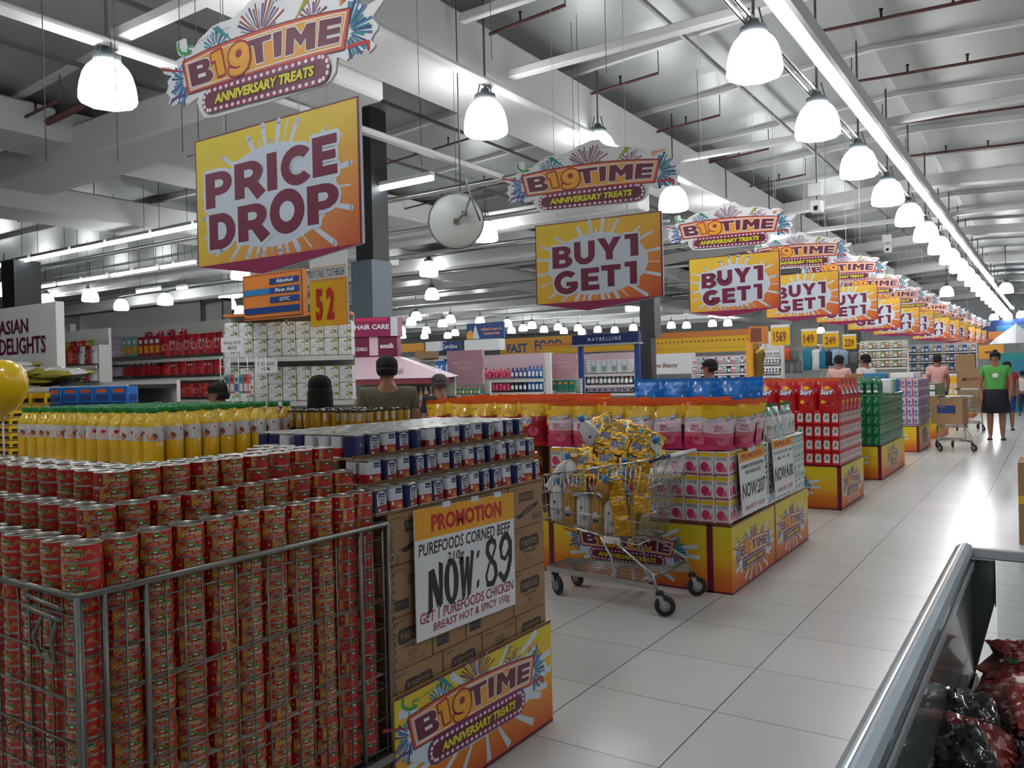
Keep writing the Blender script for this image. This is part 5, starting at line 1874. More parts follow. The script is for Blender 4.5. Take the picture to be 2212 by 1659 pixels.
for i, x in enumerate((.02, .13, .245, .355, .465, .57)):
    load(('wjug', 'gjug')[i % 2] if i else 'wjug', x, -.075 - .13 * x, .50 - .085 * x, .08 * (-1) ** i, (.02, .0), '%s bottle standing in the trolley, %s from the nose on the near side' % (('white', 'gold')[i % 2] if i else 'white', ORD[i]), 'bottle')
for i, x in enumerate((.03, .16, .29, .42, .55)):
    load(('gjug', 'wjug')[i % 2], x, .07 + .1 * x, .50 - .085 * x, 2 + .3 * i, (0, 0), '%s bottle standing in the trolley, %s from the nose on the far side' % (('gold', 'white')[i % 2], ORD[i]), 'bottle')
for i, (x, y, z, rz, tx, ty, k, w) in enumerate(((-.04, -.06, .70, .3, 0, .55, 'wjug', 'leaning at the nose of the trolley'), (.30, -.02, 1.00, .6, .5, -.5, 'wjug', 'lying on top of the sachets, left'), (.46, .04, .98, 1.4, 1.25, .3, 'wjug', 'lying on top of the sachets, middle'), (.68, .08, .86, -.3, .5, .5, 'wjug', 'tipped up at the handle end, its base showing'), (.38, -.13, .69, .2, .9, .6, 'gjug', 'lying under the sachets behind the side wires'), (.50, -.14, .68, .1, .2, .3, 'wjug', 'leaning under the sachets behind the side wires'), (.22, -.12, .69, -.1, .1, -.3, 'wjug', 'leaning against the side wires, left'))):
    load(k, x, y, z, rz, (tx, ty), '%s bottle %s' % ('gold' if k == 'gjug' else 'white', w), 'bottle')
SP = [(.22, -.165, .72, -.1, -.1, .05), (.26, -.15, .86, -.25, -.35, -.15), (.35, -.17, .80, .1, -.3, .3), (.45, -.19, .76, .1, -.2, .0), (.44, -.16, .885, .05, -.4, -.1), (.50, -.14, .97, .0, -.45, .1), (.30, -.10, .97, -.4, -.5, -.2), (.20, -.10, .88, -.7, -.4, -.1),
      (.40, -.10, 1.03, .1, -.6, .2), (.36, -.02, 1.10, .3, -.7, -.3), (.56, -.12, .89, .2, -.4, .3), (.62, -.10, .96, .3, -.5, .4), (.56, -.02, 1.04, .2, -.8, .2), (.66, .02, .98, .5, -.6, .5), (.24, .02, 1.0, -.6, -.6, -.5), (.14, -.03, .86, -.9, -.4, -.6), (.45, .06, 1.08, .6, -.9, .1), (.30, .1, 1.02, .9, -.8, -.4),
      (.12, .06, .86, -1.2, -.5, -.3), (.60, .12, .96, .8, -.6, .3), (.70, -.12, .90, .4, -.5, .5), (.52, .14, 1.0, 1.5, -.8, 0), (.40, .14, 1.0, 1.9, -.9, .2), (.20, .14, .9, 2.2, -.7, 0), (.58, -.19, .80, .2, -.2, .35), (.15, -.12, .78, -.4, -.3, -.4)]
for i, (x, y, z, rz, tx, ty) in enumerate(SP):
    load('sachet', x, y, z, rz, (tx, ty), 'gold foil detergent sachet on the trolley heap, %s' % ('hanging over the side wires' if i in (0, 3) else '%s counted up from the side wires' % ORD[i]), 'sachet')
for i, (x, y, z, rz, tx, ty) in enumerate(((.60, -.26, .47, .1, -.05, -.16), (.72, -.25, .62, .35, -.12, .1))):
    load('strip', x, y, z, rz, (tx, ty), ('strip of three gold sachets hanging down outside the trolley side', 'strip of gold sachets hanging by the trolley handle')[i], 'sachet strip')
# core that carries the heap: a carton of sachets lying in the basket
MB().box(.08, .60, -.10, .12, 0, .2, 'pack_gold', .02).build('sachet_carton', None, (CT.x + .02, CT.y, .76), label='gold carton buried under the sachets in the trolley', cat='carton')

t2 = make_trolley('shopping_trolley', 'steel trolley carrying a large brown carton, parked at the foot of the lilac stack', (-1.72, 16.95, 0), -PI / 2 + .3)
cb = MB().box(-.26, .26, -.16, .16, 0, .50, 'cardboard', .004)
Art(cb, (0, -.16, 0), eps=.002).rect(-.15, .19, .15, .33, 'ink_deepblue', 1)
cb.build('brown_carton', None, (-1.58, 16.32, .48), -.2, label='large brown carton with blue print in the trolley by the lilac stack', cat='carton')
t3 = make_trolley('shopping_trolley', 'steel trolley loaded with brown boxes farther up the aisle', (-1.66, 22.2, 0), -PI / 2)
for i, (w, h, z, dx) in enumerate(((.50, .42, .52, 0), (.62, .5, .945, .05), (.4, .32, 1.45, -.08))):
    b = MB().box(-w / 2, w / 2, -.22, .22, 0, h, 'cardboard', .004)
    if i == 1:
        Art(b, (0, -.22, 0), eps=.002).text('Monde', -.2, .2, .36, .09, 'ink_brown', 1, .02, .2, .1)
    b.build('brown_box', None, (-1.66 + dx, 21.75, z), label='brown box on the far trolley, %s' % ('lowest', 'middle, with dark lettering', 'topmost')[i], cat='box', group='brown boxes on the far trolley')

# ------------------------------------------------------------ open freezer at the right with packed meat
M('freezer_white', (206, 212, 216), 0.3, coat=0.4)
M('nosing', (188, 204, 216), 0.22, coat=0.6)
M('freezer_grey', (112, 124, 121), 0.22, coat=0.4)
M('freezer_dark', (60, 68, 68), 0.45)
M('meat_red', (150, 44, 44), 0.25, coat=0.7, vary=0.35, vscale=30)
M('meat_pink', (196, 110, 104), 0.25, coat=0.7, vary=0.3, vscale=24)
M('meat_dark', (70, 22, 26), 0.22, coat=0.8, vary=0.4, vscale=26)
M('black_film', (26, 22, 26), 0.16, coat=0.9, bump=0.7, bscale=30)
M('fat_cream', (206, 178, 150), 0.3, coat=0.6)
M('tray_green', (60, 120, 70), 0.3)
fz = thing('open_freezer', 'open white freezer with rounded rail along the aisle, packed with meat', 'freezer', (0, 0, 0))
FY0, FY1 = -.9, 3.0
b = MB().box(-.262, -.238, FY0, FY1, .09, .86, 'freezer_white', .004)
b.box(-.238, 1.05, FY0, FY1, .09, .46, 'freezer_white', .004).box(1.05, 1.08, FY0, FY1, .09, 1.3, 'freezer_white', .004)
b.box(-.22, 1.0, FY0 + .06, FY1 - .06, 0.0, .09, 'freezer_dark')
b.build('cabinet', fz)
r_ = MB()
r_.loft([[(x, y, z) for x, z in ((-.277, .868), (-.283, .882), (-.280, .897), (-.268, .907), (-.25, .911), (-.236, .905), (-.229, .892), (-.230, .872), (-.238, .858), (-.262, .856))] for y in (FY0, FY1 + .012)], 'nosing', True, False)
r_.box(-.2835, -.2815, FY0, FY1, .880, .884, 'steel').box(-.262, -.258, FY0, FY1, .9095, .9112, 'steel')
r_.build('front_rail', fz)
MB().box(-.236, 1.05, FY1 - .02, FY1 + .012, .868, .902, 'freezer_white', .004).build('end_rail', fz)
iw = MB().box(-.238, -.232, FY0, FY1 - .02, .46, .858, 'freezer_grey')
iw.box(-.233, -.226, FY0, FY1 - .02, .84, .858, 'freezer_white')
iw.build('inner_wall', fz)
vg = MB().box(-.232, -.2295, 1.42, 2.30, .535, .65, 'freezer_dark')
for k in range(30):
    vg.box(-.2295, -.227, 1.43 + .029 * k, 1.437 + .029 * k, .537, .648, 'freezer_grey')
vg.box(-.2295, -.226, 1.42, 2.30, .588, .594, 'freezer_grey')
vg.build('vent_grille', fz)
ep = MB().prism([(-.236, FY1 - .018, .47), (-.236, FY1 - .018, .866), (-.168, FY1 - .018, .866), (-.168, FY1 - .018, .745)], (0, .012, 0), 'freezer_grey')  # solid grey wedge colours in the refraction and reflection of the glass end
ep.box(-.2365, -.2315, FY1 - .021, FY1 - .017, .48, .866, 'ink_black').box(-.171, -.168, FY1 - .0215, FY1 - .017, .72, .866, 'ink_black')
for x in (-.215, -.198):
    ep.lathe([(.005, 0), (.005, .004)], 'ink_black', (x, FY1 - .024, .86), 8)
ep.build('end_glass_refraction', fz)
M('clear_glass', (236, 244, 242), 0.02, trans=1.0)
MB().box(-.166, 1.045, FY1 - .012, FY1 - .006, .46, .868, 'clear_glass').build('end_glass', fz)
MB().tube([(-.226, FY0, .497), (-.226, FY1 - .03, .497)], .006, 'chrome').box(-.232, -.20, FY0, FY1 - .03, .462, .492, 'freezer_grey').build('tray_strip', fz)


def meat(kind, seed):
    R = random.Random(seed)
    w, h, d = .15, .19, .06
    m = {'red': 'meat_red', 'pink': 'meat_pink', 'dark': 'meat_dark', 'black': 'black_film'}[kind]
    mb = soft(w, h, d, [(1, m)], flat_prof, 10, 12, wob=.012, seed=seed)
    A = BagArt(mb, w, h, d, flat_prof, .003)
    if kind in ('pink', 'red'):
        for _ in range(5):
            A.ell(R.uniform(-.045, .045), R.uniform(.05, .14), R.uniform(.01, .022), R.uniform(.008, .02), 'fat_cream' if kind == 'pink' else 'meat_pink', 1, 8, R.uniform(0, 3))
    if kind == 'red':
        A.rect(-.04, .03, .02, .045, 'tray_green', 2)
    return 'meat_pack', mb


for k in ('red', 'pink', 'dark', 'black'):
    PK['meat_' + k] = meat(k, len(k))
_i = 0
MK = {'red': 'red meat pack in clear film', 'pink': 'pink meat pack in clear film', 'dark': 'dark red meat pack', 'black': 'meat pack in shiny black film'}
for r in range(17):
    for c in range(4):
        y = 2.86 - .125 * r + random.uniform(-.02, .02)
        x = -.135 + .125 * c + random.uniform(-.02, .02)
        k = ('pink', 'red', 'red', 'pink', 'red')[(r + c * 2) % 5] if r < 5 else ('black', 'dark', 'red', 'black', 'black')[(r * 2 + c) % 5]
        z = .555 + .035 * ((r + c) % 2) + random.uniform(0, .03)
        put('meat_' + k, (x, y - .1, z), random.uniform(-.8, .8), '%s, %s from the far end, %s from the rail' % (MK[k], ORD[r], ORD[c]), 'meat pack', 'meat packs in the freezer', (-PI / 2 + random.uniform(-.1, .5), random.uniform(-.3, .3)))
MB().box(-.20, 1.045, FY0 + .01, FY1 - .03, .462, .52, 'freezer_dark').build('product_deck', fz)

# ------------------------------------------------------------ convex mirror, camera boxes, pillars, balloon
cm = thing('convex_mirror', 'round convex security mirror seen from behind on its bracket, left of the second sign', 'mirror', (-5.44, 7.1, 3.22))
M('mirror_back', (198, 206, 204), 0.35)
nv = (EYE - Vector((-5.44, 7.1, 3.22))).normalized()
q = nv.to_track_quat('Z', 'Y')


def tilt_build(mb, name, par):
    o = mb.build(name, par)
    o.rotation_euler = q.to_euler()
    return o


tilt_build(MB().lathe([(.0, .07), (.08, .066), (.17, .048), (.25, .016), (.292, -.01), (.302, -.02)], 'mirror_back', n=32, cap=False), 'mirror_dome', cm)
tilt_build(MB().lathe([(.298, -.03), (.308, -.024), (.308, -.012), (.298, -.008)], 'lamp_collar', n=32, cap=False).lathe([(.0, -.024), (.30, -.024)], 'lamp_collar', n=32, cap=False), 'mirror_rim', cm)
bm = MB().tube([(.26, .0, .12), (.18, .22, .10), (.10, .46, .08)], .012, 'dull_steel').tube([(0, 0, .07), (.02, .02, .10), (.09, .08, .115), (.16, .25, .1)], .014, 'dull_steel')
bm.box(-.03, .03, -.03, .03, .06, .085, 'dull_steel').box(.06, .12, .05, .11, .085, .12, 'dull_steel')
tilt_build(bm, 'bracket', cm)
MB().tube([(.05, .02, .33), (.05, .02, roof(-5.4) - 3.22)], .008, 'wire_grey').build('hanger', cm)

for i, (px, py, d) in enumerate(((1765, 445, 14.5), (1918, 536, 24))):
    p = at(px, py, d)
    o = thing('ceiling_speaker', 'small white box with a dark round front hanging under a beam, %s' % ('nearer' if i == 0 else 'farther'), 'speaker', p)
    MB().box(-.1, .1, -.09, .09, -.13, .1, 'white_paint', .02).build('housing', o)
    MB().box(-.14, .1, -.06, .06, .18, .4, 'white_paint', .01).build('junction_box', o)
    MB().lathe([(.045, -.004), (.045, .004)], 'ink_black', n=14).build('front', o, (0, -.092, -.05)).rotation_euler = (PI / 2, 0, 0)
    MB().tube([(0, 0, .1), (0, 0, roof(p.x) - p.z)], .012, 'wire_grey').build('hanger', o)


def pillar(px0, px1, d, z0, z1, mat, w=.45, cap=None):
    a, b = at(px0, 700, d), at(px1, 700, d)
    m = (a + b) / 2
    mb = MB().box(m.x - w / 2, m.x + w / 2, m.y - w / 2, m.y + w / 2, z0, z1, mat)
    return struct(mb, 'pillar')


pillar(777, 833, 12.7, 0, 3.35, 'pillar_blue', .44)
pillar(783, 835, 12.7, 3.35, roof(-8.9), 'pillar_dark', .36)
pillar(1388, 1410, 15.5, 0, 2.2, 'pillar_dark', .22)
pillar(1385, 1425, 15.6, 2.2, 2.95, 'pillar_dark', .30)
pillar(20, 78, 19, 0, at(45, 566, 19).z, 'pillar_dark', .6)
pillar(1838, 1852, 26, 0, 4.9, 'pillar_dark', .5)

bl = thing('balloon', 'yellow balloon tied on a white stick at the left edge', 'balloon', at(4, 836, 3.5))
M('balloon_yellow', (246, 206, 16), 0.25, coat=0.5)
MB().lathe([(.004, -.13), (.02, -.122), (.055, -.095), (.085, -.055), (.10, -.01), (.102, .03), (.092, .068), (.068, .098), (.035, .114), (.0, .12)], 'balloon_yellow', n=24, cap=False).build('bulb', bl)
MB().lathe([(.012, -.142), (.004, -.13)], 'balloon_yellow', n=10).build('knot', bl)
MB().tube([(0, 0, -.14), (.006, 0, -.36)], .004, 'ink_white').build('stick', bl)

# ------------------------------------------------------------ background fixtures
UM = {}


def unit(kind):
    """Shelf goods one unit wide and high; copies are scaled to size."""
    if kind in UM:
        return UM[kind]
    shape, *c = kind.split('|')
    mb = MB()
    if shape == 'bag':
        s = soft(1, 1, .55, [(1, c[0])], bag_prof, 6, 8, wob=.02, seed=5)
        A = BagArt(s, 1, 1, .55, bag_prof, .01)
        A.ell(0, .45, .3, .2, c[1], 1, 12).rect(-.28, .62, .28, .74, c[2], 2)
        mb = s
    elif shape == 'box':
        mb.box(-.48, .48, -.3, .3, 0, .98, c[0], .02)
        A = Art(mb, (0, -.3, 0), eps=.01)
        A.rect(-.38, .12, .38, .5, c[1], 1).rect(-.3, .62, .3, .82, c[2], 1)
        A = Art(mb, (.48, 0, 0), (0, 1, 0), eps=.01)
        A.rect(-.2, .12, .2, .5, c[1], 1)
    else:
        mb.lathe([(.4, 0), (.44, .04), (.44, .62), (.36, .72), (.16, .78)], c[0], n=12, cap=False)
        mb.lathe([(.18, .77), (.2, .8), (.2, .98), (.0, 1.0)], c[2], n=10, cap=False)
        A = Art(mb, (0, 0, 0), s=1, eps=.012, R=.442, a0=-PI / 2)
        A.rect(-.4, .14, .4, .54, c[1], 1)
    me = bpy.data.meshes.new(kind.split('|')[0])
    me.from_pydata(mb.v, [], mb.f)
    for mt in mb.mats:
        me.materials.append(mt)
    me.polygons.foreach_set('material_index', mb.mi)
    me.polygons.foreach_set('use_smooth', mb.sm)
    me.update()
    UM[kind] = me
    return me


def goods(name, kind, px0, px1, n, base, top, Y, label, cat, group, gap=.94, deep=None, lift=0.0):
    """A row of shelf goods in a plane across the store at distance Y."""
    a, b = at_y(px0, base, Y), at_y(px1, base, Y)
    h = at_y((px0 + px1) / 2, top, Y).z - at_y((px0 + px1) / 2, base, Y).z
    z = at_y((px0 + px1) / 2, base, Y).z + lift
    w = (b.x - a.x) / n
    for i in range(n):
        k = kind[i % len(kind)] if isinstance(kind, (list, tuple)) else kind
        o = link(name, unit(k), None, (a.x + w * (i + .5), Y, z), random.uniform(-.05, .05), label=label % ORD[i], cat=cat, group=group)
        o.scale = (w * gap, deep or min(w, .2), h)


def slab(name, px0, py0, px1, py1, Y, depth, mat, label, cat, art=None, group=None, z0=None, kind=None, rz=0.0):
    """An upright box whose front (facing -y) fills a rectangle seen in the photograph at distance Y."""
    m = (py0 + py1) / 2
    a, b = at_y(px0, m, Y), at_y(px1, m, Y)
    c = (px0 + px1) / 2
    zt, zb = at_y(c, py0, Y).z, (at_y(c, py1, Y).z if z0 is None else z0)
    w, h = b.x - a.x, zt - zb
    mb = MB().box(0, w, 0, depth, 0, h, mat)
    if art:
        art(Art(mb, (0, 0, 0), eps=.004), w, h)
    return mb.build(name, None, (a.x, Y, zb), rz, label=label, cat=cat, group=group, kind=kind)


def gondola(name, px0, px1, top, lips, Y, label, back='shelf_white', deep=.16, posts=True):
    """A shelf unit: back panel, shelves at the given photo heights, end panels."""
    c = (px0 + px1) / 2
    a, b = at_y(px0, lips[0], Y), at_y(px1, lips[0], Y)
    o = thing(name, label, 'shelf unit', (a.x, Y, 0))
    w = b.x - a.x
    zt = at_y(c, top, Y).z
    MB().box(0, w, deep, deep + .04, 0, zt, back).build('back_panel', o)
    for l in lips:
        z = at_y(c, l, Y).z
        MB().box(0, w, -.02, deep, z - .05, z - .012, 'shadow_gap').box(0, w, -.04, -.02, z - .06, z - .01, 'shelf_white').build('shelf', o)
    if posts:
        for x in (0, w):
            MB().box(x - .02, x + .02, 0, deep, 0, zt - .25, 'shelf_white').build('upright', o)
    MB().box(0, w, -.02, deep, 0, .15, 'shelf_white').build('plinth', o)
    return o


M('med_orange', (214, 128, 54), 0.45)
M('med_shelf', (206, 122, 60), 0.5)
# snack shelves at the left
M('wall_offwhite', (208, 210, 206), 0.6)
p0, p1 = at_y(172, 677, 9.0), at_y(438, 657, 9.0)
struct(MB().box(p0.x, p1.x, 9.0, 9.12, 0, 2.98, 'wall_offwhite'), 'wall_snack')
struct(MB().box(p0.x - 6, p0.x, 8.8, 8.92, 0, 2.8, 'wall_offwhite'), 'wall_snack_end')
pq = at_y(438, 657, 9.0)
struct(MB().box(pq.x, pq.x + .05, 8.95, 9.12, 0, 3.0, 'lamp_collar').box(pq.x + .6, pq.x + .65, 8.95, 9.12, 0, 3.0, 'lamp_collar').box(pq.x, pq.x + .65, 8.95, 9.12, 2.95, 3.0, 'lamp_collar').box(pq.x + .05, pq.x + .6, 9.02, 9.08, 0, 2.95, 'wall_offwhite'), 'door_1')
gondola('snack_shelf', 215, 484, 700, (775, 816, 862), 7.8, 'white snack shelf unit with three shelves of red packs in front of the white wall')
goods('snack_pouch', 'bag|pack_lilac|ink_white|ink_violet', 218, 266, 7, 772, 748, 7.8, 'small lilac pouch on the top snack shelf, %s from the left', 'snack pouch', 'lilac pouches', deep=.12)
goods('snack_pouch', 'bag|pack_lilac|ink_white|ink_violet', 218, 266, 7, 749, 728, 7.86, 'small lilac pouch in the upper tier of the top snack shelf, %s from the left', 'snack pouch', 'lilac pouches', deep=.12)
goods('snack_box', 'box|pack_mint|ink_gold|ink_pale', 268, 303, 3, 770, 728, 7.8, 'pale green snack box on the top snack shelf, %s from the left', 'snack box', 'pale green snack boxes')
goods('snack_box', 'box|pack_crimson|ink_gold|ink_pale', 304, 352, 4, 768, 726, 7.8, 'dark red snack box on the top snack shelf, %s from the left', 'snack box', 'dark red snack boxes')
goods('snack_bag', ('bag|pack_red|ink_pale|pack_crimson', 'bag|pack_crimson|ink_pale|ink_white'), 354, 482, 8, 766, 722, 7.8, 'shiny red snack bag on the top snack shelf, %s from the left', 'snack bag', 'red snack bags on the top shelf')
goods('snack_bag', ('bag|pack_crimson|ink_white|pack_red', 'bag|pack_red|ink_pale|ink_white'), 312, 410, 4, 734, 708, 7.98, 'red snack bag lying high behind the top snack row, %s from the left', 'snack bag', 'red snack bags behind the top row')
goods('snack_pouch', 'bag|pack_lilac|ink_white|ink_violet', 218, 270, 7, 813, 794, 7.8, 'small lilac pouch on the middle snack shelf, %s from the left', 'snack pouch', 'lilac pouches')
goods('snack_box', 'box|pack_crimson|ink_red|pack_red', 272, 350, 6, 812, 791, 7.8, 'red snack box on the middle snack shelf, %s from the left', 'snack box', 'red snack boxes on the middle shelf')
goods('snack_box', 'box|pack_crimson|ink_pale|pack_red', 286, 346, 5, 791, 777, 7.86, 'small red snack box, upper tier of the middle snack shelf, %s from the left', 'snack box', 'red snack boxes in the upper tier')
goods('snack_bag', ('bag|pack_red|ink_crimson|pack_crimson', 'bag|pack_crimson|ink_red|ink_white'), 352, 482, 7, 809, 778, 7.8, 'shiny red snack bag on the middle snack shelf, %s from the left', 'snack bag', 'red snack bags on the middle shelf')
goods('snack_box', 'box|pack_crimson|ink_brown|ink_red', 290, 352, 5, 859, 822, 7.8, 'dark red snack box on the lowest visible snack shelf, %s from the left', 'snack box', 'red snack boxes on the lowest shelf')
goods('snack_bag', ('bag|pack_crimson|ink_white|pack_red', 'bag|pack_red|pack_orange|ink_gold'), 356, 470, 7, 858, 828, 7.8, 'red snack bag with white oval on the lowest visible snack shelf, %s from the left', 'snack bag', 'red snack bags on the lowest shelf')
gondola('snack_shelf', 106, 213, 712, (790, 830), 6.4, 'shorter white snack shelf unit beside the asian delights panel')
goods('snack_bag', ('bag|pack_orange|pack_red|ink_white', 'bag|pack_crimson|ink_white|pack_red', 'bag|pack_crimson|ink_grey|ink_red'), 112, 170, 5, 786, 757, 6.4, 'orange and red snack bag on the shorter snack shelf, %s from the left', 'snack bag', 'bags on the shorter snack shelf')
goods('snack_bag', ('bag|pack_white|ink_grey|ink_blue', 'bag|pack_crimson|ink_white|ink_grey'), 172, 212, 3, 786, 748, 6.4, 'silver snack bag on the shorter snack shelf, %s from the left', 'snack bag', 'silver bags on the shorter snack shelf')
goods('snack_bag', ('bag|pack_red|ink_crimson|ink_white', 'bag|ink_olive|pack_red|ink_white', 'bag|pack_crimson|pack_red|ink_gold'), 116, 205, 5, 762, 738, 6.55, 'red snack bag in the back tier of the shorter snack shelf, %s from the left', 'snack bag', 'back tier of the shorter snack shelf')
goods('snack_bag', ('bag|pack_crimson|pack_red|ink_white', 'bag|pack_white|pack_mint|ink_red'), 150, 212, 4, 824, 798, 6.4, 'red snack bag on the lower board of the shorter snack shelf, %s from the left', 'snack bag', 'lower board of the shorter snack shelf')


def asian(A, w, h):
    xr = at_y(122, 700, 5.1).x
    for t, a, b, p0, p1 in (('ASIAN', 0, 63, 722, 691), ('DELIGHTS', 1, 101, 765, 728)):
        xa, xb, za, zb = at_y(a, p0, 5.1).x, at_y(b, p0, 5.1).x, at_y((a + b) / 2, p0, 5.1).z, at_y((a + b) / 2, p1, 5.1).z
        A.text(t, w + xa - xr, za, xb - xa, zb - za, 'ink_maroon', 2, .02)
    A.poly([(w - 1.62, h - .28), (w - 1.38, h - .03), (w - 1.50, h - .03), (w - 1.62, h - .14)], 'ink_crimson', 2)


slab('wall_sign', -60, 663, 122, 800, 5.1, .1, 'white_paint', 'white wall panel reading asian delights in dark red lettering', 'sign', asian, z0=0.0)
# sacks on a white board, yellow and blue noodle packs below
gondola('noodle_shelf', 30, 282, 826, (832, 920), 4.5, 'long white noodle shelf in front of the asian delights panel', deep=.5)
M('sack_olive', (150, 138, 40), 0.35, coat=0.3)
M('sack_silver', (190, 192, 190), 0.3, coat=0.4)
PK['sack'] = ('rice_sack', soft(.55, .42, .13, [(.3, 'sack_olive'), (.75, 'sack_silver'), (1, 'sack_olive')], flat_prof, wob=.012, seed=40))
for i, (px, py, a) in enumerate(((20, 818, .1), (70, 822, -.1), (118, 824, .15), (45, 805, .2), (100, 808, -.2), (142, 812, .1), (30, 794, -.1))):
    p = at_y(px, py, 4.72)
    put('sack', (p.x, p.y - .2, p.z), a, 'olive and silver noodle sack lying on the noodle shelf, %s' % ('lowest at the left edge', 'lowest in the middle', 'lowest at the right', 'second tier, left', 'second tier, middle', 'second tier, right', 'topmost at the left edge')[i], 'sack', 'sacks on the noodle shelf', (-PI / 2 + .08, 0))
goods('noodle_pack', 'box|pack_blue|ink_deepblue|pack_orange', 116, 288, 5, 870, 835, 4.5, 'blue noodle pack with orange logo on the noodle shelf, %s from the left', 'noodle pack', 'blue noodle packs')
goods('noodle_pack', 'box|ink_deepblue|pack_blue|ink_pale', 118, 290, 5, 905, 871, 4.48, 'blue noodle pack in the lower tier of the noodle shelf, %s from the left', 'noodle pack', 'blue noodle packs in the lower tier')
for j in range(3):
    goods('noodle_pack', 'box|pack_yellow|ink_black|ink_amber', 48, 114, 2, 872 + 25 * j, 848 + 25 * j, 4.46, 'yellow noodle pack, ' + ('upper', 'middle', 'lower')[j] + ' tier of the noodle shelf, %s from the left', 'noodle pack', 'yellow noodle packs')
for j in range(6):
    goods('noodle_pack', 'box|pack_yellow|ink_black|ink_amber', -25, 38, 2, 900 + 16 * j, 886 + 16 * j, 4.0, 'yellow noodle pack behind the balloon stick, ' + ORD[j] + ' tier down, %s from the left', 'noodle pack', 'yellow noodle packs behind the balloon stick')
core(-9.6, -7.9, 4.02, 4.4, .001, .95, 'brown carton block under the yellow noodle packs')

# tissue display with the medicine sign and the price card; it faces the photographer
TD_ = 8.0
TRZ = math.atan2(RT.y, RT.x)
TO = at(487, 865, TD_)
tis = thing('tissue_shelf', 'white shelf unit stacked with tissue packs', 'shelf unit', (TO.x, TO.y, 0), TRZ)
TWD = 1.275
tz = [at(630, py, TD_).z for py in (768, 865, 915, 686)]
MB().box(0, TWD - .02, .16, .18, 0, tz[3] + .02, 'shelf_white').build('back_panel', tis)
for z in tz[:3]:
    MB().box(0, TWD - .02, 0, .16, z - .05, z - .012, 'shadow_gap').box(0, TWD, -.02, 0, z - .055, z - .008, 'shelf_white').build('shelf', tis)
MB().box(.0, TWD - .02, .0, .18, tz[3] + .02, tz[3] + .05, 'med_shelf').build('top_board', tis)
MB().box(0, TWD, 0, .3, 0, .12, 'shelf_white').build('plinth', tis)


def k_tissue():
    mb = MB().box(-.067, .067, -.06, .06, 0, .17, 'ink_white', .008)
    A = Art(mb, (0, -.06, 0), eps=.0012)
    for z in (0, .085):
        A.poly([(.005, z + .078), (.058, z + .078), (.058, z + .042)], 'ink_olive', 1).poly([(.034, z + .078), (.058, z + .078), (.058, z + .06)], 'ink_green', 2)
        A.ctext('jive', .008, z + .052, .038, .02, 'tray_green', l=3, bold=.04, shear=.2)
        for x, y in ((-.04, .012), (-.015, .02), (.02, .012), (.044, .02), (-.045, .035), (.02, .028)):
            A.ell(x, z + y, .006, .0045, 'ink_olive', 2, 6)
    A.rect(-.067, .083, .067, .085, 'ink_grey', 1)
    return 'tissue_pack', mb


PK['tissue'] = k_tissue()
for t in range(2):
    for j in range(2):
        for i in range(9):
            x = .072 + .1402 * i
            p = Vector((TO.x + x * math.cos(TRZ) - .07 * math.sin(TRZ), TO.y + x * math.sin(TRZ) + .07 * math.cos(TRZ), tz[t] + .171 * j - .008))
            put('tissue', p, TRZ, 'white tissue pack with green leaf corners, %s shelf, %s row, %s from the left' % (('upper', 'lower')[t], ('lower', 'upper')[j], ORD[i]), 'tissue pack', 'tissue packs on the shelf')
for i, (px, py) in enumerate(((502, 745), (575, 790))):
    p = at(px, py, 7.9)
    o = MB().box(-.11, .11, -.002, .002, -.07, .07, 'ink_white')
    A = Art(o, (0, -.002, 0), eps=.002)
    A.ctext(('Savings 80.00' if i == 0 else '1020'), 0, .02, .16, .035, 'ink_grey', l=1, bold=.02).ctext(('BUY IT' if i == 0 else '12%'), 0, -.03, .08, .03, 'ink_black', l=1, bold=.02)
    o.build('price_card', None, p, TRZ, label='small white price card on the tissue packs, %s' % ('upper left' if i == 0 else 'in the middle'), cat='price card')


def medsign(A, w, h):
    A.rect(.01, .01, w - .01, h - .01, 'ink_brown', .5).rect(.02, .02, w - .02, h - .02, 'med_orange', 1)
    for i, (t, y) in enumerate((('Alcohol', .80), ('First Aid', .60), ('OTC', .40))):
        A.rect(w * .47, h * (y - .065), w * .95, h * (y + .065), 'ink_deepblue', 2)
        if i == 1:
            A.rect(w * .03, h * (y - .065), w * .47, h * (y + .065), 'ink_blue', 2)
        A.ctext(t, w * .72, h * y, w * (.27, .3, .17)[i], h * .08, 'ink_white', l=3, bold=.03)
    A.rect(w * .03, h * .12, w * .95, h * .26, 'ink_deepblue', 2)


ms = slab('department_sign', 525, 588, 655, 688, 5.2, .05, 'med_orange', 'orange department sign listing alcohol, first aid and OTC above the tissue shelf', 'sign', medsign)
MB().tube([(.1, .02, -.02), (.1, .02, -.06)], .012, 'dull_steel').tube([(.6, .02, -.02), (.6, .02, -.06)], .012, 'dull_steel').build('post', ms)


def card52(A, w, h):
    A.rect(0, 0, w, h * .62, 'pack_yellow', 1).rect(w * .58, 0, w, h * .62, 'ink_amber', 1.5)
    A.ctext('5 2', w * .42, h * .30, w * .5, h * .44, 'ink_red', l=3, bold=.04)
    A.ctext('BUY 5 TAKE 1 TOOTHBRUSH', w * .5, h * .72, w * .94, h * .11, 'ink_black', l=3, bold=.01)
    A.rect(0, h * .63, w, h * .645, 'ink_amber', 2).rect(0, h * .8, w, h * .81, 'ink_amber', 2)


pc = slab('price_sign', 670, 545, 750, 704, 4.3, .012, 'ink_white', 'tall hanging price sign with a red 52 on yellow under the price drop sign', 'sign', card52)
for x in (.03, .22):
    MB().tube([(x, .006, .44), (x, .006, roof(-4.5) - pc.location.z)], .002, 'string_white', 4).build('string', pc)
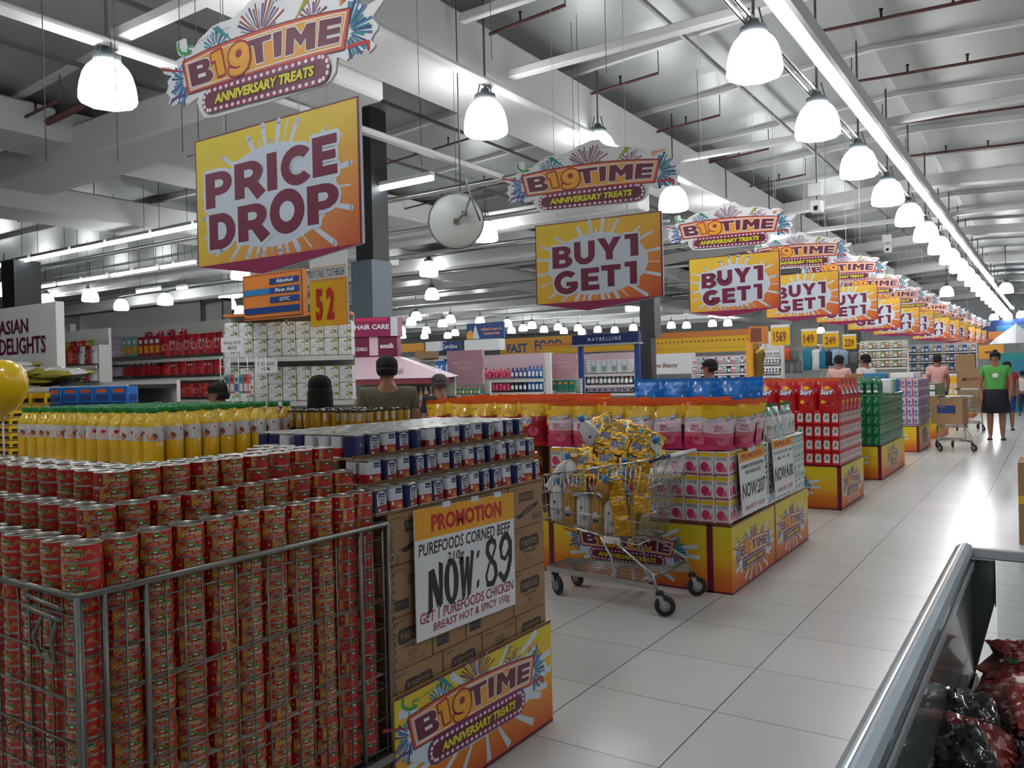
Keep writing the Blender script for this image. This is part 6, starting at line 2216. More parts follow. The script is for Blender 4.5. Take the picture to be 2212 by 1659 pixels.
# wire rack left of the tissue
wr_ = thing('wire_rack', 'white wire rack of hanging pouches beside the tissue shelf', 'rack', at(478, 868, 7.6), TRZ)
mb = MB()
for k in range(6):
    mb.tube([(.0 + .085 * k, 0, -.2), (.0 + .085 * k, 0, .42)], .004, 'shelf_white', 5)
for k in range(8):
    mb.tube([(0, 0, -.2 + .088 * k), (.43, 0, -.2 + .088 * k)], .004, 'shelf_white', 5)
mb.build('grid', wr_)
MB().box(0, .43, 0, .02, -1.335, -.2, 'shelf_white').build('stand', wr_)
goods('toothbrush_pack', ('box|pack_mint|ink_white|ink_blue', 'box|pack_rose|ink_white|ink_red', 'box|pack_white|ink_blue|ink_teal'), 490, 540, 5, 850, 808, 4.45, 'slim hanging pouch on the white wire rack, %s from the left', 'pouch', 'pouches on the wire rack', deep=.05)

# hair care stand
def haircare(A, w, h):
    A.rect(0, 0, w, h, 'magenta', 1).rect(w * .1, h * .82, w * .78, h * .97, 'pack_pink', 1.5).rect(w * .85, 0, w, h, 'ink_pale', 1.2)
    A.ctext('HAIR CARE', w * .45, h * .5, w * .74, h * .26, 'ink_white', l=3, bold=.04)


def brands(A, w, h):
    A.rect(0, 0, w * .36, h, 'ink_plum', 1).rect(w * .36, 0, w * .56, h, 'pack_pale', 1).rect(w * .56, 0, w, h, 'ink_plum', 1)
    A.ctext('CREAMSILK', w * .17, h * .35, w * .30, h * .2, 'ink_white', l=3, bold=.02, shear=.1).ctext('sunsilk', w * .77, h * .5, w * .32, h * .26, 'ink_white', l=3, bold=.04)


M('canopy_pink', (222, 196, 206), 0.4)
HO = at(762, 850, 11.0)
hs = thing('hair_care_stand', 'magenta hair care stand with brand panels and a pale pink canopy', 'display stand', (HO.x, HO.y, 0), TRZ - .08)
w = 102 / F_PX * 11
z0, z1, z2 = at(812, 768, 11).z, at(812, 727, 11).z, at(812, 686, 11).z
mb = MB().box(0, w, 0, .3, z1, z2, 'magenta')
haircare(Art(mb, (0, 0, z1), eps=.004), w, z2 - z1)
mb.build('header', hs)
mb = MB().box(.02, w - .02, .04, .28, z0 - .05, z1, 'ink_plum')
brands(Art(mb, (.02, .04, z0), eps=.004), w - .04, z1 - z0)
mb.build('brand_panel', hs)
mb = MB().loft([[(-.05, -.5, z0 - .32), (w + .75, -.5, z0 - .32), (w + .75, .45, z0 - .30), (-.05, .45, z0 - .30)], [(0, .03, z0 - .02), (w - .02, .03, z0 - .02), (w - .02, .45, z0 - .02), (0, .45, z0 - .02)]], 'canopy_pink')
Art(mb, (.5, -.4, z0 - .285), (1, 0, 0), Vector((0, .85, .5)).normalized(), eps=.02).text('HAIR', 0, 0, .3, .12, 'ink_grey', 2, .02)
mb.build('canopy', hs)
MB().box(0, w + .7, 0, .45, 0, .9, 'shelf_white').box(0, w + .7, .40, .45, .9, z0 - .32, 'shelf_white').build('cabinet', hs)
for k in range(2):
    zz = (at(850, 822, 11).z, at(850, 872, 11).z)[k]
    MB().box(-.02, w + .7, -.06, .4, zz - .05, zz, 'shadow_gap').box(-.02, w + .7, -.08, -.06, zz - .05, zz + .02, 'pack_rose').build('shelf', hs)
for r_i, (n, z, hh, kinds, lb) in enumerate(((16, at(850, 822, 11).z, .15, ('btl|pack_white|pack_mint|ink_white', 'btl|ink_white|pack_pale|pack_mint', 'btl|ink_teal|ink_white|ink_white'), 'upper'), (18, at(850, 872, 11).z, .22, ('btl|ink_grey|ink_white|ink_white', 'btl|ink_gold|ink_white|ink_grey', 'btl|ink_white|ink_brown|ink_white'), 'lower'))):
    for i in range(n):
        x = .04 + (w + .6) * i / n
        o = link('shampoo_bottle', unit(kinds[i % 3]), None, (HO.x + x * math.cos(TRZ - .08), HO.y + x * math.sin(TRZ - .08), z + .002), TRZ, label='shampoo bottle on the %s hair care shelf, %s from the left' % (lb, ORD[i]), cat='bottle', group='bottles on the hair care shelves')
        o.scale = (.062, .062, hh)


# beauty department
def pinkboard(A, w, h):
    A.ctext('HEALTH &', w * .42, h * .64, w * .5, h * .09, 'canopy_pink', l=2, bold=.01).ctext('BEAUTY', w * .55, h * .48, w * .42, h * .09, 'canopy_pink', l=2, bold=.01)
    A.ell(w * .6, h * .55, w * .46, h * .42, 'pack_dusty', 1, 20, .2, .93)


M('board_pink', (190, 146, 156), 0.45)
M('pack_dusty', (180, 134, 146), 0.45)
slab('department_board', 966, 757, 1042, 829, 10.3, .06, 'board_pink', 'dusty pink health and beauty board, the larger one behind the man in black', 'sign', pinkboard)
slab('department_board', 1190, 764, 1245, 818, 11.9, .04, 'board_pink', 'dusty pink health and beauty board, the smaller one right of the deodorant shelves', 'sign', pinkboard)
gondola('beauty_shelf', 968, 1046, 825, (850, 880), 10.4, 'shelf unit under the larger pink board')
goods('body_wash', ('btl|ink_teal|pack_yellow|ink_amber', 'btl|ink_teal|ink_white|ink_amber'), 974, 1040, 8, 852, 836, 10.35, 'teal bottle with amber cap under the larger pink board, %s from the left', 'bottle', 'teal bottles')
gondola('beauty_shelf', 1043, 1176, 765, (818, 846, 872), 11.4, 'shelf unit of pink, purple and blue deodorants', back='canopy_pink')
sb = slab('shelf_header', 1044, 768, 1174, 792, 11.72, .03, 'canopy_pink', 'pale pink shelf header reading care above the deodorants', 'sign', lambda A, w, h: (A.text('CARE', w * .03, h * .3, w * .16, h * .4, 'ink_white', 2, .02), A.poly([(w * .2, h), (w * .9, h * .2), (w, h * .05), (w, h)], 'pack_lilac', 1)))
for j, (bs, tp) in enumerate(((816, 796), (844, 824))):
    goods('deodorant', ('btl|pack_rose|pack_pink|pack_red', 'btl|pack_pink|pack_rose|pack_rose'), 1047, 1103, 7, bs, tp, 11.4, 'pink deodorant bottle, ' + ('upper', 'lower')[j] + ' shelf, %s from the left', 'bottle', 'pink deodorants')
    goods('deodorant', ('btl|ink_violet|ink_white|ink_deepblue', 'btl|ink_deepblue|ink_white|ink_violet') if j == 0 else ('btl|ink_black|ink_white|ink_black', 'btl|ink_deepblue|ink_white|ink_black'), 1104, 1140, 4, bs, tp - 2, 11.4, ('purple', 'black')[j] + ' and white deodorant bottle, ' + ('upper', 'lower')[j] + ' shelf, %s from the left', 'bottle', 'purple and black deodorants')
    goods('deodorant', ('btl|pack_blue|ink_white|ink_deepblue', 'btl|ink_blue|ink_white|pack_blue'), 1141, 1174, 4, bs, tp - 6, 11.4, 'blue and white deodorant bottle, ' + ('upper', 'lower')[j] + ' shelf, %s from the left', 'bottle', 'blue deodorants')
slab('end_panel_board', 1177, 762, 1189, 850, 11.4, .05, 'white_paint', 'narrow white end panel between the deodorant shelves and the small pink board', 'panel', z0=0.0)
gondola('beauty_shelf', 1192, 1246, 818, (846, 872), 12.05, 'shelf unit under the smaller pink board')
goods('soap_box', 'box|ink_teal|tray_green|ink_amber', 1194, 1244, 4, 844, 821, 12.0, 'green soap box with amber top under the smaller pink board, %s from the left', 'box', 'green and amber soap boxes')
my = thing('make_up_arch', 'navy make-up arch with white lettering on the header', 'display stand', (at_y(1238, 850, 13.0).x, 13.0, 0))
a, b = at_y(1238, 732, 13.0), at_y(1382, 732, 13.0)
w = b.x - a.x
zt, zb_ = at_y(1310, 721, 13.0).z, at_y(1310, 742, 13.0).z
mb = MB().box(0, w, 0, .14, zb_, zt, 'navy').box(-.02, w + .02, -.01, .15, zb_ - .03, zb_, 'ink_grey')
Art(mb, (0, 0, zb_), eps=.004).ctext('M A Y B E L L I N E', w * .5, (zt - zb_) * .5, w * .5, (zt - zb_) * .36, 'ink_pale', l=1, bold=.01)
mb.build('header', my)
for x in (.14, w - .06):
    MB().box(x - .045, x + .045, .05, .11, 0, zb_, 'ink_deepblue').build('post', my)
gondola('cosmetics_shelf', 1262, 1372, 762, (806, 830, 848), 13.6, 'white and pink cosmetics shelf unit behind the navy arch', back='canopy_pink')
for j, (bs, tp, c) in enumerate(((805, 776, ('box|ink_white|pack_white|ink_pale', 'box|pack_white|pack_mint|ink_white')), (828, 813, ('btl|pack_mint|ink_white|ink_white', 'btl|pack_pale|ink_white|pack_rose')), (846, 834, ('btl|ink_white|ink_violet|ink_grey', 'btl|pack_pale|ink_grey|ink_violet')))):
    goods('cosmetic', c, 1268, 1368, (9, 11, 15)[j], bs, tp, 13.6, 'cosmetic pack, ' + ('top', 'middle', 'lowest')[j] + ' shelf behind the navy arch, %s from the left', 'cosmetic', 'cosmetics behind the navy arch')


def yellowwall(A, w, h):
    A.rect(0, h * .72, w, h, 'med_orange', 1).rect(0, 0, w, h * .7, 'pack_yellow', 1)
    n = 26
    for i in range(n):
        A.rect(w * i / n + .02, h * .5, w * (i + .6) / n, h * .56, 'ink_brown', 2).rect(w * (i + .2) / n, h * .18, w * (i + .75) / n, h * .22, 'ink_olive', 2).line(w * i / n, h * .05, w * i / n, h * .68, .015, 'ink_amber', 2)


slab('poster_band', 1384, 716, 1622, 762, 24.5, .1, 'pack_yellow', 'long band of yellow sale posters above the far cosmetics shelves', 'sign', yellowwall)
slab('poster_band', 1170, 738, 1384, 760, 24.0, .1, 'pack_yellow', 'band of yellow posters seen through the navy arch', 'sign', yellowwall)
slab('shelf_header', 1384, 764, 1500, 808, 22.0, .1, 'pack_white', 'white shelf header with brown cursive lettering right of the dark pillar', 'sign', lambda A, w, h: (A.ctext('Cosmo Beauty', w * .4, h * .4, w * .6, h * .3, 'ink_brown', l=1, bold=.02, shear=.2)) and None)
slab('department_sign', 1080, 728, 1242, 766, 27.0, .15, 'ink_gold', 'yellow fast food sign far behind the beauty department', 'sign', lambda A, w, h: (A.ctext('FAST', w * .24, h * .42, w * .28, h * .52, 'ink_deepblue', l=1, bold=.03), A.ctext('FOOD', w * .66, h * .52, w * .36, h * .58, 'ink_deepblue', l=1, bold=.03)))
slab('department_sign', 1008, 697, 1088, 731, 19.5, .08, 'ink_blue', "blue hanging infant's care sign with a mother figure", 'sign', lambda A, w, h: (A.rect(0, 0, w, h, 'ink_deepblue', 1), A.poly([(0, 0), (w * .32, 0), (w * .12, h * .6), (0, h * .4)], 'ink_gold', 2), A.poly([(w * .18, 0), (w * .36, 0), (w * .3, h * .5), (w * .25, h * .9), (w * .2, h * .5)], 'ink_pale', 3), A.ctext("infant's care &", w * .68, h * .6, w * .55, h * .2, 'ink_peach', l=2, bold=.03), A.ctext('accessories', w * .68, h * .32, w * .42, h * .18, 'ink_peach', l=2, bold=.03)))
slab('brand_sign', 950, 738, 992, 758, 15.7, .06, 'ink_deepblue', 'small dark blue sign lettered in white above the larger pink board', 'sign', lambda A, w, h: A.ctext('Caroline', w * .5, h * .5, w * .8, h * .5, 'ink_white', l=1, bold=.02))
slab('light_box', 919, 738, 951, 758, 15.6, .25, 'ink_white', 'white box sign left of the small dark blue sign', 'sign')
slab('light_box', 1003, 733, 1078, 757, 15.6, .25, 'ink_white', 'white box sign right of the small dark blue sign', 'sign')
slab('yellow_shelf_header', 862, 742, 912, 760, 20, .1, 'ink_gold', 'yellow shelf header far behind the hair care stand', 'sign')
slab('brown_carton', 896, 757, 928, 775, 17, .4, 'cardboard', 'brown carton on a shelf behind the hair care stand', 'carton')
gondola('far_shelf', 865, 960, 770, (777, 800), 17.2, 'far shelf unit behind the hair care stand')
goods('blue_pack', ('bag|pack_blue|ink_white|ink_pale',), 940, 966, 1, 815, 780, 10.2, 'crinkled light blue pack leaning on the larger pink board%.0s', 'pack', None)
# bright far window
M('window_glow', (236, 242, 250), 0.5, emit=5)
p, q2 = at_y(1352, 655, 36.0), at_y(1424, 655, 36.0)
struct(MB().box(p.x, q2.x, 36.0, 36.05, at_y(1390, 668, 36.0).z, at_y(1390, 640, 36.0).z, 'window_glow').box(p.x - .1, q2.x + .1, 36.05, 36.1, at_y(1390, 672, 36.0).z, at_y(1390, 636, 36.0).z, 'white_paint'), 'window_1')
for x in (p.x, q2.x):
    struct(MB().tube([(x, 36.08, at_y(1390, 640, 36.0).z), (x, 36.08, roof(x))], .03, 'wire_grey'), 'window_1_hanger')
# gold mannequin, yellow posts, cups, price cards, clothes
gm = thing('mannequin', 'shiny gold mannequin torso by the yellow post', 'mannequin', (at_y(1636, 815, 14.9).x, 14.9, 0))
M('gold_metal', (150, 124, 74), 0.3, 0.7)
MB().lathe([(.10, 1.38), (.13, 1.48), (.11, 1.62), (.15, 1.80), (.14, 1.92), (.05, 1.97), (.04, 2.02)], 'gold_metal', n=20).build('torso', gm)
MB().tube([(0, 0, .03), (0, 0, 1.38)], .03, 'gold_metal').lathe([(.2, 0), (.2, .03)], 'gold_metal').build('stand', gm)
slab('yellow_post', 1612, 742, 1624, 840, 14.6, .12, 'ink_gold', 'tall pale yellow post left of the gold mannequin', 'post', z0=0.0)
slab('orange_cabinet', 1617, 705, 1650, 742, 15.6, .3, 'med_orange', 'orange cabinet top with dark panels above the gold mannequin', 'cabinet', lambda A, w, h: A.rect(w * .15, h * .1, w * .85, h * .9, 'ink_brown', 1))
gondola('cup_shelf', 1648, 1688, 715, (770, 790, 810), 17.5, 'narrow white shelf unit of white cups')
for j, bs in enumerate((768, 788, 808)):
    goods('cup', 'btl|ink_white|ink_grey|ink_white', 1650, 1684, 5, bs, bs - 13, 17.45, 'white cup on the ' + ('top', 'middle', 'lowest')[j] + ' board of the narrow shelf, %s from the left', 'cup', 'white cups')
for i, (t, x0, y0, x1, y1) in enumerate((('1569', 1665, 707, 1706, 746), ('149', 1731, 715, 1765, 748), ('249', 1777, 720, 1812, 750), ('229', 1820, 726, 1850, 754))):
    o = slab('price_sign', x0, y0, x1, y1, 14.2 + .9 * i, .012, 'pack_yellow', 'yellow price card reading %s over the clothes rack, %s' % (t, ('nearest and largest', 'second in line', 'third in line', 'last and farthest')[i]), 'sign', lambda A, w, h, t=t: (A.ctext(t, w * .48, h * .48, w * .66, h * .58, 'ink_brown', l=2, bold=.02), A.rect(0, h, w, h * 1.15, 'ink_white', 1)))
    MB().tube([(.1, .005, .3), (.1, .005, roof(-4) - o.location.z)], .004, 'string_white', 4).build('string', o)


def garment(px, top, bot, y, mat, label, w=.2):
    p = at_y(px, top, y)
    h = p.z - at_y(px, bot, y).z
    o = thing('garment', label, 'clothes', (p.x, y, p.z - h), random.uniform(-.1, .1), 'clothes on the far rack')
    rings = []
    for t, k, d in ((0, 1.05, .07), (.35, .9, .06), (.7, .95, .06), (.88, 1.05, .05), (.97, .55, .04), (1, .22, .03)):
        rings.append([(w / 2 * k * math.cos(2 * PI * j / 14), d * math.sin(2 * PI * j / 14), h * t) for j in range(14)])
    mb = MB().loft(rings, mat, True, True)
    mb.build('cloth', o)
    MB().tube([(0, 0, h), (0, 0, h + .05), (.03, 0, h + .08), (.0, 0, h + .11)], .006, 'dull_steel', 5).build('hanger', o)
    return o


M('cloth_teal', (30, 120, 150), 0.8)
M('cloth_grey', (110, 112, 114), 0.8)
M('cloth_white', (214, 216, 218), 0.8)
M('cloth_orange', (214, 80, 44), 0.8)
M('cloth_navy', (30, 40, 66), 0.8)
M('cloth_sky', (160, 190, 214), 0.8)
for i, (px, t, b_, m, lb) in enumerate(((1698, 752, 778, 'cloth_orange', 'orange top'), (1716, 752, 782, 'cloth_grey', 'dark grey jacket on the upper rail'), (1697, 778, 806, 'cloth_grey', 'grey jacket on the lower rail, left'), (1722, 778, 806, 'cloth_grey', 'grey jacket on the lower rail, right'), (1744, 754, 800, 'cloth_teal', 'teal dress, left'), (1763, 754, 800, 'cloth_white', 'white dress'), (1778, 756, 796, 'cloth_teal', 'teal dress, right'), (1790, 758, 790, 'cloth_navy', 'navy blouse'), (1806, 754, 785, 'cloth_sky', 'sky blue shirt, left'), (1822, 756, 788, 'cloth_sky', 'sky blue shirt, right'), (1845, 760, 785, 'cloth_grey', 'grey shirt at the end'))):
    garment(px, t, b_, 18.3, _M[m], '%s hanging on the far clothes rack' % lb)
rk = thing('clothes_rack', 'steel clothes rack behind the red and green stacks', 'rack', (at_y(1690, 752, 18.35).x, 18.35, 0))
L_ = at_y(1858, 752, 18.35).x - at_y(1690, 752, 18.35).x
zr = at_y(1770, 752, 18.35).z + .06
MB().tube([(0, 0, zr), (L_, 0, zr)], .015, 'steel').build('rail', rk)
for x in (0, L_ / 2, L_):
    MB().tube([(x, 0, 0), (x, 0, zr)], .015, 'steel').build('upright', rk)
# long runs of far shelving that close the view
FAR = [(1495, 1620, 768, 20.5, 'far cosmetics shelf unit behind the blue bags', (('box|pack_pale|pack_rose|ink_white', 'box|ink_white|pack_mint|pack_blue', 'btl|ink_grey|ink_white|ink_black'))),
       (1856, 1960, 735, 24.0, 'far shelf unit of household goods beyond the clothes rack', (('box|ink_grey|med_orange|ink_white', 'box|ink_white|ink_grey|ink_olive', 'box|ink_olive|ink_pale|ink_grey'))),
       (1960, 2110, 742, 33.0, 'far shelf unit near the end of the aisle', (('box|ink_grey|ink_white|ink_gold', 'box|pack_blue|ink_white|ink_deepblue', 'box|ink_white|ink_grey|pack_mint'))),
       (1180, 1380, 765, 22.5, 'far shelf unit behind the navy arch', (('box|ink_white|pack_rose|pack_pale', 'box|pack_pale|ink_violet|ink_white'))),
       (865, 1190, 768, 22.0, 'far long shelf unit behind the pink boards', (('box|ink_white|ink_gold|pack_mint', 'box|pack_blue|ink_white|ink_pale', 'box|ink_white|pack_rose|ink_grey')))]
for fi, (a_, b_, tp, Y, lb, kinds) in enumerate(FAR):
    lips = (tp + 18, tp + 38, tp + 58)
    gondola('far_shelf', a_, b_, tp, lips, Y, lb, back=('canopy_pink', 'wall_offwhite', 'wall_grey', 'canopy_pink', 'wall_offwhite')[fi])
    for j, l in enumerate(lips):
        n = max(5, int((b_ - a_) / 9))
        goods('shelf_pack', kinds, a_ + 2, b_ - 2, min(n, 18), l - 1, l - 14, Y, 'small pack, ' + LV[::-1][j + 4] if False else 'small pack, %s board of the %s' % (('top', 'middle', 'lower')[j], ('shelf behind the blue bags', 'household shelf past the clothes', 'shelf at the aisle end', 'shelf behind the navy arch', 'shelf behind the pink boards')[fi]) + ', %s from the left', 'pack', 'packs on the ' + lb)
slab('far_sign', 2120, 690, 2230, 731, 55, .3, 'ink_deepblue', 'large dark blue wall sign at the end of the aisle', 'sign', lambda A, w, h: A.rect(w * .3, h * .2, w, h * .7, 'ink_blue', 1))
slab('hanging_card', 2114, 745, 2168, 775, 36, .1, 'ink_gold', 'yellow hanging card near the end of the aisle', 'sign', lambda A, w, h: A.rect(w * .25, h * .4, w * .75, h * .55, 'ink_brown', 1))
slab('orange_sign', 2135, 716, 2166, 744, 40, .1, 'med_orange', 'orange and grey sign above the yellow card', 'sign', lambda A, w, h: A.rect(0, 0, w, h * .4, 'ink_brown', 1))
um = thing('parasol', 'white parasol display far down the aisle', 'parasol', (at_y(2196, 740, 31.0).x, 31.0, 0))
z = at_y(2196, 742, 31.0).z
MB().lathe([(.78, z), (.6, z + .18), (.3, z + .42), (.05, z + .6), (.0, z + .7)], 'ink_white', n=8, smooth=False, cap=False).build('canopy', um)
MB().tube([(0, 0, 0), (0, 0, z + .6)], .025, 'ink_white').build('pole', um)
MB().lathe([(.3, 0), (.3, .05), (.05, .07)], 'ink_grey').build('base', um)
slab('blue_shelf', 2160, 762, 2240, 800, 30, .5, 'ink_teal', 'dark teal shelf block at the right end of the aisle', 'shelf', lambda A, w, h: [A.rect(w * (.1 + .12 * i), h * .3, w * (.16 + .12 * i), h * .9, 'ink_blue', 1) for i in range(7)] and None, z0=0.0)
slab('brown_stack', 2200, 1000, 2240, 1180, 7.9, .5, 'cardboard', 'brown carton column at the right edge beyond the freezer', 'carton', lambda A, w, h: A.rect(0, h * .5, w, h * .6, 'pack_yellow', 1), z0=0.0)
MB().box(.02 + -.22, .4, 7.9, 8.4, 1.02, 1.2, 'ink_amber').build('yellow_box', label='yellow box on the brown column at the right edge', cat='box')

# ------------------------------------------------------------ people
def skin_body(name, nodes, edges, mat, par, sub=2):
    """One continuous skinned surface grown on a jointed skeleton; nodes are (x, y, z, radius x, radius y)."""
    me = bpy.data.meshes.new(name)
    me.from_pydata([n[:3] for n in nodes], edges, [])
    o = bpy.data.objects.new(name, me)
    COL.objects.link(o)
    o.parent = par
    me.materials.append(_M[mat])
    sk = o.modifiers.new('skin', 'SKIN')
    sk.use_smooth_shade = True
    for i, n in enumerate(nodes):
        me.skin_vertices[0].data[i].radius = (n[3], n[4] if len(n) > 4 else n[3])
        me.skin_vertices[0].data[i].use_root = i == 0
    sb = o.modifiers.new('smooth', 'SUBSURF')
    sb.levels = sub
    sb.render_levels = sub
    return o


M('lips', (130, 70, 64), 0.5)
M('eye_white', (226, 224, 220), 0.3)


def person(label, loc, rz, H, top, legs, skin='skin', hair='short', hair_mat='hair_black', skirt=False, bare_legs=False, arms=None, wide=1.0, sleeve=.55, print_mat=None):
    """A standing figure facing local -y. arms: elbow and wrist offsets (left, right) from the shoulder, in heights."""
    o = thing('person', label, 'person', loc, rz)
    h = H
    W = wide
    arms = arms or [((.03, .01, -.175), (.02, -.02, -.33)), ((.03, .01, -.175), (.02, -.02, -.33))]
    N, E = [], []

    def add(x, y, z, r, r2=None, link_to=None):
        N.append((x * h, y * h, z * h, r * h, (r2 or r) * h))
        if link_to is not None:
            E.append((link_to, len(N) - 1))
        return len(N) - 1
    pel = add(0, 0, .52, .088 * W, .066)
    wa = add(0, -.004, .60, .078 * W, .058, pel)
    chn = add(0, 0, .71, .078 * W, .056, wa)
    up = add(0, .006, .785, .056 * W, .04, chn)
    nk = add(0, .006, .842, .030, .032, up)
    jw = add(0, -.010, .876, .036, .042, nk)
    hd = add(0, -.004, .922, .046, .056, jw)
    tp = add(0, .004, .965, .036, .044, hd)
    hands = []
    for s, (el, wr) in zip((1, -1), arms):
        sh = add(s * .093 * W, .006, .80, .036, .036, up)
        e = add(s * (.093 * W + el[0]), .006 + el[1], .80 + el[2], .026, .026, sh)
        w_ = add(s * (.093 * W + wr[0]), .006 + wr[1], .80 + wr[2], .017, .019, e)
        d = Vector((s * (wr[0] - el[0]), wr[1] - el[1], wr[2] - el[2])).normalized()
        px, py, pz = s * (.093 * W + wr[0]), .006 + wr[1], .80 + wr[2]
        pm = add(px + d.x * .035, py + d.y * .035, pz + d.z * .035, .020, .011, w_)
        k = Vector((0, -1, 0)) if abs(d.y) < .8 else Vector((0, 0, -1))
        sd = d.cross(k).normalized()
        for f in range(4):
            b_ = pm
            off = (f - 1.5) * .0105
            q1 = add(px + d.x * .062 + k.x * off, py + d.y * .062 + k.y * off, pz + d.z * .062 + k.z * off, .0055, .0055, b_)
            ln = (.030, .037, .034, .026)[f]
            add(px + d.x * (.062 + ln) + k.x * off - sd.x * s * .008, py + d.y * (.062 + ln) + k.y * off, pz + d.z * (.062 + ln) + k.z * off, .0046, .0046, q1)
        t1 = add(px + d.x * .03 + k.x * .024, py + d.y * .03 + k.y * .024, pz + d.z * .03 + k.z * .024, .0065, .0065, w_)
        add(px + d.x * .055 + k.x * .032, py + d.y * .055 + k.y * .032, pz + d.z * .055 + k.z * .032, .0052, .0052, t1)
    for s in (1, -1):
        hp = add(s * .047 * W, 0, .48, .055 * W, .058, pel)
        kn = add(s * .050 * W, -.006, .275, .034, .036, hp)
        cf = add(s * .051 * W, .008, .19, .033, .035, kn)
        an = add(s * .051 * W, .008, .045, .019, .021, cf)
        add(s * .056 * W, -.04, .018, .022, .014, an)
        add(s * .058 * W, -.075, .012, .018, .010, len(N) - 1)
    skin_body('body', N, E, skin, o)
    # face: eyes, brows, nose, mouth, ears
    fc = MB()
    fz_ = .918
    blob(fc, (0, -.062 * h, (fz_ - .006) * h), (.008 * h, .012 * h, .014 * h), skin, 8, 6)
    for s in (1, -1):
        blob(fc, (s * .0475 * h, .004 * h, (fz_ - .004) * h), (.006 * h, .012 * h, .018 * h), skin, 8, 6)
        blob(fc, (s * .019 * h, -.051 * h, (fz_ + .008) * h), (.0075 * h, .005 * h, .0045 * h), 'eye_white', 8, 5)
        blob(fc, (s * .019 * h, -.055 * h, (fz_ + .008) * h), (.0036 * h, .003 * h, .0038 * h), 'ink_black', 6, 5)
        blob(fc, (s * .019 * h, -.053 * h, (fz_ + .02) * h), (.011 * h, .004 * h, .0025 * h), hair_mat, 6, 4)
    blob(fc, (0, -.050 * h, (fz_ - .032) * h), (.014 * h, .007 * h, .0045 * h), 'lips', 8, 5)
    fc.build('face', o)
    # shirt
    N2 = [(0, 0, .505 * h, .100 * W * h, .080 * h), (0, -.002 * h, .60 * h, .090 * W * h, .072 * h), (0, 0, .71 * h, .104 * W * h, .078 * h), (0, .006 * h, .795 * h, .086 * W * h, .062 * h), (0, .006 * h, .838 * h, .046 * h, .048 * h)]
    E2 = [(0, 1), (1, 2), (2, 3), (3, 4)]
    for s, (el, wr) in zip((1, -1), arms):
        N2.append((s * .093 * W * h, .006 * h, .797 * h, .045 * h, .046 * h))
        E2.append((3, len(N2) - 1))
        N2.append((s * (.093 * W + el[0] * sleeve) * h, (.006 + el[1] * sleeve) * h, (.80 + el[2] * sleeve) * h, .038 * h, .040 * h))
        E2.append((len(N2) - 2, len(N2) - 1))
    skin_body('shirt', N2, E2, top, o)
    if print_mat:
        pm_ = MB()
        blob(pm_, (0, -.079 * h, .715 * h), (.032 * h, .006 * h, .032 * h), print_mat, 14, 6)
        pm_.build('shirt_print', o)
    # skirt or trousers
    if skirt:
        sk = MB()
        sk.loft([[(a_ * h * math.cos(2 * PI * j / 20), b_ * h * math.sin(2 * PI * j / 20), z * h) for j in range(20)] for z, a_, b_ in ((.30, .122 * W, .10), (.42, .124 * W, .102), (.5, .112 * W, .09), (.565, .098 * W, .078))], legs, True, True)
        sk.build('skirt', o)
    else:
        N3 = [(0, 0, .53 * h, .094 * W * h, .074 * h)]
        E3 = []
        for s in (1, -1):
            for i, (z, r) in enumerate(((.47, .064), (.275, .045), (.08 if not bare_legs else .26, .036))):
                N3.append((s * .049 * W * h, (0, -.004, .008)[i] * h, z * h, r * h, r * h))
                E3.append((0 if i == 0 else len(N3) - 2, len(N3) - 1))
        skin_body('trousers', N3, E3, legs, o)
    for s in (1, -1):
        MB().loft([[((s * .056 * W + .026 * k * math.cos(2 * PI * j / 14)) * h, (-.03 + .062 * k * math.sin(2 * PI * j / 14)) * h, z * h) for j in range(14)] for z, k in ((0, 1.0), (.008, 1.04), (.018, .9), (.026, .62))], 'ink_black', True, True).build('shoe', o)
    # hair
    hm = MB()
    back = {'short': .885, 'bald': .895, 'long': .74, 'bun': .885}[hair]
    rings = []
    n = 18
    zs = [(.985, .012), (.978, .034), (.962, .048), (.94, .0535), (.92, .054)]
    for z, r in zs:
        rings.append([(r * h * math.cos(2 * PI * j / n), (.006 + 1.12 * r * math.sin(2 * PI * j / n)) * h, z * h) for j in range(n)])
    hm.loft(rings[::-1], hair_mat, True, True)
    hm_b = []
    for z, r in ((.925, .054), (.90, .051 if hair != 'long' else .058), (back, .044 if hair != 'long' else .062)):
        hm_b.append([(r * h * math.cos(PI * j / 10), (.008 + 1.1 * r * math.sin(PI * j / 10)) * h, z * h) for j in range(11)] + [(.9 * r * h * math.cos(PI * j / 10), (.002 + .6 * r * math.sin(PI * j / 10)) * h, z * h) for j in range(10, -1, -1)])
    hm.loft(hm_b[::-1], hair_mat, True, True)
    # fringe over the brow
    hm.loft([[(r * h * math.cos(PI + PI * j / 10), (.004 + 1.12 * r * math.sin(PI + PI * j / 10)) * h, z * h) for j in range(11)] + [(.8 * r * h * math.cos(PI + PI * j / 10), (.01 + .8 * r * math.sin(PI + PI * j / 10)) * h, z * h) for j in range(10, -1, -1)] for z, r in ((.944, .0545), (.962, .0495))], hair_mat, True, True)
    if hair == 'bun':
        blob(hm, (0, .03 * h, .985 * h), (.026 * h, .026 * h, .022 * h), hair_mat)
    hm.build('hair', o)
    return o


M('shirt_olive', (92, 86, 66), 0.85)
M('shirt_black', (34, 32, 34), 0.85)
M('shirt_green', (88, 170, 80), 0.8)
M('shirt_navy', (32, 38, 58), 0.85)
M('shirt_pink', (222, 170, 166), 0.8)
M('shirt_white', (214, 214, 210), 0.8)
M('jeans', (44, 56, 84), 0.85)
M('skirt_black', (24, 26, 34), 0.85)
M('hair_grey', (70, 66, 64), 0.6)
M('shorts_blue', (34, 62, 140), 0.8)


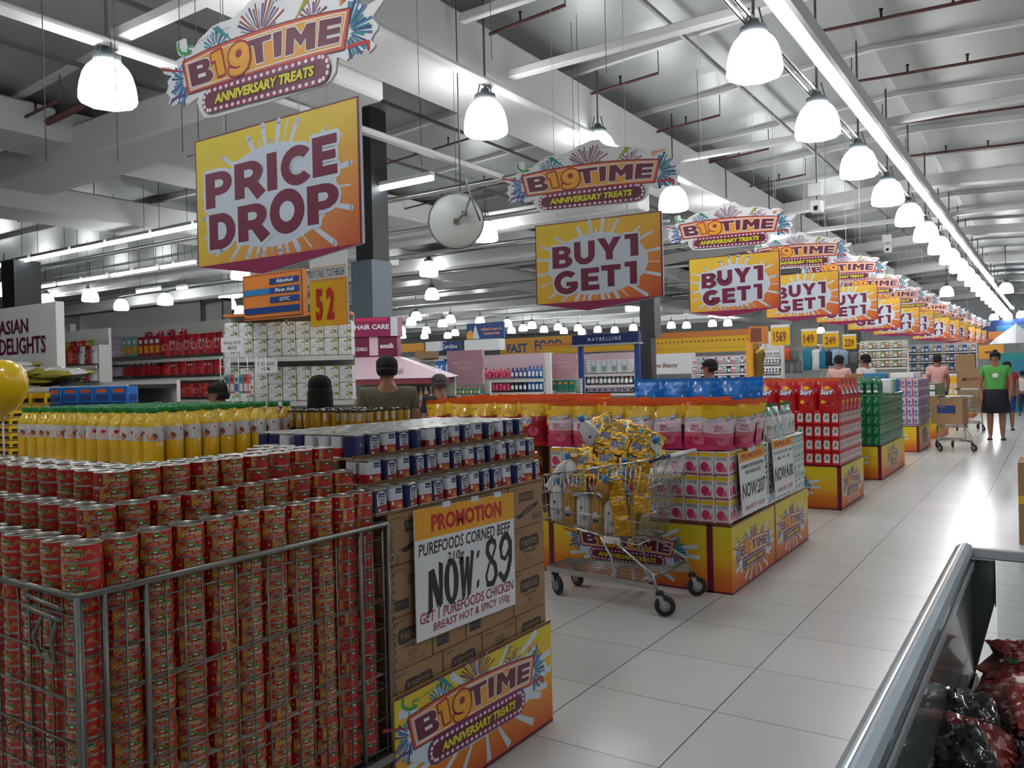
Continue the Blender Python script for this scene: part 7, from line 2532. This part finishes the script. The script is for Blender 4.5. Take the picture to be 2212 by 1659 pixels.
def stand(px, py, d, **k):
    p = at(px, py, d)
    return (p.x, p.y, 0), p.z


for (px, py, d, turn, kw) in (
        (835, 766, 6.9, .12, dict(label='man in an olive t-shirt seen from behind beside the tissue shelf', top='shirt_olive', legs='jeans', wide=1.16)),
        (690, 808, 5.9, .1, dict(label='woman with long black hair seen from behind in front of the tissue shelf', top='shirt_black', legs='jeans', hair='long', wide=.95)),
        (948, 806, 8.8, .5, dict(label='man with thinning grey hair in a black t-shirt seen from behind', top='shirt_black', legs='jeans', hair_mat='hair_grey', hair='bald', wide=1.05)),
        (470, 823, 7.0, 1.3, dict(label='person with short black hair in profile behind the juice bottles', top='shirt_navy', legs='jeans')),
        (1532, 774, 10.9, 1.25, dict(label='man in a navy shirt in profile behind the blue bags', top='shirt_navy', legs='jeans', skin='skin')),
        (1812, 766, 17.2, -.2, dict(label='person in a pale pink shirt seen from behind near the clothes rack', top='shirt_pink', legs='jeans')),
        (1869, 764, 17.0, .9, dict(label='person with short dark hair looking down right of the clothes rack', top='shirt_white', legs='jeans')),
        (2024, 765, 19.6, .2, dict(label='man with short black hair behind the lilac stack', top='shirt_pink', legs='jeans')),
        (2208, 800, 24.0, .3, dict(label='person in white at the right edge far down the aisle', top='shirt_white', legs='jeans'))):
    loc, H = stand(px, py, d)
    kw = dict(kw)
    person(kw.pop('label'), loc, math.atan2(loc[0], -loc[1]) + turn, H / .988, **kw)
fp = at_z(2153, 950, 0)
Hl = at(2153, 756, (fp - EYE).dot(FW)).z
person('woman in a green t-shirt with a round print and black skirt walking up the aisle', (fp.x, fp.y, 0), math.atan2(-fp.x, fp.y), Hl / 1.0, 'shirt_green', 'skirt_black', skin='skin', hair='bun', skirt=True, wide=1.15, print_mat='shirt_white', arms=[((.045, -.01, -.16), (.03, -.05, -.30)), ((.045, -.01, -.16), (.03, -.05, -.30))])
p2 = at_z(2166, 930, 0)
person('person in red and blue shorts just behind the woman in green', (p2.x + .1, p2.y + .2, 0), math.atan2(-p2.x, p2.y), 1.62, 'ink_crimson', 'shorts_blue', bare_legs=True)
